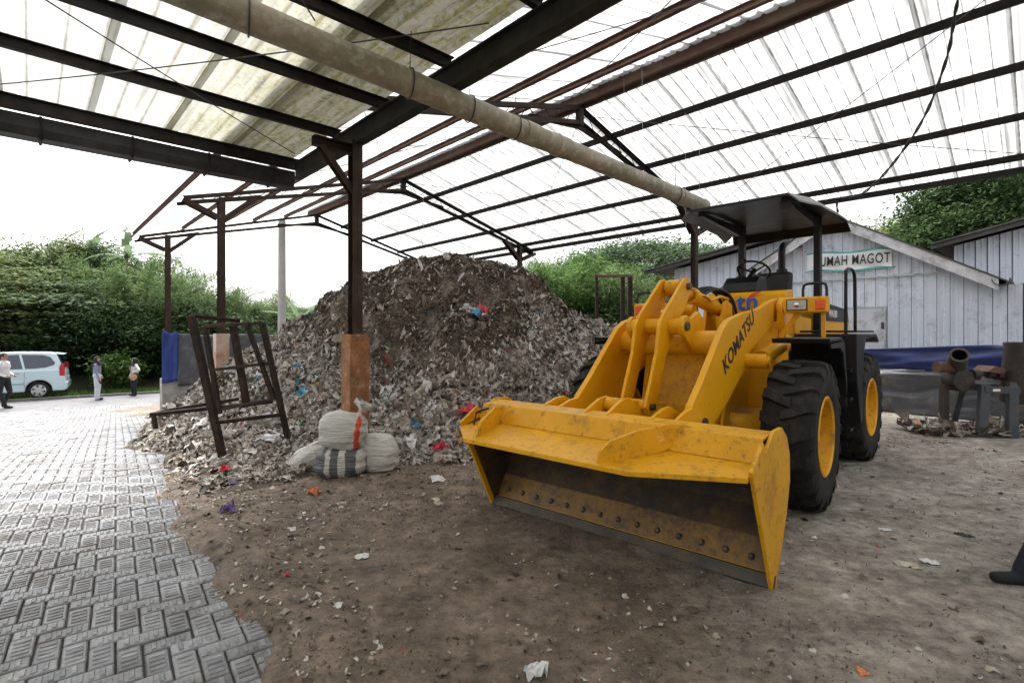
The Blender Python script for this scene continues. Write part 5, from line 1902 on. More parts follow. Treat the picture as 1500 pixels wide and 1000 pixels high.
# single pieces one can pick out
def crumple(name, px, py, z, size, mat, label, cat, flat=0.35, seed=1, rz=0.0, grid=7, asp=0.7):
    rr = np.random.default_rng(seed)
    mb = MB()
    g = np.linspace(-0.5, 0.5, grid)
    vs_ = []
    for j in g:
        for i in g:
            k = 1 - 0.35 * (abs(i) + abs(j)) * rr.uniform(0.3, 1.0)
            vs_.append((i * size * k + rr.normal(0, 0.05) * size, j * size * asp * k + rr.normal(0, 0.05) * size, abs(rr.normal(0.25, 0.28)) * size * flat + (0.25 - i * i - j * j) * size * flat))
    fs = [(b * grid + a, b * grid + a + 1, (b + 1) * grid + a + 1, (b + 1) * grid + a) for b in range(grid - 1) for a in range(grid - 1)]
    mb.add(vs_, fs)
    o = mb.build(name, mat, loc=(px, py, z), rot=(0, 0, rz))
    md = o.modifiers.new('thick', 'SOLIDIFY')
    md.thickness = 0.003
    return tag(o, label, cat)
def on_yard(x, y): return float(ground_z(x, y))
def on_heap(x, y): return float(heap_top(np.array(x), np.array(y)))
def at_px(px, py, h=0.0):
    t = (h - EYE) / ((487.0 - py) / 745.0)
    return (px - 750.0) / 745.0 * t, t
for (px, py, size, mat, name, label, cat, fl, hp) in (
    (1297, 780, 0.105, 'white_plastic', 'paper_scrap', 'small bright white paper scrap on the concrete right of the bucket', 'paper', 0.12, 0),
    (1359, 827, 0.12, 'white_plastic', 'plastic_scrap', 'crumpled silvery wrapper lying furthest right of the scraps beside the loader', 'wrapper', 0.2, 0),
    (1328, 832, 0.17, 'cream_scrap', 'cardboard_scrap', 'torn flat beige scrap next to the silvery wrapper', 'scrap', 0.10, 0),
    (1285, 802, 0.035, 'red_plastic', 'plastic_scrap', 'tiny red plastic bit below the white paper scrap', 'scrap', 0.3, 0),
    (1412, 787, 0.13, 'black_scrap', 'rubber_scrap', 'flat black rubber scrap on the concrete at right', 'scrap', 0.12, 0),
    (1468, 735, 0.06, 'white_plastic', 'paper_scrap', 'little white paper bit near the right edge of the yard', 'paper', 0.2, 0),
    (1263, 992, 0.07, 'orange_plastic', 'leaf_scrap', 'tan curled scrap at the bottom edge right of centre', 'scrap', 0.2, 0),
    (1178, 765, 0.07, 'black_scrap', 'rubber_scrap', 'thin black shred behind the bucket side plate', 'scrap', 0.15, 0),
    (640, 739, 0.25, 'cream_scrap', 'wood_sliver', 'long pale wood sliver on the earth left of the bucket', 'wood', 0.06, 0),
    (530, 815, 0.10, 'white_plastic', 'plastic_scrap', 'whitish crumpled scrap in the middle of the bare earth', 'scrap', 0.3, 0),
    (420, 853, 0.05, 'red_plastic', 'plastic_scrap', 'small dark red scrap on the earth near the paving', 'scrap', 0.4, 0),
    (786, 995, 0.12, 'white_plastic', 'plastic_bag', 'pale plastic bag at the bottom edge of the yard', 'bag', 0.5, 0),
    (460, 708, 0.16, 'orange_plastic', 'plastic_scrap', 'orange scrap in front of the stacked sacks', 'scrap', 0.5, 1),
    (335, 735, 0.17, 'purple_plastic', 'plastic_bag', 'small purple bag at the lower edge of the waste', 'bag', 0.5, 1),
    (330, 682, 0.18, 'red_plastic', 'plastic_bag', 'crumpled red bag just below the foot of the rusty frame', 'bag', 0.4, 1),
    (395, 655, 0.35, 'white_plastic', 'plastic_bag', 'white crumpled bag beside the right foot of the rusty frame', 'bag', 0.25, 1),
    (640, 690, 0.20, 'white_plastic', 'plastic_bag', 'pale crumpled film lying right of the sacks', 'bag', 0.3, 1),
    (603, 655, 0.30, 'white_plastic', 'plastic_bag', 'bulging white plastic bag beside the rightmost sack', 'bag', 0.6, 1),
):
    x_, y_ = at_px(px, py, 0.12 if hp else 0.0)
    zz = max(on_heap(x_, y_), on_yard(x_, y_)) if hp else on_yard(x_, y_)
    crumple(name, x_, y_, zz + 0.004, size, mat, label, cat, fl, seed=px, rz=px * 0.7, asp=0.22 if name == 'wood_sliver' else 0.7)
for (x_, y_, size, mat, label) in ((-0.62, 7.1, 0.34, 'red_plastic', 'bright red bag in the waste by the left end of the bucket'), (-0.62, 8.55, 0.34, 'blue_plastic', 'turquoise bag high on the front of the heap'),
                                   (-0.5, 8.95, 0.28, 'red_plastic', 'dark pink bag above the turquoise bag on the heap'), (-2.35, 6.9, 0.30, 'red_plastic', 'pinkish red bag behind the leftmost sack'),
                                   (-3.15, 7.7, 0.20, 'blue_plastic', 'small blue scrap on the heap left of the orange pier'), (-0.9, 6.35, 0.22, 'red_plastic', 'small red scrap in the pale waste left of the bucket')):
    crumple('plastic_bag', x_, y_, on_heap(x_, y_) + 0.03, size, mat, label, 'bag', 0.7, seed=int(abs(x_ * 100)), rz=x_ * 3)

# ================================================================== SACKS against the orange pier
def sack(name, loc, dims, label, mat, rot=(0, 0, 0), stripes=(), lean=0.0, seed=1, neck=None, sq=3.0):
    """stuffed woven sack: a cushion with pinched corners and creases. stripes: (axis, centre, half width, material slot)"""
    k_ = 0.84
    w, d, h = (q_ * k_ for q_ in dims)
    loc = (-1.84 + (loc[0] + 1.84) * k_, 5.75 + (loc[1] - 5.75) * k_, 0.02 + (loc[2] - 0.02) * k_)
    stripes = [(a_, c_ * k_, h_ * k_, m_) for (a_, c_, h_, m_) in stripes]
    if neck: neck = (tuple(q_ * k_ for q_ in neck[0]), neck[1], neck[2])
    nu, nv = 72, 40
    mats = [mat] + sorted({s[3] for s in stripes})
    V, Fc, Mi = [], [], []
    for j in range(nv + 1):
        ph = -math.pi / 2 + math.pi * j / nv
        for i in range(nu):
            t = 2 * math.pi * i / nu
            cx, sx = math.cos(t), math.sin(t)
            e = 2.0 / sq
            ux = math.copysign(abs(cx) ** e, cx)
            uy = math.copysign(abs(sx) ** e, sx)
            k = math.cos(ph)
            kk = abs(k) ** 0.62
            zz = math.copysign(abs(math.sin(ph)) ** 0.85, math.sin(ph))
            p = Vector((ux * kk * w / 2, uy * kk * d / 2, zz * h / 2))
            q = p * 3.2 + Vector((seed * 3.1, seed * 1.7, seed))
            s = 0.030 * noise.noise(q) + 0.014 * noise.noise(q * 2.7)
            fold = noise.noise(Vector((p.x * 4.0 + seed, p.y * 4.0, p.z * 13.0)))
            crease = 0.013 * math.sin(p.z * 52 + 5.0 * noise.noise(p * 4 + Vector((seed, 0, 0))) + t * 1.5) * (0.25 + abs(ux) ** 2) * max(0.0, 0.6 + noise.noise(p * 3 + Vector((0, seed, 0)))) + 0.016 * (0.5 - abs(fold)) * (abs(fold) < 0.35)
            rad = Vector((p.x, p.y, 0.4 * p.z))
            rad = rad.normalized() if rad.length > 1e-5 else Vector((0, 0, 1))
            p = p + rad * (s + crease)
            p.x += lean * (p.z + h / 2)
            # bottom is pressed flat
            if p.z < -h * 0.44: p.z = -h * 0.44 + (p.z + h * 0.44) * 0.15
            V.append(p)
    for j in range(nv):
        for i in range(nu):
            f = (j * nu + i, j * nu + (i + 1) % nu, (j + 1) * nu + (i + 1) % nu, (j + 1) * nu + i)
            c = sum((V[a] for a in f), Vector()) / 4
            mi = 0
            for (ax, ce, hw, mname) in stripes:
                val = c[ax] - (lean * (c.z + h / 2) if ax == 0 else 0)
                if abs(val - ce) < hw: mi = mats.index(mname)
            Fc.append(f)
            Mi.append(mi)
    mb = MB()
    mb.v = [tuple(p + Vector((0, 0, h * 0.44))) for p in V]
    mb.f = Fc
    mb.mi = Mi
    root = empty(name, loc)
    root.rotation_euler = rot
    tag(root, label, 'sack', 'sacks leaning on the orange pier')
    b = mb.build('body', mats, root, smooth=True)
    md = b.modifiers.new('sub', 'SUBSURF')
    md.levels = md.render_levels = 1
    if neck:
        (nx_, ny_, nz_), dirn, nm = neck
        mb = MB()
        rr = np.random.default_rng(seed)
        d_, a_, b_ = mb.frame(dirn)
        prof = [(0.10, -0.06), (0.045, 0.02), (0.030, 0.05), (0.05, 0.09), (0.085, 0.14), (0.07, 0.17)]
        n = 14
        vs_ = []
        for (rad, hh) in prof:
            for i in range(n):
                t = 2 * math.pi * i / n
                k = 1 + rr.normal(0, 0.30) * (hh > 0.03) + 0.2 * math.sin(5 * t)
                vs_.append(Vector((nx_, ny_, nz_)) + a_ * (rad * k * math.cos(t)) + b_ * (rad * k * math.sin(t)) + d_ * (hh + rr.normal(0, 0.015)))
        fs = [(k * n + i, k * n + (i + 1) % n, (k + 1) * n + (i + 1) % n, (k + 1) * n + i) for k in range(len(prof) - 1) for i in range(n)]
        mb.add(vs_, fs)
        mb.build('tied_neck', nm, root, smooth=True)
        mb = MB()
        ring = [Vector((nx_, ny_, nz_)) + a_ * (0.038 * math.cos(t)) + b_ * (0.038 * math.sin(t)) + d_ * 0.045 for t in np.linspace(0, 2 * math.pi, 14)]
        mb.path(ring, 0.010, 6)
        mb.build('string', 'sack_red', root)
    return root
sack('sack', (-1.90, 5.62, 0.03), (0.62, 0.46, 0.40), 'dark grey sack with white stripes at the bottom of the pile', 'sack_grey', (0, 0, R(6)), ((0, 0.05, 0.035, 'sack_white'), (0, -0.13, 0.03, 'sack_white'), (0, 0.27, 0.05, 'sack_white')), seed=2)
sack('sack', (-1.92, 5.64, 0.385), (0.60, 0.42, 0.50), 'white sack with an orange-red stripe sitting on top of the grey sack', 'sack_white', (R(-2), R(7), R(4)), ((0, 0.225, 0.030, 'sack_red'),), seed=5, neck=((0.20, 0.02, 0.43), (0.25, 0.0, 1), 'sack_white'), sq=3.6)
sack('sack', (-1.52, 5.88, 0.02), (0.58, 0.48, 0.52), 'plump plain white sack standing on the right of the pile', 'sack_white', (0, R(4), R(-14)), (), seed=9, sq=2.6)
sack('sack', (-2.36, 5.98, 0.04), (0.62, 0.40, 0.34), 'white sack with a mauve line lying tilted on the left of the pile', 'sack_white', (0, R(-28), R(18)), ((1, -0.10, 0.012, 'sack_mauve'),), seed=13, sq=2.6)

# ================================================================== RUSTY TUBE FRAME leaning in the waste, and a low trestle behind it
fr_root = empty('rusty_frame', (-3.1, 6.35, 0.0))
tag(fr_root, 'rusty brown welded steel frame standing crooked in the waste', 'metal frame')
def P3(px, py, dep):      # a point seen at that pixel at that distance, relative to the frame's base
    return Vector(((px - 750) / 745 * dep + 3.1, dep - 6.35, EYE + (487 - py) / 745 * dep))
fa, fb = 6.05, 6.75
A0, A1 = P3(280, 463, fa), P3(326, 668, fa)
B0, B1 = P3(384, 473, fb - 0.3), P3(424, 652, fb - 0.2)
C0, C1 = P3(300, 478, fb), P3(322, 606, fb)
D0, D1 = P3(341, 476, fb), P3(362, 596, fb)
E0, E1 = P3(362, 476, fb - 0.25), P3(402, 586, fb - 0.25)
for (p, q, w) in ((A0, A1, 0.072), (B0, B1, 0.062), (C0, C1, 0.055), (D0, D1, 0.075), (E0, E1, 0.05)):
    mb = MB()
    mb.bar(p, q, w, w, up=(0, 1, 0))
    mb.build('upright', 'rust_dark', fr_root, bevel=0.004)
for (p, q, w) in ((A0, P3(350, 470, fb), 0.045), (C0, B0, 0.04), (P3(310, 542, fb), P3(393, 532, fb - 0.25), 0.04), (P3(316, 619, fa + 0.1), P3(412, 607, fb - 0.25), 0.045), (P3(322, 600, fb), P3(400, 584, fb - 0.25), 0.035)):
    mb = MB()
    mb.bar(p, q, w, w)
    mb.build('rail', 'rust_dark', fr_root, bevel=0.004)
tr_root = empty('low_trestle', (-3.9, 7.0, 0.0))
tag(tr_root, 'low rusty bench frame lying behind the crooked upright frame', 'metal frame')
def P4(px, py, dep):
    return Vector(((px - 750) / 745 * dep + 3.9, dep - 7.0, EYE + (487 - py) / 745 * dep))
for (p, q) in ((P4(222, 607, 6.7), P4(400, 588, 7.4)), (P4(240, 602, 7.3), P4(350, 584, 7.7)), (P4(222, 607, 6.7), P4(240, 602, 7.3)), (P4(318, 592, 7.5), P4(318, 597, 7.05))):
    mb = MB()
    mb.bar(p, q, 0.05, 0.05)
    mb.build('rail', 'rust_dark', tr_root, bevel=0.004)
mb = MB()
mb.bar(P4(225, 608, 6.7), P4(228, 628, 6.7), 0.045, 0.045, up=(0, 1, 0))
mb.build('leg', 'rust_dark', tr_root, bevel=0.004)

# ================================================================== TARPS at the far left corner of the shed, low wall under them, lamp pole
def tarp_sheet(name, p0, p1, z0, z1, mat, label, cat, amp=0.05, seed=0, n=(40, 16), folds=9.0, parent=None, zb=None):
    """hanging sheet between two ground points, with folds; has thickness"""
    p0, p1 = Vector(p0), Vector(p1)
    d = (p1 - p0)
    nrm = Vector((-d.y, d.x, 0)).normalized()
    V, Fc = [], []
    for j in range(n[1] + 1):
        for i in range(n[0] + 1):
            s, t = i / n[0], j / n[1]
            a = amp * (math.sin(s * folds * 2.1 + seed + 2.0 * t) * 0.5 + noise.noise(Vector((s * folds, t * 3.0, seed))) * 0.9 + 0.5 * noise.noise(Vector((s * folds * 2.5, t * 9.0, seed + 4))))
            zt0 = z0[0] + (z0[1] - z0[0]) * s
            zt1 = z1[0] + (z1[1] - z1[0]) * s
            p = p0 + d * s + nrm * a
            V.append((p.x, p.y, zt0 + (zt1 - zt0) * t - 0.03 * math.sin(s * 9 + seed) * (t > 0.9)))
    w = n[0] + 1
    Fc = [(j * w + i, j * w + i + 1, (j + 1) * w + i + 1, (j + 1) * w + i) for j in range(n[1]) for i in range(n[0])]
    mb = MB()
    mb.add(V, Fc)
    o = mb.build(name, mat, parent, smooth=True)
    md = o.modifiers.new('thick', 'SOLIDIFY')
    md.thickness = 0.004
    if label: tag(o, label, cat)
    return o
q0, q1 = S2W(XL - 0.17, FR[2] - 0.20), S2W(XL + 0.19, FR[2] - 0.24)
tarp_sheet('blue_tarp', q0, q1, (0.20, 0.26), (1.62, 1.60), 'tarp_blue', 'bright blue tarpaulin wrapped round the far left shed post', 'tarpaulin', amp=0.03, seed=3, n=(14, 16), folds=3)
q2 = S2W(XL + 3.6, FR[2] - 0.4)
tarp_sheet('grey_tarp', q1, q2, (0.10, 0.2), (1.58, 1.50), 'tarp_grey', 'grey tarpaulin screen hung beside the bright blue tarpaulin', 'tarpaulin', amp=0.06, seed=6)
mb = MB()
mb.bar(S2W(XL - 0.16, FR[2], -0.22), S2W(XL + 4.5, FR[2], -0.22), 0.34, 1.1)
tag(mb.build('plinth_wall', 'concrete', bevel=0.01), 'low concrete wall below the tarpaulin at the far left shed post', 'wall')
mb = MB()
px_, py_ = -7.6, 16.8
mb.lathe([(0.13, -0.9), (0.125, 2.0), (0.115, 5.3), (0.0, 5.3)], 20, axis='z', c=(px_, py_, 0))
tag(mb.build('concrete_pole', 'concrete_pole', smooth='auto'), 'plain pale grey concrete pole behind the shed posts', 'pole')
# ================================================================== SHEET-METAL HOUSE with the banner (local X across, Y along, as the shed)
house = empty('gabled_house', (0, 0, 0), TH)
tag(house, 'pale sheet-metal house with white-edged gable and name banner behind the loader', 'house')
HXF = 13.3
PK = (3.35, 4.10)
HSL = 0.60
def gable(Y):
    return PK[1] - HSL * abs(Y - PK[0])
SEAM = 2.83
def panel(root, name, X, ya, yb, za, zta, ztb, mat):
    """one ribbed wall sheet strip between two heights (top may slope); raised rib along one edge"""
    mb = MB()
    t = 0.014
    mb.add([(X, ya, za), (X, yb, za), (X, yb, ztb), (X, ya, zta), (X - t, ya, za), (X - t, yb, za), (X - t, yb, ztb), (X - t, ya, zta)],
           [(0, 1, 2, 3), (4, 7, 6, 5), (0, 4, 5, 1), (1, 5, 6, 2), (2, 6, 7, 3), (3, 7, 4, 0)])
    r0, r1, d = yb - 0.030, yb + 0.004, 0.040
    mb.add([(X, r0, za), (X, r1, za), (X, r1, ztb), (X, r0, ztb), (X - d, r0 + 0.008, za), (X - d, r1 - 0.008, za), (X - d, r1 - 0.008, ztb), (X - d, r0 + 0.008, ztb)],
           [(0, 1, 2, 3), (4, 7, 6, 5), (0, 4, 5, 1), (1, 5, 6, 2), (2, 6, 7, 3), (3, 7, 4, 0)])
    ym = (ya + yb) / 2 - 0.012
    zm = (zta + ztb) / 2
    mb.add([(X - t, ym - 0.016, za), (X - t, ym + 0.016, za), (X - t, ym + 0.016, zm), (X - t, ym - 0.016, zm), (X - 0.026, ym - 0.008, za), (X - 0.026, ym + 0.008, za), (X - 0.026, ym + 0.008, zm), (X - 0.026, ym - 0.008, zm)],
           [(4, 7, 6, 5), (0, 4, 5, 1), (1, 5, 6, 2), (2, 6, 7, 3), (3, 7, 4, 0)])
    return mb.build(name, mat, root)
core = MB()
core.prism([(0.30, -0.1), (0.30, 2.52), (PK[0] - 2.7, gable(PK[0] - 2.7) - 0.03), (PK[0], PK[1] - 0.03), (6.25, gable(6.25) - 0.03), (6.25, -0.1)], HXF + 0.03, HXF + 7.0, axis='x')
core.build('wall_core', 'roof_dark', house)
Yk = 0.32
PWID = 0.205
while Yk < 6.2:
    ya, yb = Yk, min(Yk + PWID - 0.013, 6.24)
    top_a = gable(ya) if ya > 0.66 else 2.50
    top_b = gable(yb) if yb > 0.66 else 2.50
    # lower strip (door leaf stands in front of part of it)
    panel(house, 'wall_sheet', HXF, ya, yb, 0.0, min(SEAM - 0.004, top_a), min(SEAM - 0.004, top_b), 'wall_sheet')
    if min(top_a, top_b) > SEAM + 0.05:
        panel(house, 'wall_sheet', HXF - 0.012, ya, yb, SEAM - 0.05, top_a, top_b, 'wall_sheet')
    Yk += PWID
mb = MB()
mb.bar((HXF - 0.05, 1.15, SEAM - 0.03), (HXF - 0.05, 5.4, SEAM - 0.03), 0.03, 0.035)
mb.build('seam_flashing', 'wall_trim', house)
# bargeboards, roof slopes, eave gutter
for sgn in (-1, 1):
    Ye = PK[0] + sgn * 2.72
    mb = MB()
    mb.prism([(PK[0], PK[1] + 0.13), (Ye, gable(Ye) + 0.13), (Ye, gable(Ye) - 0.09), (PK[0], PK[1] - 0.09)], HXF - 0.26, HXF - 0.23, axis='x')
    mb.build('bargeboard', 'wall_trim', house)
    mb = MB()
    mb.prism([(PK[0], PK[1] + 0.165), (Ye + sgn * 0.12, gable(Ye + sgn * 0.12) + 0.165), (Ye + sgn * 0.12, gable(Ye + sgn * 0.12) + 0.135), (PK[0], PK[1] + 0.135)], HXF - 0.28, HXF + 7.2, axis='x')
    mb.build('roof', 'roof_dark', house)
    for Xp in (HXF - 0.22,):
        mb = MB()
        for f in (0.25, 0.6, 0.92):
            Y = PK[0] + sgn * 2.72 * f
            mb.box((HXF - 0.12, Y, gable(Y) - 0.03), (0.24, 0.06, 0.10))
        mb.build('rafter_ends', 'roof_dark', house)
mb = MB()
mb.lathe([(0.05, -0.02), (0.035, 0.05), (0.0, 0.06)], 10, axis='z', c=(HXF - 0.24, PK[0], PK[1] + 0.15))
mb.build('ridge_knob', 'roof_dark', house)
g = MB()
ring = [(0.60 + 0.13 * math.cos(t), 2.60 + 0.13 * math.sin(t)) for t in np.linspace(math.pi, 2 * math.pi, 9)]
ring2 = [(0.60 + 0.115 * math.cos(t), 2.60 + 0.115 * math.sin(t)) for t in np.linspace(2 * math.pi, math.pi, 9)]
g.prism(ring + ring2, HXF - 0.30, HXF + 7.0, axis='x')
g.build('gutter', 'roof_dark', house)
# door
mb = MB()
mb.box((HXF - 0.062, 2.74, 1.07), (0.035, 0.66, 2.10))
dr = mb.build('door', 'door_sheet', house, bevel=0.005)
mb = MB()
for Y in (2.395, 3.085):
    mb.box((HXF - 0.055, Y, 1.08), (0.05, 0.03, 2.16))
mb.box((HXF - 0.055, 2.74, 2.15), (0.05, 0.72, 0.03))
mb.build('door_frame', 'wall_trim', dr)
mb = MB()
mb.box((HXF - 0.09, 2.43, 1.75), (0.04, 0.05, 0.14))
mb.build('hinge', 'roof_dark', dr)

# banner (flat cloth with lettering)
ban = empty('name_banner', S2W(HXF - 0.10, 3.1, 2.98), TH)
tag(ban, 'white and teal banner reading RUMAH MAGOT on the gable wall', 'banner')
def bl(X, Y, Z): return (X - (HXF - 0.10), Y - 3.1, Z - 2.98)
mb = MB()
n = 24
vs_, fs, mi = [], [], []
Ya, Yb = 2.27, 3.88
zs_ = [2.98, 3.018, 3.05, 3.35, 3.382, 3.42]
for j, z in enumerate(zs_):
    for i in range(n + 1):
        Y = Yb + (Ya - Yb) * i / n
        sag = 0.022 * math.sin(i / n * 9.0) + 0.05 * (Y - Ya) / (Yb - Ya)
        vs_.append(bl(HXF - 0.10 + 0.012 * math.sin(i * 0.7 + j), Y, z - 0.03 + sag))
for j in range(len(zs_) - 1):
    for i in range(n):
        mb.add([], [])
        fs.append((j * (n + 1) + i, j * (n + 1) + i + 1, (j + 1) * (n + 1) + i + 1, (j + 1) * (n + 1) + i))
        mi.append(1 if j in (0, 4) else 0)
mb.add(vs_, fs)
mb.mi = mi
mb.build('cloth', ['banner_cloth', 'banner_teal'], ban)
Mt = Matrix.Translation(Vector(bl(HXF - 0.125, 3.01, 3.195))) @ Matrix.Rotation(R(-90), 4, 'Z') @ Matrix.Rotation(R(90), 4, 'X') @ Matrix.Rotation(R(-1.2), 4, 'Z')
text_mesh('RUMAH MAGOT', 0.305, 'lettering', 'letter_black', ban, Mt @ Matrix.Diagonal((0.60, 1.0, 1.0, 1.0)), bold=0.0022, spacing=1.10)
mb = MB()
for Y, Z in ((Ya, 3.42), (Yb, 3.47), (Ya, 2.97), (Yb, 3.0)):
    mb.tube(bl(HXF - 0.10, Y, Z), bl(HXF - 0.02, Y + (0.06 if Y > 3 else -0.06), Z + 0.03), 0.006, 5)
mb.build('ties', 'wire', ban)

# ================================================================== two more sheet-metal buildings behind
def side_building(label, X, ya, yb, zfun, over, X2, wall_lo, red=None):
    root = empty('outbuilding', (0, 0, 0), TH)
    tag(root, label, 'building')
    mb = MB()
    mb.prism([(ya, -0.1), (yb, -0.1), (yb, zfun(yb) - 0.12), (ya, zfun(ya) - 0.12)], X + 0.02, X2, axis='x')
    mb.build('wall_core', 'roof_dark', root)
    Y = ya
    while Y < yb - 0.1:
        y2 = min(Y + 0.20, yb)
        panel(root, 'wall_sheet', X, Y, y2 - 0.014, wall_lo, zfun(Y) - 0.12, zfun(y2) - 0.12, 'wall_sheet')
        Y += 0.205
    mb = MB()
    a, b = ya - over[0], yb + over[1]
    mb.prism([(a, zfun(a)), (b, zfun(b)), (b, zfun(b) - 0.035), (a, zfun(a) - 0.035)], X - 0.65, X2 + 0.3, axis='x')
    mb.build('roof', 'roof_dark', root)
    mb = MB()
    mb.prism([(a, zfun(a) - 0.037), (b, zfun(b) - 0.037), (b, zfun(b) - 0.14), (a, zfun(a) - 0.14)], X - 0.60, X - 0.54, axis='x')
    mb.build('fascia', 'roof_dark', root)
    return root
b1 = side_building('pale sheet-metal building with dark sloping eave left of the loader canopy', 15.2, 4.3, 8.35, lambda Y: 4.38 - 0.165 * (Y - 4.5), (0.2, 0.75), 21.0, 0.0)
b2 = side_building('pale sheet-metal building with brown roof at the right edge behind the gable', 16.0, -6.0, 1.55, lambda Y: 3.72 - 0.225 * (Y - 1.8), (0.2, 0.35), 22.0, 2.3)
mb = MB()
mb.box((16.2, -0.6, 1.2), (0.2, 2.4, 2.6))
mb.build('red_wall', 'red_wall', b2)
mb = MB()
mb.box((13.25, -0.15, 1.25), (0.12, 0.70, 2.5))
mb.build('red_pier', 'red_wall', house)
# small white wall glimpsed beyond the gate frame
mb = MB()
mb.box((4.9, 19.5, 1.0), (2.2, 0.15, 2.5))
tag(mb.build('white_wall', 'wall_sheet', bevel=0.01), 'bit of low white wall behind the rusty gate frame', 'wall')

# ================================================================== rusty gate frame behind the heap
gate = empty('gate_frame', (2.95, 15.2, 0.0))
tag(gate, 'rusty upright gate frame standing between heap and trees', 'gate frame')
for (x_, w) in ((-0.42, 0.08), (0.36, 0.12), (0.58, 0.14)):
    mb = MB()
    mb.box((x_, 0, 1.6), (w, 0.08, 3.3))
    mb.build('upright', 'rust_dark', gate, bevel=0.006)
mb = MB()
mb.box((0.08, 0, 3.29), (1.15, 0.09, 0.08))
mb.build('top_bar', 'rust_red', gate, bevel=0.006)
mb = MB()
mb.box((0.08, 0, 1.45), (1.1, 0.05, 0.05))
mb.build('mid_bar', 'rust_dark', gate)

# ================================================================== tarpaulin screen along the right side of the shed
ta_, tb_ = S2W(12.75, 4.6), S2W(12.0, -2.6)
tarp_sheet('navy_tarp', ta_, tb_, (0.80, 0.95), (1.22, 1.47), 'tarp_navy', 'dark blue tarpaulin band stretched along the front of the house', 'tarpaulin', amp=0.06, seed=12, n=(60, 10), folds=6)
ta2, tb2 = S2W(12.70, 4.6), S2W(11.95, -2.6)
tarp_sheet('black_tarp', ta2, tb2, (0.0, 0.0), (0.86, 1.0), 'tarp_grey', 'creased dark grey plastic sheet below the dark blue tarpaulin', 'tarpaulin', amp=0.10, seed=17, n=(90, 26), folds=8)

# ================================================================== SHREDDING MACHINE at the right edge
mac = empty('shredding_machine', (6.35, 7.95, 0.0), 0.0)
tag(mac, 'old rusty two-barrel shredding machine on a blue-grey stand at the right edge', 'machine')
K = 7.95 / 745.0
def mp(px, py, dy=0.0): # px offset from the machine's left end at its own scale
    return Vector(((px - 1345) * K, dy, (640 - py) * K))
mb = MB()
mb.bar(mp(1345, 636, -0.1), mp(1540, 650, -0.4), 0.10, 0.12)
mb.bar(mp(1352, 628, 0.5), mp(1540, 636, 0.4), 0.10, 0.10)
mb.bar(mp(1347, 634, -0.1), mp(1354, 629, 0.5), 0.08, 0.08)
mb.bar(mp(1450, 640, -0.25), mp(1456, 634, 0.45), 0.08, 0.08)
mb.build('skid', 'machine_rust', mac, bevel=0.006)
def barrel(p, q, r0, r1, name, mat, wall=0.018):
    p, q = Vector(p), Vector(q)
    mb = MB()
    d_, a_, b_ = mb.frame(q - p)
    Ln = (q - p).length
    prof = [(r0 * 0.96, 0.0), (r0, 0.02), ((r0 + r1) / 2 * 1.04, Ln * 0.5), (r1, Ln - 0.03), (r1 + 0.012, Ln - 0.03), (r1 + 0.012, Ln), (r1 - wall, Ln), (r1 - wall - 0.005, Ln * 0.35), (0.0, Ln * 0.33)]
    nn_ = 26
    vs_ = []
    for (rr, h) in prof:
        for i in range(nn_):
            t = 2 * math.pi * i / nn_
            vs_.append(p + d_ * h + a_ * (rr * math.cos(t)) + b_ * (rr * math.sin(t)))
    fs = [(k * nn_ + i, k * nn_ + (i + 1) % nn_, (k + 1) * nn_ + (i + 1) % nn_, (k + 1) * nn_ + i) for k in range(len(prof) - 1) for i in range(nn_)]
    fs.append(tuple(range(nn_)))
    mb.add(vs_, fs)
    ob = mb.build(name, mat, mac, smooth='auto')
    bore_shade = MB()  # black inner sleeve: dirt, and the mouth's shade put into the colour
    r_i = r1 - wall - 0.008
    bore_shade.tube(p + d_ * (Ln * 0.36), p + d_ * (Ln - 0.02), r_i, 24, caps=False)
    bore_shade.build('bore_shade', 'black_scrap', ob, smooth=True)
    return ob
barrel(mp(1420, 552, 0.30), mp(1394, 522, -0.14), 0.15, 0.112, 'small_hopper', 'machine_grey')
barrel(mp(1488, 592, 0.0), mp(1486, 505, -0.06), 0.19, 0.165, 'tall_hopper', 'machine_rust')
mb = MB()
mb.lathe([(0.0, -0.13), (0.17, -0.13), (0.185, -0.08), (0.185, 0.10), (0.15, 0.14), (0.0, 0.14)], 24, axis='y', c=tuple(mp(1412, 560, 0.12)))
mb.build('cutter_drum', 'machine_rust', mac, smooth='auto')
mb = MB()
mb.tube(mp(1376, 541, 0.05), mp(1402, 541, 0.08), 0.085, 18)
mb.build('inlet_stub', 'rust_red', mac, smooth='auto')
mb = MB()
mb.tube(mp(1398, 552, 0.05), mp(1490, 550, 0.05), 0.035, 14)
for px in (1427, 1450, 1462):
    mb.tube(mp(px, 552, 0.05), mp(px + 9, 552, 0.05), 0.085 if px != 1450 else 0.06, 18)
mb.build('drive_shaft', 'machine_rust', mac, smooth='auto')
mb = MB()
mb.prism([(1.05, 0.99), (1.16, 1.08), (1.30, 1.05), (1.36, 0.98), (1.25, 0.95)], -0.05, 0.25)
mb.build('guard', 'rust_red', mac, bevel=0.01)
for (a, b, w) in (((1432, 565, -0.12), (1418, 640, -0.22), 0.15), ((1472, 562, -0.12), (1459, 643, -0.25), 0.15), ((1496, 590, -0.12), (1492, 648, -0.3), 0.12), ((1434, 567, 0.28), (1426, 634, 0.4), 0.10), ((1505, 567, 0.28), (1510, 634, 0.4), 0.10), ((1530, 590, -0.1), (1534, 650, -0.3), 0.12)):
    mb = MB()
    mb.bar(mp(*a), mp(*b), w, 0.07, up=(0, 1, 0))
    mb.build('leg', 'machine_blue', mac, bevel=0.006)
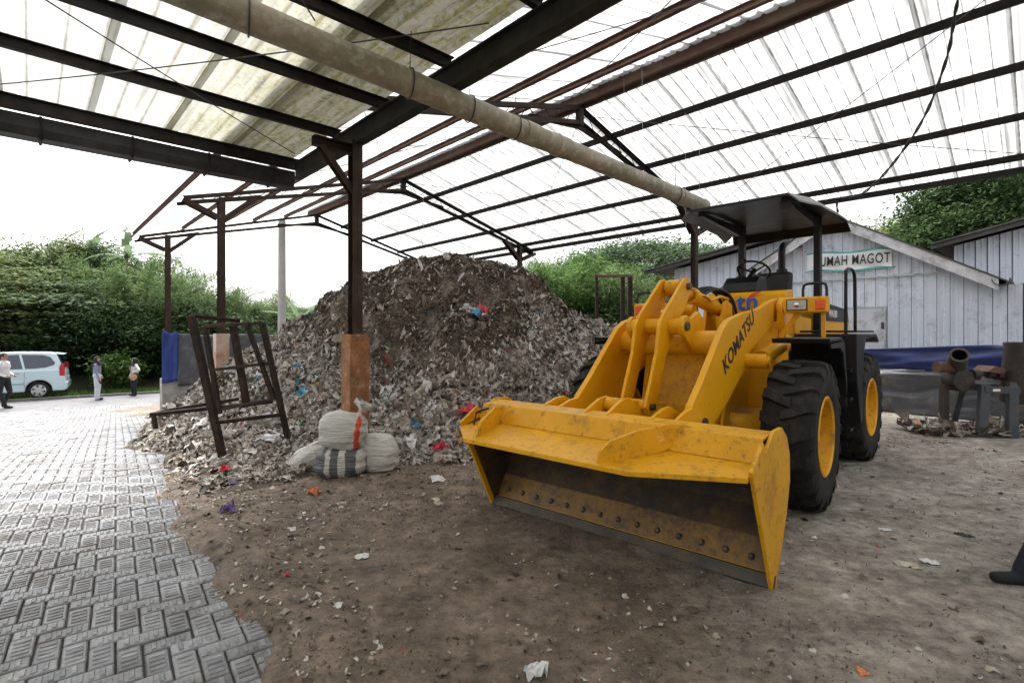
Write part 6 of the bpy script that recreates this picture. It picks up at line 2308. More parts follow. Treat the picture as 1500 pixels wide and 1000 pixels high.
for (a, w) in ((1393, 0.075), (1402, 0.06)):
    mb = MB()
    mb.bar(mp(a, 568, 0.1 + (a - 1393) * 0.02), mp(a, 632, 0.1 + (a - 1393) * 0.02), w, 0.06, up=(0, 1, 0))
    mb.build('prop', 'machine_rust', mac, bevel=0.004)
mb = MB()
mb.bar(mp(1428, 572, -0.14), mp(1500, 574, -0.14), 0.07, 0.11)
mb.bar(mp(1428, 572, 0.28), mp(1535, 574, 0.28), 0.07, 0.11)
tb = mb.build('top_frame', 'machine_blue', mac, bevel=0.006)
mb = MB()
mb.box(mp(1444, 572.5, -0.178), (0.11, 0.006, 0.035))
mb.build('label_plate', 'letter_white', tb)
# shreds lying in the skid
rr = np.random.default_rng(77)
nS = 420
xs_ = 6.35 + rr.uniform(-0.05, 1.75, nS)
ys_ = 7.95 + rr.uniform(-0.3, 0.45, nS)
zs2 = 0.03 + np.abs(rr.normal(0.06, 0.05, nS))
o = link_mesh('shredded_plastic', scraps_mesh('shredded_plastic', xs_, ys_, zs2, np.tile([[0, 0, 1.0]], (nS, 1)), 0.11 * np.ones(nS), 0.1, 0.6, 9, (0.15, 0.6)), 'plastic_scraps')
tag(o, 'pale plastic shreds lying in the tray of the shredding machine', 'plastic shreds', kind='stuff')
# ================================================================== CAR parked along the lane
car = empty('parked_car', (0, 0, 0), 0.0)
tag(car, 'light blue people carrier parked at the edge of the lane', 'car')
cdir = Vector((-0.80, -0.60, 0))
cang = math.atan2(cdir.y, cdir.x)
RWX, RWZ = (57 - 750) / 745 * 18.4, 18.4
# rear wheel's near side stands at (RWX, RWZ); car local: x forward, y left (towards the yard)
lx, ly = -1.32, 0.74
car.rotation_euler = (0, 0, cang)
car.location = (RWX - (lx * math.cos(cang) - ly * math.sin(cang)), RWZ - (lx * math.sin(cang) + ly * math.cos(cang)), -0.79)
def arch(cx, r=0.365, z0=0.26):
    a0 = math.asin((z0 - 0.31) / r)
    return [(cx + r * math.cos(t), 0.31 + r * math.sin(t)) for t in np.linspace(a0, math.pi - a0, 12)]
low = [(2.02, 0.30), (2.06, 0.45), (2.02, 0.70), (1.92, 0.86), (1.15, 1.00), (0.2, 1.02), (-1.95, 1.06), (-2.03, 0.98), (-2.06, 0.62), (-2.08, 0.45), (-2.04, 0.30)] + [(-1.9, 0.26)]
low = low[:-1] + [(-2.0, 0.26)] + arch(-1.32)[::-1] + arch(1.33)[::-1] + [(1.95, 0.26)]
mb = MB()
mb.prism(low, -0.80, 0.80)
body = mb.build('body', 'car_paint', car, bevel=0.05, seg=3)
# greenhouse: frustum
gl = [(1.12, 1.0), (0.42, 1.58), (0.25, 1.645), (-0.6, 1.685), (-1.55, 1.66), (-1.78, 1.60), (-1.99, 1.04)]
mb = MB()
def gy(z): return 0.775 - (z - 1.0) * 0.22
n = len(gl)
vs_ = [(x, -gy(z), z) for x, z in gl] + [(x, gy(z), z) for x, z in gl]
mb.add(vs_, [tuple(range(n)), tuple(range(n, 2 * n))[::-1]] + [(i, (i + 1) % n, n + (i + 1) % n, n + i) for i in range(n)])
mb.build('cabin', 'car_paint', body, bevel=0.03, seg=3)
def side_win(pts, s, name='side_window'):
    mb = MB()
    vs_ = [(x, s * (gy(z) + 0.004), z) for x, z in pts] + [(x, s * (gy(z) - 0.02), z) for x, z in pts]
    m_ = len(pts)
    mb.add(vs_, [tuple(range(m_)), tuple(range(m_, 2 * m_))[::-1]] + [(i, (i + 1) % m_, m_ + (i + 1) % m_, m_ + i) for i in range(m_)])
    return mb.build(name, 'car_glass', car)
for s in (-1, 1):
    side_win([(0.92, 1.09), (0.40, 1.50), (0.20, 1.56), (0.02, 1.57), (0.02, 1.08)], s)
    side_win([(-0.04, 1.08), (-0.04, 1.575), (-0.78, 1.60), (-0.90, 1.09)], s)
    side_win([(-0.96, 1.09), (-0.85, 1.60), (-1.42, 1.575), (-1.62, 1.50), (-1.76, 1.28), (-1.72, 1.20), (-1.50, 1.12), (-1.2, 1.09)], s)
    for x_ in (-0.02, -0.94, 0.98):
        mb = MB()
        mb.box((x_, s * 0.8005, 0.72), (0.008, 0.004, 0.55))
        mb.build('door_seam', 'car_black', body)
    mb = MB()
    mb.box((-0.72, s * 0.812, 0.935), (0.19, 0.03, 0.032))
    mb.build('door_handle', 'car_paint_dark', body, bevel=0.01)
    mb = MB()
    mb.box((-0.0, s * 0.808, 0.56), (1.9, 0.02, 0.05))
    mb.build('side_moulding', 'car_paint_dark', body, bevel=0.008)
    mb = MB()
    mb.prism([(-2.035, 0.80), (-2.02, 1.22), (-1.93, 1.27), (-1.87, 1.10), (-1.88, 0.80)], s * 0.72, s * 0.805)
    mb.build('tail_lamp', 'tail_red', car, bevel=0.01)
    mb = MB()
    mb.box((0.78, s * 0.90, 1.08), (0.10, 0.18, 0.12))
    mb.build('mirror', 'car_paint', car, bevel=0.03)
    mb = MB()
    mb.prism([(2.03, 0.62), (1.95, 0.82), (1.70, 0.84), (1.80, 0.64)], s * 0.52, s * 0.805)
    mb.build('headlamp', 'lamp_glass', car, bevel=0.01)
mb = MB()
mb.add([(-2.005, -0.60, 1.10), (-2.005, 0.60, 1.10), (-1.815, 0.54, 1.56), (-1.815, -0.54, 1.56), (-1.98, -0.60, 1.10), (-1.98, 0.60, 1.10), (-1.79, 0.54, 1.56), (-1.79, -0.54, 1.56)], [(0, 1, 2, 3), (4, 7, 6, 5), (0, 4, 5, 1), (1, 5, 6, 2), (2, 6, 7, 3), (3, 7, 4, 0)])
mb.build('rear_window', 'car_glass', car)
mb = MB()
mb.add([(1.06, -0.66, 1.06), (1.06, 0.66, 1.06), (0.47, 0.60, 1.55), (0.47, -0.60, 1.55), (1.02, -0.66, 1.06), (1.02, 0.66, 1.06), (0.43, 0.60, 1.55), (0.43, -0.60, 1.55)], [(0, 1, 2, 3), (4, 7, 6, 5), (0, 4, 5, 1), (1, 5, 6, 2), (2, 6, 7, 3), (3, 7, 4, 0)])
mb.build('windscreen', 'car_glass', car)
mb = MB()
mb.prism([(-1.70, 1.645), (-1.98, 1.60), (-2.0, 1.58), (-1.72, 1.60)], -0.56, 0.56)
mb.build('spoiler', 'car_paint', car, bevel=0.008)
mb = MB()
mb.box((-2.085, 0, 0.70), (0.02, 0.50, 0.15))
mb.build('number_plate', 'plate_white', car)
mb = MB()
mb.prism([(-2.03, 0.27), (-2.11, 0.34), (-2.11, 0.56), (-2.05, 0.60), (-1.80, 0.60), (-1.75, 0.27)], -0.79, 0.79)
mb.build('rear_bumper', 'car_paint', car, bevel=0.03, seg=3)
mb = MB()
mb.box((0, 0, 0.30), (3.7, 1.35, 0.16))
mb.build('underbody', 'car_black', car)
wm = MB()
wm.lathe([(0.20, -0.09), (0.235, -0.10), (0.285, -0.09), (0.305, -0.06), (0.305, 0.06), (0.285, 0.09), (0.235, 0.10), (0.20, 0.09)], 30, axis='y', closed=True)
ty = wm.mesh('tyre')
ty.polygons.foreach_set('use_smooth', [True] * len(ty.polygons))
ty.materials.append(MATS['tyre_rubber'])
rmz = MB()
rmz.lathe([(0.20, 0.088), (0.207, 0.095), (0.190, 0.092), (0.182, 0.06)], 30, axis='y')
for k in range(6):
    t = 2 * math.pi * k / 6
    M = Matrix.Rotation(t, 4, 'Y')
    sp = MB()
    sp.prism([(0.03, -0.035), (0.19, -0.055), (0.19, 0.055), (0.03, 0.035)], 0.065, 0.088)
    sp.move(M)
    rmz.add(sp.v, sp.f)
rmz.lathe([(0.06, 0.06), (0.06, 0.092), (0.0, 0.096)], 16, axis='y')
ri = rmz.mesh('rim')
ri.materials.append(MATS['alloy'])
bk_ = MB()
bk_.lathe([(0.20, 0.03), (0.0, 0.03)], 24, axis='y')
dk = bk_.mesh('brake_disc')
dk.materials.append(MATS['car_black'])
for (x_, s) in ((-1.32, 1), (-1.32, -1), (1.33, 1), (1.33, -1)):
    w = empty('wheel', parent=car)
    w.matrix_local = Matrix.Translation((x_, s * 0.70, 0.305)) @ (Matrix.Rotation(math.pi, 4, 'Z') if s < 0 else Matrix.Identity(4)) @ Matrix.Rotation(R(12), 4, 'Y')
    for nm, me in (('tyre', ty), ('rim', ri), ('brake_disc', dk)):
        o = bpy.data.objects.new(nm, me)
        col.objects.link(o)
        o.parent = w

# ================================================================== PEOPLE
def capsule(mb, a, b, ra, rb):
    a, b = Vector(a), Vector(b)
    n = 5
    pts = [a.lerp(b, k / n) for k in range(n + 1)]
    mb.path(pts, ra, 12, radii=[ra + (rb - ra) * k / n for k in range(n + 1)])
    mb.ball(a, ra, 12, 8)
    mb.ball(b, rb, 12, 8)

def seg_d(p, a, b, ra, rb):
    ab = b - a
    L2 = ab.length_squared
    t = max(0.0, min(1.0, (p - a).dot(ab) / L2)) if L2 > 1e-9 else 0.0
    return (p - (a + ab * t)).length - (ra + (rb - ra) * t)

def person(label, loc, rz, caps, mats, scale=1.0, voxel=0.011, hijab=None, hair=None, extra=None):
    """caps: (point, point, radius, radius, material index); local x right, y forward, z up. One continuous body."""
    mb = MB()
    for (a, b, ra, rb, mi) in caps:
        capsule(mb, a, b, ra, rb)
    root = empty('person', loc, rz)
    root.scale = (scale, scale, scale)
    tag(root, label, 'person')
    tmp = mb.build('body', mats[0])
    md = tmp.modifiers.new('remesh', 'REMESH')
    md.mode = 'VOXEL'
    md.voxel_size = voxel
    sm_ = tmp.modifiers.new('smooth', 'SMOOTH')
    sm_.iterations = 4
    sm_.factor = 0.5
    dg = bpy.context.evaluated_depsgraph_get()
    me = bpy.data.meshes.new_from_object(tmp.evaluated_get(dg))
    bpy.data.objects.remove(tmp)
    me.materials.clear()
    for m_ in mats: me.materials.append(MATS[m_])
    segs = [(Vector(a), Vector(b), ra, rb, mi) for (a, b, ra, rb, mi) in caps]
    idx = []
    for p in me.polygons:
        c = p.center
        best = min(segs, key=lambda s: seg_d(c, s[0], s[1], s[2], s[3]))
        idx.append(best[4])
    me.polygons.foreach_set('material_index', idx)
    me.polygons.foreach_set('use_smooth', [True] * len(me.polygons))
    me.name = 'body'
    link_mesh('body', me, None, root)
    return root

def hand(w, d, palm_n, mi, s=1.0):
    """palm and five fingers from wrist w along direction d; palm_n sideways"""
    w, d, n_ = Vector(w), Vector(d).normalized(), Vector(palm_n).normalized()
    out = [(tuple(w), tuple(w + d * 0.055 * s), 0.026 * s, 0.032 * s, mi)]
    b = w + d * 0.06 * s
    side_ = n_
    fwd = d.cross(n_).normalized()
    for k, ln in enumerate((0.062, 0.072, 0.066, 0.052)):
        base = b + side_ * (0.026 - 0.0175 * k) * s
        mid = base + (d * 0.9 + fwd * 0.25) * ln * 0.55 * s
        tip = mid + (d * 0.7 + fwd * 0.6) * ln * 0.5 * s
        out += [(tuple(base), tuple(mid), 0.0095 * s, 0.009 * s, mi), (tuple(mid), tuple(tip), 0.009 * s, 0.008 * s, mi)]
    tb0 = w + d * 0.02 * s + side_ * 0.028 * s
    out.append((tuple(tb0), tuple(tb0 + (d * 0.7 + side_ * 0.55 + fwd * 0.3) * 0.055 * s), 0.012 * s, 0.009 * s, mi))
    return out

def figure(h=1.58, legs=None, arms=None, mi_top=1, mi_leg=2, mi_shoe=3, head_turn=(0, 1, 0), wide=0.0, bulk=1.0, hand_mi=0):
    """legs: per side (hip, knee, ankle, toe); arms: per side (shoulder, elbow, wrist, hand direction, thumb side)"""
    caps = []
    pel, waist, chest, neck = Vector((0, 0, 0.90)), Vector((0, 0, 1.02)), Vector((0, 0.005, 1.22)), Vector((0, 0, 1.345))
    caps.append(((-0.07, 0, 0.89), (0.07, 0, 0.89), 0.118 * bulk, 0.118 * bulk, mi_leg))
    caps.append(((-0.035, 0, 1.02), (0.035, 0, 1.02), 0.112 * bulk, 0.112 * bulk, mi_top))
    caps.append(((-0.06, 0, 1.20), (0.06, 0, 1.20), 0.118 * bulk, 0.118 * bulk, mi_top))
    caps.append(((0, 0, 0.95), (0, 0, 1.25), 0.12 * bulk, 0.125 * bulk, mi_top))
    caps.append(((-0.145, -0.01, 1.295), (0.145, -0.01, 1.295), 0.062, 0.062, mi_top))
    caps.append(((0, -0.005, 1.30), (0, 0.01, 1.40), 0.052, 0.048, 0))
    f = Vector(head_turn).normalized()
    hc = Vector((0, 0.012, 1.475))
    caps.append((tuple(hc + Vector((0, 0, 0.018))), tuple(hc + Vector((0, 0, 0.03)) - f * 0.012), 0.086, 0.086, 0))
    caps.append((tuple(hc + Vector((0, 0, -0.045)) + f * 0.022), tuple(hc + Vector((0, 0, 0.0)) + f * 0.018), 0.056, 0.068, 0))
    caps.append((tuple(hc + Vector((0, 0, -0.005)) + f * 0.088), tuple(hc + Vector((0, 0, -0.022)) + f * 0.102), 0.010, 0.014, 0))
    for s_ in (-1, 1):
        ear = f.cross(Vector((0, 0, 1))) * s_
        caps.append((tuple(hc + ear * 0.085 + Vector((0, 0, -0.01))), tuple(hc + ear * 0.088 + Vector((0, 0, 0.025))), 0.012, 0.014, 0))
    for (hip, knee, ank, toe) in legs:
        hip, knee, ank, toe = map(Vector, (hip, knee, ank, toe))
        caps.append((tuple(hip), tuple(knee), 0.092 * bulk, 0.066 + wide * 0.6, mi_leg))
        caps.append((tuple(knee), tuple(ank), 0.064 + wide * 0.6, 0.046 + wide, mi_leg))
        caps.append((tuple(ank + Vector((0, 0, -0.035))), tuple(toe), 0.040, 0.032, mi_shoe))
    for (sh, el, wr, hd_, th) in arms:
        sh, el, wr = map(Vector, (sh, el, wr))
        caps.append((tuple(sh), tuple(el), 0.054, 0.043, mi_top))
        caps.append((tuple(el), tuple(wr), 0.042, 0.032, mi_top))
        caps += hand(wr, hd_, th, hand_mi)
    return caps, hc, f

def face(root, hc, f):
    """eyes, brows and mouth"""
    up = Vector((0, 0, 1))
    sd_ = f.cross(up).normalized()
    for s_ in (-1, 1):
        mb = MB()
        c = hc + f * 0.083 + sd_ * 0.030 * s_ + up * 0.012
        mb.ball(c, (0.011, 0.011, 0.007), 8, 6)
        mb.build('eye', 'cloth_black', root, smooth=True)
        mb = MB()
        mb.bar(c + up * 0.020 - sd_ * 0.016, c + up * 0.020 + sd_ * 0.016, 0.008, 0.006)
        mb.build('eyebrow', 'cloth_black', root)
    mb = MB()
    c = hc + f * 0.077 - up * 0.052
    mb.ball(c, (0.02, 0.012, 0.006), 8, 6)
    mb.build('mouth', 'sack_mauve', root, smooth=True)

def headscarf(root, hc, f, mat, drop=0.20):
    """cloth closed round the face, falling on shoulders and chest"""
    f = f.normalized()
    up = Vector((0, 0, 1))
    sd_ = f.cross(up).normalized()
    mb = MB()
    rows = [(0.120, 0.000), (0.112, 0.050), (0.088, 0.086), (0.052, 0.104), (0.99, 0.108)]
    prof = [(-0.165 - drop * 0.5, 0.185), (-0.165, 0.150), (-0.125, 0.105), (-0.085, 0.088), (-0.045, 0.092), (0.0, 0.103), (0.045, 0.105), (0.085, 0.088), (0.112, 0.055), (0.125, 0.0)]
    nseg = 36
    vs_, keepf = [], []
    for (dz, rad) in prof:
        for i in range(nseg):
            t = 2 * math.pi * i / nseg
            k = 1.0 + (0.06 * math.sin(5 * t + dz * 20) if dz < -0.1 else 0.0)
            vs_.append(hc + up * dz + f * (rad * k * math.cos(t) * (0.82 if dz < -0.15 else 1.0)) + sd_ * (rad * k * math.sin(t)) - f * (0.008 if dz > -0.1 else 0.0))
    fs = []
    for j in range(len(prof) - 1):
        for i in range(nseg):
            t = 2 * math.pi * (i + 0.5) / nseg
            zc = (prof[j][0] + prof[j + 1][0]) / 2
            if math.cos(t) > 0.55 and -0.085 < zc < 0.075:
                continue
            fs.append((j * nseg + i, j * nseg + (i + 1) % nseg, (j + 1) * nseg + (i + 1) % nseg, (j + 1) * nseg + i))
    mb.add(vs_, fs)
    o = mb.build('headscarf', mat, root, smooth=True)
    md = o.modifiers.new('thick', 'SOLIDIFY')
    md.thickness = 0.012
    md.offset = 1
    return o

def road_z(): return -0.80
def face_to(frm, to):
    d_ = Vector(to) - Vector(frm)
    return math.atan2(-d_.x, d_.y)
# woman in wide pale trousers, back three-quarters to the yard, looking right along the lane
w1 = (-14.85, 18.2, road_z())
legs = (((-0.085, 0, 0.88), (-0.095, 0.02, 0.48), (-0.105, -0.02, 0.075), (-0.115, 0.14, 0.035)), ((0.085, 0, 0.88), (0.13, 0.03, 0.48), (0.19, 0.04, 0.075), (0.21, 0.20, 0.035)))
arms = (((-0.175, -0.01, 1.29), (-0.215, -0.03, 1.04), (-0.17, 0.10, 0.86), (0.1, 0.25, -1), (0.5, 1, 0)), ((0.175, -0.01, 1.29), (0.225, 0.02, 1.04), (0.235, 0.09, 0.82), (0.05, 0.2, -1), (-0.5, 1, 0)))
caps, hc, f = figure(legs=legs, arms=arms, wide=0.034, head_turn=(0.35, 0.8, 0.25))
p_ = person('woman with black headscarf, grey-blue top and wide pale trousers beside the car', w1, R(-62), caps, ['skin', 'cloth_greyblue', 'cloth_pale', 'cloth_black'], scale=0.965)
face(p_, hc, Vector((0.35, 0.8, 0.25)).normalized())
headscarf(p_, hc, Vector((0.35, 0.8, 0.25)), 'cloth_black', 0.12)
mb = MB()
mb.box((0.25, 0.13, 0.68), (0.016, 0.05, 0.15), (R(20), 0, 0))
tag(mb.build('phone', 'cloth_black', bevel=0.006, loc=(0, 0, 0)), 'black telephone in the hand of the woman in pale trousers', 'telephone')
ph = bpy.data.objects['phone']
ph.matrix_world = Matrix.Translation(w1) @ Matrix.Rotation(R(-62), 4, 'Z') @ Matrix.Scale(0.965, 4)
# woman with hand on hip, facing the yard
w2 = (-14.35, 19.35, road_z())
legs = (((-0.085, 0, 0.88), (-0.10, 0.03, 0.47), (-0.10, 0.0, 0.07), (-0.13, 0.13, 0.035)), ((0.085, 0, 0.88), (0.15, 0.05, 0.48), (0.19, 0.02, 0.07), (0.24, 0.14, 0.035)))
arms = (((-0.175, 0, 1.29), (-0.36, -0.06, 1.10), (-0.17, 0.10, 0.99), (1, 0.4, -0.3), (0, 0.4, 1)), ((0.175, 0, 1.29), (0.25, 0.02, 1.04), (0.29, 0.10, 0.82), (0.05, 0.25, -1), (-0.5, 1, 0)))
caps, hc, f = figure(legs=legs, arms=arms, head_turn=(0.30, 0.95, 0.12), bulk=1.06)
p_ = person('woman with black headscarf, pale top, black trousers and one hand on her hip', w2, R(180 - 40), caps, ['skin', 'cloth_white', 'cloth_black', 'cloth_black'], scale=0.90)
face(p_, hc, Vector((0.30, 0.95, 0.12)).normalized())
headscarf(p_, hc, Vector((0.30, 0.95, 0.12)), 'cloth_black', 0.10)
def on_person(o, w, rz, sc):
    o.matrix_world = Matrix.Translation(w) @ Matrix.Rotation(rz, 4, 'Z') @ Matrix.Scale(sc, 4)
mb = MB()
mb.path(crom([Vector((0.12, 0.05, 1.36)), Vector((0.05, 0.16, 1.22)), Vector((-0.08, 0.16, 1.05)), Vector((-0.17, 0.10, 0.92))], 5), 0.012, 6)
mb.path(crom([Vector((0.12, 0.05, 1.36)), Vector((0.06, -0.14, 1.22)), Vector((-0.10, -0.14, 1.05)), Vector((-0.18, 0.02, 0.92))], 5), 0.012, 6)
mb.ball((-0.21, 0.10, 0.80), (0.05, 0.13, 0.14), 12, 9)
hbag = mb.build('handbag', 'bag_tan', smooth=True)
tag(hbag, 'tan shoulder bag worn by the woman with hand on hip', 'bag')
on_person(hbag, w2, R(140), 0.90)
# man walking at the left edge
w3 = (-16.15, 16.15, -0.80)
legs = (((-0.085, 0, 0.88), (-0.09, 0.10, 0.48), (-0.09, -0.06, 0.09), (-0.09, 0.09, 0.035)), ((0.085, 0, 0.88), (0.09, -0.04, 0.47), (0.09, 0.10, 0.075), (0.09, 0.25, 0.035)))
arms = (((-0.19, 0, 1.29), (-0.24, -0.05, 1.03), (-0.20, 0.14, 0.92), (0.4, 0.9, -0.2), (0.3, 0, 1)), ((0.19, 0, 1.29), (0.24, -0.04, 1.03), (0.20, 0.16, 0.93), (-0.4, 0.9, -0.2), (-0.3, 0, 1)))
caps, hc, f = figure(legs=legs, arms=arms, bulk=1.08)
p_ = person('man in white shirt and black trousers cut off by the left edge', w3, R(-75), caps, ['skin', 'cloth_white', 'cloth_black', 'cloth_black'], scale=1.10)
face(p_, hc, f)
mb = MB()
vs0 = MB()
mb.ball(hc + Vector((0, -0.012, 0.035)), (0.094, 0.098, 0.088), 20, 14)
keep_f = []
for fc in mb.f:
    c = sum((Vector(mb.v[i]) for i in fc), Vector()) / len(fc) - hc
    if c.y > 0.045 and c.z < 0.075 or c.z < -0.035:
        continue
    keep_f.append(fc)
mb.f = keep_f
mb.mi = [0] * len(keep_f)
mb.build('hair', 'cloth_black', p_, smooth=True)
# person at the right edge: only a trouser leg and shoe reach into view
w4 = (3.67, 3.24, 0.0)
legs = (((-0.09, 0, 0.88), (-0.10, 0.18, 0.50), (-0.11, 0.37, 0.085), (-0.11, 0.53, 0.048)), ((0.09, 0, 0.88), (0.10, 0.03, 0.48), (0.11, -0.06, 0.085), (0.14, 0.11, 0.048)))
arms = (((-0.19, 0, 1.29), (-0.23, -0.03, 1.03), (-0.22, -0.12, 0.84), (0.0, -0.1, -1), (0.5, 1, 0)), ((0.19, 0, 1.29), (0.24, -0.05, 1.03), (0.24, -0.10, 0.84), (0.0, -0.1, -1), (-0.5, 1, 0)))
caps, hc, f = figure(legs=legs, arms=arms, bulk=1.05, wide=0.024)
p_ = person('person in dark navy trousers and black shoe at the right edge', w4, R(80), caps, ['skin', 'cloth_navy', 'cloth_navy', 'cloth_black'], scale=1.12, voxel=0.010)
face(p_, hc, f)
mb = MB()
mb.ball(hc + Vector((0, -0.012, 0.035)), (0.094, 0.098, 0.088), 20, 14)
keep_f = [fc for fc in mb.f if not ((sum((Vector(mb.v[i]) for i in fc), Vector()) / len(fc) - hc).y > 0.045 and (sum((Vector(mb.v[i]) for i in fc), Vector()) / len(fc) - hc).z < 0.075)]
mb.f = keep_f
mb.mi = [0] * len(keep_f)
mb.build('hair', 'cloth_black', p_, smooth=True)
# ================================================================== VEGETATION
def leaf_quads(c, L, W, rng, droop=0.0, up=0.6):
    """rhombic leaves at points c (n,3)"""
    n = len(c)
    a = rng.normal(size=(n, 3))
    a[:, 2] = a[:, 2] * (1 - up) - droop
    a /= np.linalg.norm(a, axis=1, keepdims=True)
    b = np.cross(a, rng.normal(size=(n, 3)) * 0.5 + np.array([0, 0, 1.0]))
    b /= np.linalg.norm(b, axis=1, keepdims=True)
    l = (L * rng.lognormal(0, 0.25, n))[:, None]
    w = (W * rng.lognormal(0, 0.25, n))[:, None]
    nrm = np.cross(a, b)
    q = np.empty((n, 4, 3))
    q[:, 0] = c - a * l * 0.5
    q[:, 1] = c + b * w * 0.5 + nrm * w * 0.12
    q[:, 2] = c + a * l * 0.5 - nrm * l * 0.10
    q[:, 3] = c - b * w * 0.5 + nrm * w * 0.12
    return q.reshape(-1, 3)

def limb_mesh(name, paths, n=7):
    mb = MB()
    for pts, r0, r1 in paths:
        m = len(pts)
        mb.path(pts, r0, n, radii=[r0 + (r1 - r0) * k / (m - 1) for k in range(m)])
    return mb.mesh(name)

def bent(p, q, rng, k=0.12, n=5):
    p, q = Vector(p), Vector(q)
    L = (q - p).length
    out = []
    for i in range(n + 1):
        t = i / n
        w = math.sin(math.pi * t)
        out.append(p.lerp(q, t) + Vector(rng.normal(0, k * L * 0.35, 3)) * w + Vector((0, 0, 0.10 * L * w)))
    return out

def crown_tree(seed, height, r, clumps, per, clump_r, flat, L, W, mat, trunk_r=0.2, low=0.35, shell=0.55, dome=1.0, name='tree', up=0.6, base_open=0.0):
    """trunk, limbs and a crown of many leaf clumps. returns (trunk mesh, crown mesh)"""
    rng = np.random.default_rng(seed)
    z0, z1 = height * low, height
    cz, hz = (z0 + z1) / 2, (z1 - z0) / 2
    # clump centres on and in an uneven ellipsoid
    C = []
    while len(C) < clumps:
        v = rng.normal(size=3)
        v /= np.linalg.norm(v)
        rad = rng.uniform(shell, 1.0) ** 0.7
        lump = 0.82 + 0.30 * noise.noise(Vector(v * 1.7) + Vector((seed * 1.3, 0, 0)))
        p = v * rad * lump
        if dome < 1.0 and p[2] < -dome: continue
        C.append((p[0] * r, p[1] * r, cz + p[2] * hz))
    C = np.array(C)
    pts = []
    for c in C:
        k = int(per * rng.uniform(0.6, 1.4))
        s = clump_r * rng.uniform(0.65, 1.3)
        d = rng.normal(size=(k, 3)) * s * 0.5
        d[:, 2] *= flat
        pts.append(c + d)
    pts = np.concatenate(pts)
    crown = np_mesh('crown', leaf_quads(pts, L, W, rng, up=up), 4)
    crown.materials.append(MATS[mat])
    paths = []
    fork = Vector((rng.normal(0, 0.1), rng.normal(0, 0.1), height * min(0.42, low + 0.08)))
    paths.append((bent((0, 0, -0.4), fork, rng, 0.05), trunk_r, trunk_r * 0.7))
    pick = rng.choice(len(C), min(len(C), 16), replace=False)
    for i in pick:
        q = Vector(C[i]) * 0.96
        m = fork.lerp(q, 0.45) + Vector((0, 0, 0.1 * height * rng.uniform(0, 1)))
        paths.append((bent(fork, m, rng, 0.08), trunk_r * 0.5, trunk_r * 0.25))
        paths.append((bent(m, q, rng, 0.10), trunk_r * 0.25, trunk_r * 0.05))
        j = rng.integers(len(C))
        paths.append((bent(m, Vector(C[j]).lerp(q, 0.5), rng, 0.1), trunk_r * 0.16, trunk_r * 0.04))
    trunk = limb_mesh('trunk', paths)
    trunk.materials.append(MATS['bark'])
    return trunk, crown

def bamboo(seed, height, r, culms, leaves, mat):
    rng = np.random.default_rng(seed)
    paths, pts = [], []
    for k in range(culms):
        a = rng.uniform(0, 2 * math.pi)
        b = rng.uniform(0, 0.25 * r)
        h = height * rng.uniform(0.6, 1.05)
        lean = r * rng.uniform(0.4, 1.1)
        base = np.array([b * math.cos(a), b * math.sin(a), -0.2])
        P = []
        for i in range(9):
            t = i / 8
            off = lean * t ** 2.3
            z = h * (t - 0.16 * t ** 4)
            P.append(Vector((base[0] + math.cos(a) * off, base[1] + math.sin(a) * off, z)))
        paths.append((P, 0.028, 0.005))
        nl = int(leaves / culms)
        t = rng.beta(2.4, 1.1, nl)
        ii = np.minimum((t * 8).astype(int), 7)
        fr_ = t * 8 - ii
        A = np.array([tuple(p) for p in P])
        c = A[ii] * (1 - fr_)[:, None] + A[ii + 1] * fr_[:, None]
        sp = (0.15 + 0.65 * (1 - np.abs(2 * t - 1.2))) * 0.55
        d = rng.normal(size=(nl, 3)) * sp[:, None]
        d[:, 2] -= np.abs(d[:, 0] + d[:, 1]) * 0.3
        pts.append(c + d)
    pts = np.concatenate(pts)
    crown = np_mesh('crown', leaf_quads(pts, 0.24, 0.040, rng, droop=0.45, up=0.3), 4)
    crown.materials.append(MATS[mat])
    tr = limb_mesh('culms', paths, 5)
    tr.materials.append(MATS['culm'])
    return tr, crown

def put(kind, meshes, loc, rz, scale, label, cat='tree', group=None, names=('trunk', 'crown')):
    root = empty(kind, loc, rz)
    root.scale = scale if isinstance(scale, tuple) else (scale, scale, scale)
    tag(root, label, cat, group)
    for nm, me in zip(names, meshes):
        o = bpy.data.objects.new(nm, me)
        col.objects.link(o)
        o.parent = root
    return root

def along(px, dep, z=None):
    x_ = (px - 750) / 745 * dep
    zz = float(ground_z(x_, dep)) if z is None else z
    return (x_, dep, zz)

feather = crown_tree(21, 5.4, 3.3, 84, 250, 1.55, 0.085, 0.21, 0.085, 'leaf_mid', trunk_r=0.12, low=0.06, shell=0.40, up=0.88)
feather2 = crown_tree(22, 5.0, 3.1, 80, 240, 1.50, 0.095, 0.21, 0.085, 'leaf_blue', trunk_r=0.12, low=0.05, shell=0.40, up=0.88)
under_ = crown_tree(23, 3.2, 2.3, 60, 200, 0.95, 0.5, 0.19, 0.09, 'leaf_deep', trunk_r=0.07, low=0.02, shell=0.35, up=0.6)
rain = crown_tree(24, 10.5, 8.0, 150, 190, 2.0, 0.38, 0.30, 0.16, 'leaf_blue', trunk_r=0.35, low=0.42, shell=0.6, dome=0.35, up=0.75)
broad = crown_tree(25, 10.0, 5.0, 150, 230, 1.45, 0.62, 0.23, 0.13, 'leaf_mid', trunk_r=0.3, low=0.22, shell=0.55, up=0.5)
broad_d = crown_tree(26, 10.0, 5.2, 150, 240, 1.45, 0.62, 0.23, 0.13, 'leaf_deep', trunk_r=0.3, low=0.16, shell=0.5, up=0.5)
bush = crown_tree(27, 1.9, 0.95, 34, 60, 0.48, 0.45, 0.17, 0.075, 'leaf_bright', trunk_r=0.03, low=0.05, shell=0.3, up=0.6)
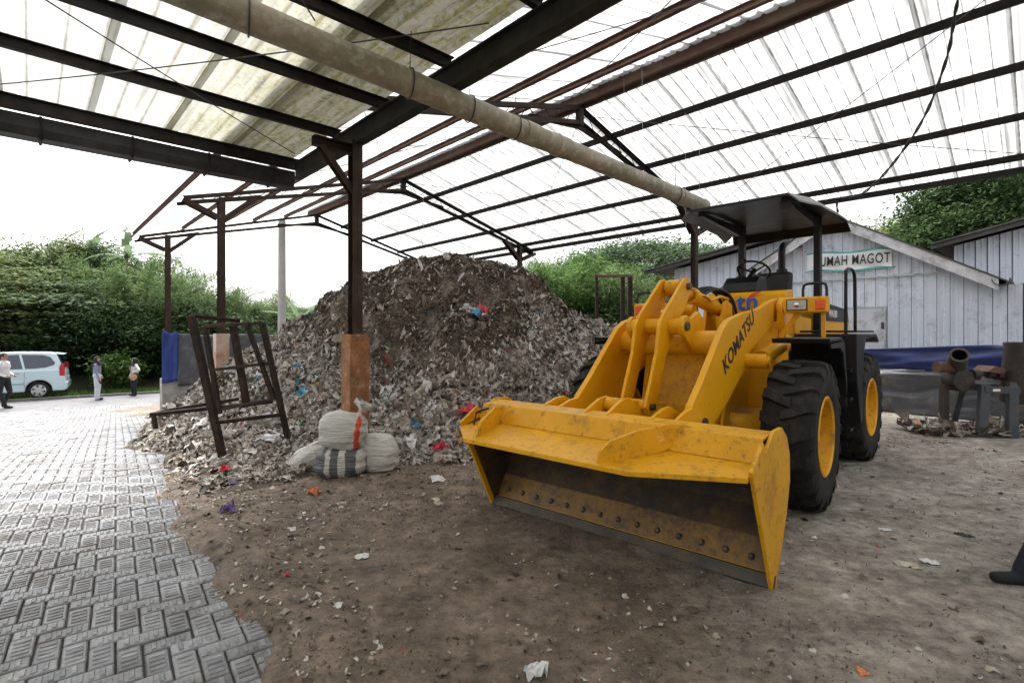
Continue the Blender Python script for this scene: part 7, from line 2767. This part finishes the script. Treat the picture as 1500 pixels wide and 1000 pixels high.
slim = crown_tree(28, 7.0, 1.5, 46, 110, 0.8, 0.6, 0.15, 0.07, 'leaf_mid', trunk_r=0.09, low=0.25, shell=0.4, up=0.5)
bamb = bamboo(31, 5.6, 2.6, 44, 21000, 'leaf_bamboo')
bamb2 = bamboo(32, 5.4, 2.4, 40, 19000, 'leaf_bright')

GB = 'trees along the far side of the lane'
put('feathery_tree', feather, along(10, 23.0), 0.3, (1.05, 1.05, 1.02), 'feathery layered tree behind the car at the left edge', group=GB)
put('feathery_tree', feather, along(-62, 23.8), 5.2, (1.1, 1.1, 1.0), 'feathery tree cut off by the left edge of the picture', group=GB)
put('feathery_tree', feather, along(78, 23.6), 2.1, (1.0, 1.0, 0.94), 'feathery layered tree behind the rear end of the car', group=GB)
put('feathery_tree', feather2, along(128, 23.4), 4.0, 0.92, 'bluish feathery tree above the woman in pale trousers', group=GB)
put('feathery_tree', feather2, along(45, 29), 1.0, (1.1, 1.1, 1.28), 'bluish feathery tree rising behind the car roof', group=GB)
put('bamboo_clump', bamb, along(205, 24.0), 0.5, (0.95, 0.95, 1.03), 'pale green bamboo clump left of the bright blue tarpaulin', 'bamboo', GB, ('culms', 'crown'))
put('bamboo_clump', bamb, along(170, 26.0), 5.5, (0.8, 0.8, 1.02), 'pale bamboo clump above the bright green bush', 'bamboo', GB, ('culms', 'crown'))
put('bamboo_clump', bamb, along(240, 27.0), 2.5, 0.98, 'pale bamboo clump directly behind the far left shed post', 'bamboo', GB, ('culms', 'crown'))
put('bamboo_clump', bamb, along(296, 29.0), 4.5, (0.92, 0.92, 0.84), 'pale bamboo clump between the two far left shed posts', 'bamboo', GB, ('culms', 'crown'))
put('bamboo_clump', bamb, along(352, 31.0), 1.5, (0.95, 0.95, 0.74), 'low bamboo clump right of the second shed post', 'bamboo', GB, ('culms', 'crown'))
put('feathery_tree', feather, along(400, 33.0), 3.0, (0.9, 0.9, 0.66), 'low feathery tree behind the concrete pole', group=GB)
put('feathery_tree', feather2, along(455, 34.0), 5.0, (0.9, 0.9, 0.64), 'low bluish tree between concrete pole and heap', group=GB)
for i, (px, dep, s, rz, what) in enumerate(((30, 25.5, 1.2, 0.2, 'in the dark behind the middle of the car'), (108, 22.6, (0.8, 0.8, 0.75), 2.6, 'between car and pale-trousered woman'),
                                       (140, 23.2, (0.9, 0.9, 1.15), 3.9, 'right behind the woman in pale trousers'), (182, 22.8, (0.85, 0.85, 1.25), 5.0, 'behind the woman with hand on hip'), (222, 23.4, (0.9, 0.9, 1.1), 0.9, 'left of the bright blue tarpaulin'),
                                       (268, 25.5, (1.0, 1.0, 1.2), 2.0, 'behind the grey tarpaulin'), (330, 27.0, 0.95, 3.0, 'behind the pink pier'))):
    put('dark_shrub', under_, along(px, dep), rz, s, 'dark leafy shrub ' + what, 'shrub', 'dark shrubs along the lane')
put('feathery_tree', feather2, along(18, 27.5), 3.3, (0.9, 0.9, 1.34), 'taller bluish tree rising above the left edge', group=GB)
put('leafy_tree', broad, along(60, 26.2), 0.6, (0.62, 0.62, 0.66), 'broad-leaved tree above the car between the feathery trees', group=GB)
put('leafy_tree', broad_d, along(148, 26.8), 2.2, (0.55, 0.55, 0.62), 'dark broad-leaved tree behind the pale-trousered woman', group=GB)
put('slender_tree', slim, along(103, 27.0), 0.8, (1.0, 1.0, 0.98), 'slender thin-leaved tree rising above the rear of the car')
put('slender_tree', slim, along(158, 28.0), 2.9, (0.9, 0.9, 0.98), 'slender thin-leaved tree just left of the tallest banana leaf')
put('bright_bush', bush, along(168, 20.75), 0.4, 0.95, 'bright green bush between the two women', 'bush', 'bright bushes at the kerb')
put('bright_bush', bush, along(181, 21.3), 2.4, 0.75, 'smaller bright green bush left of the woman with hand on hip', 'bush', 'bright bushes at the kerb')
put('slender_tree', slim, along(238, 28.5), 0.0, 0.92, 'slender thin-leaved tree rising behind the far left shed post')
put('slender_tree', slim, along(414, 31.0), 1.9, 0.62, 'small slender tree behind the concrete pole')

# bananas: each leaf a part of its own
def banana_leaf(length, width, seed):
    rng = np.random.default_rng(seed)
    n = 14
    V, Fc = [], []
    for i in range(n + 1):
        t = i / n
        w = width * (math.sin(math.pi * min(1.0, t * 0.93 + 0.07)) ** 0.6) * (1 - 0.15 * t)
        x_ = length * t * (1 - 0.14 * t * t)
        z_ = length * (0.10 * t - 0.62 * t ** 2.2)
        for s, k in ((-1, 1.0), (-0.5, 0.5), (0, 0.0), (0.5, 0.5), (1, 1.0)):
            tear = rng.normal(0, 0.05) * abs(s)
            V.append((x_ + tear * length * 0.3, s * w, z_ - 0.30 * w * k + 0.10 * w * (1 if s == 0 else 0) + tear * w))
    for i in range(n):
        for j in range(4):
            if rng.uniform() < 0.22 and j in (0, 3): continue
            Fc.append((i * 5 + j, i * 5 + j + 1, i * 5 + 6 + j, i * 5 + 5 + j))
    mb = MB()
    mb.add(V, Fc)
    me = mb.mesh('leaf')
    me.polygons.foreach_set('use_smooth', [True] * len(me.polygons))
    me.materials.append(MATS['leaf_banana'])
    return me
bl_mesh = [banana_leaf(2.1, 0.25, 1), banana_leaf(1.7, 0.22, 2), banana_leaf(2.4, 0.26, 3)]
stem = MB()
stem.path([(0, 0, -0.3), (0.02, 0.0, 1.5), (0.0, 0.03, 3.2)], 0.14, 12, radii=[0.16, 0.13, 0.08])
stem_me = stem.mesh('stem')
stem_me.materials.append(MATS['culm'])
def banana(px, dep, h, rz, label, n=7, z=None):
    root = empty('banana_plant', along(px, dep, z), rz)
    tag(root, label, 'banana plant', 'banana plants behind the lane')
    s = h / 3.2
    st_ = bpy.data.objects.new('stem', stem_me)
    col.objects.link(st_)
    st_.parent = root
    st_.scale = (1, 1, s)
    rng = np.random.default_rng(int(px))
    for k in range(n):
        o = bpy.data.objects.new('leaf', bl_mesh[k % 3])
        col.objects.link(o)
        o.parent = root
        o.location = (0, 0, h - 0.15)
        pitch = rng.uniform(-82, -8) if k else -88
        o.rotation_euler = Euler((0, R(pitch), 2.4 * k + rng.uniform(-0.4, 0.4)), 'XYZ')
banana(84, 27.5, 5.6, 0.3, 'banana plant with drooping leaves above the car')
banana(128, 27.0, 5.6, 1.2, 'banana plant with broad grey-green leaves left of the tallest leaf')
banana(186, 26.0, 5.5, 2.2, 'banana plant with the tallest upright leaf above the bamboo')
banana(302, 31.0, 2.6, 0.8, 'banana plant with thin leaf between the far left shed posts')
banana(345, 32.0, 2.9, 1.8, 'banana plant right of the second shed post', 7)
banana(465, 27.0, 1.7, 2.6, 'banana plant with bright leaf at the left shoulder of the heap')
banana(440, 29.0, 1.9, 4.0, 'low banana plant between concrete pole and heap')

GR = 'trees behind the heap'
put('bamboo_clump', bamb2, along(800, 19.5, 0.0), 0.2, (0.9, 0.9, 0.86), 'bright green bamboo right behind the heap beside the shed post', 'bamboo', GR, ('culms', 'crown'))
put('bamboo_clump', bamb2, along(842, 21.0, 0.0), 1.7, (0.95, 0.95, 0.98), 'bright green bamboo in the middle behind the heap', 'bamboo', GR, ('culms', 'crown'))
put('bamboo_clump', bamb, along(880, 20.0, 0.0), 3.3, (0.85, 0.85, 0.82), 'pale bamboo behind the rusty gate frame', 'bamboo', GR, ('culms', 'crown'))
put('dark_shrub', under_, along(845, 19.0, 0.0), 0.7, 0.85, 'dark shrub at the foot of the bright bamboo', 'shrub', GR)
put('dark_shrub', under_, along(905, 19.5, 0.0), 2.2, 0.9, 'dark shrub seen through the rusty gate frame', 'shrub', GR)
put('dark_shrub', under_, along(780, 19.0, 0.0), 4.2, 0.95, 'dark shrub behind the right shoulder of the heap', 'shrub', GR)
put('bright_bush', bush, along(898, 17.6, 0.0), 1.0, 0.95, 'bright bush inside the rusty gate frame', 'bush', GR)
put('spreading_tree', rain, along(945, 42.0, 0.0), 0.4, (0.92, 0.92, 0.88), 'wide spreading tree left of the dark shed post behind the loader', group=GR)
put('spreading_tree', rain, along(1065, 46.0, 0.0), 2.0, (0.95, 0.95, 0.90), 'wide spreading tree behind the loader canopy', group=GR)
put('spreading_tree', rain, along(850, 48.0, 0.0), 3.6, (0.9, 0.9, 0.80), 'distant spreading tree above the bright bamboo', group=GR)
put('leafy_tree', broad_d, along(720, 36.0, -0.4), 0.4, (0.75, 0.75, 0.66), 'dark tree showing between heap top and shed roof', group=GR)
put('leafy_tree', broad_d, along(960, 30.0, 0.0), 2.4, (0.7, 0.7, 0.52), 'dark tree below the spreading trees beside the pale building', group=GR)
GS = 'trees behind the houses on the right'
put('leafy_tree', broad, along(1300, 38.0, 0.0), 0.2, (1.0, 1.0, 1.06), 'lighter green tree behind the roof peak of the gabled house', group=GS)
put('leafy_tree', broad, along(1362, 36.0, 0.0), 1.9, (0.95, 0.95, 1.02), 'middle green tree between the gable and the big dark tree', group=GS)
put('leafy_tree', broad_d, along(1425, 25.0, 0.0), 3.2, (0.85, 0.85, 1.02), 'big dense dark tree on the right behind the houses', group=GS)
put('leafy_tree', broad_d, along(1510, 26.0, 0.0), 5.0, (0.95, 0.95, 1.12), 'dark tree at the right edge behind the brown roof', group=GS)
put('leafy_tree', broad_d, along(1235, 50.0, 0.0), 1.0, (1.1, 1.1, 0.95), 'distant tree behind the left slope of the gable', group=GS)
GF = 'distant trees on the horizon'
for i, (px, dep, sc, rz) in enumerate(((300, 60, 0.55, 0.1), (380, 64, 0.5, 1.2), (450, 60, 0.5, 2.2))):
    put('spreading_tree', rain, along(px, dep, -0.6), rz, (1.0, 1.0, sc), ['hazy tree furthest left of the distant row', 'hazy distant tree left of the concrete pole', 'hazy distant tree right of the concrete pole'][i], group=GF)

# grass and weeds along the kerb of the lane
rng = np.random.default_rng(91)
ng = 16000
t_ = rng.uniform(-14, 10, ng)
d_ = 24.75 + np.abs(rng.normal(0, 0.55, ng))
gxx = 0.8 * t_ - 0.6 * d_
gyy = 0.6 * t_ + 0.8 * d_
gzz = ground_z(gxx, gyy)
hgt = rng.uniform(0.06, 0.30, ng)
ang = rng.uniform(0, 2 * math.pi, ng)
lean = rng.normal(0, 0.12, (ng, 2))
wv = 0.014
q = np.empty((ng, 3, 3))
q[:, 0] = np.stack([gxx - wv * np.cos(ang), gyy - wv * np.sin(ang), gzz - 0.02], 1)
q[:, 1] = np.stack([gxx + wv * np.cos(ang), gyy + wv * np.sin(ang), gzz - 0.02], 1)
q[:, 2] = np.stack([gxx + lean[:, 0], gyy + lean[:, 1], gzz + hgt], 1)
o = link_mesh('grass', np_mesh('grass', q.reshape(-1, 3), 3), 'grass_blade')
tag(o, 'green grass and weeds along the kerb of the lane', 'grass', kind='stuff')
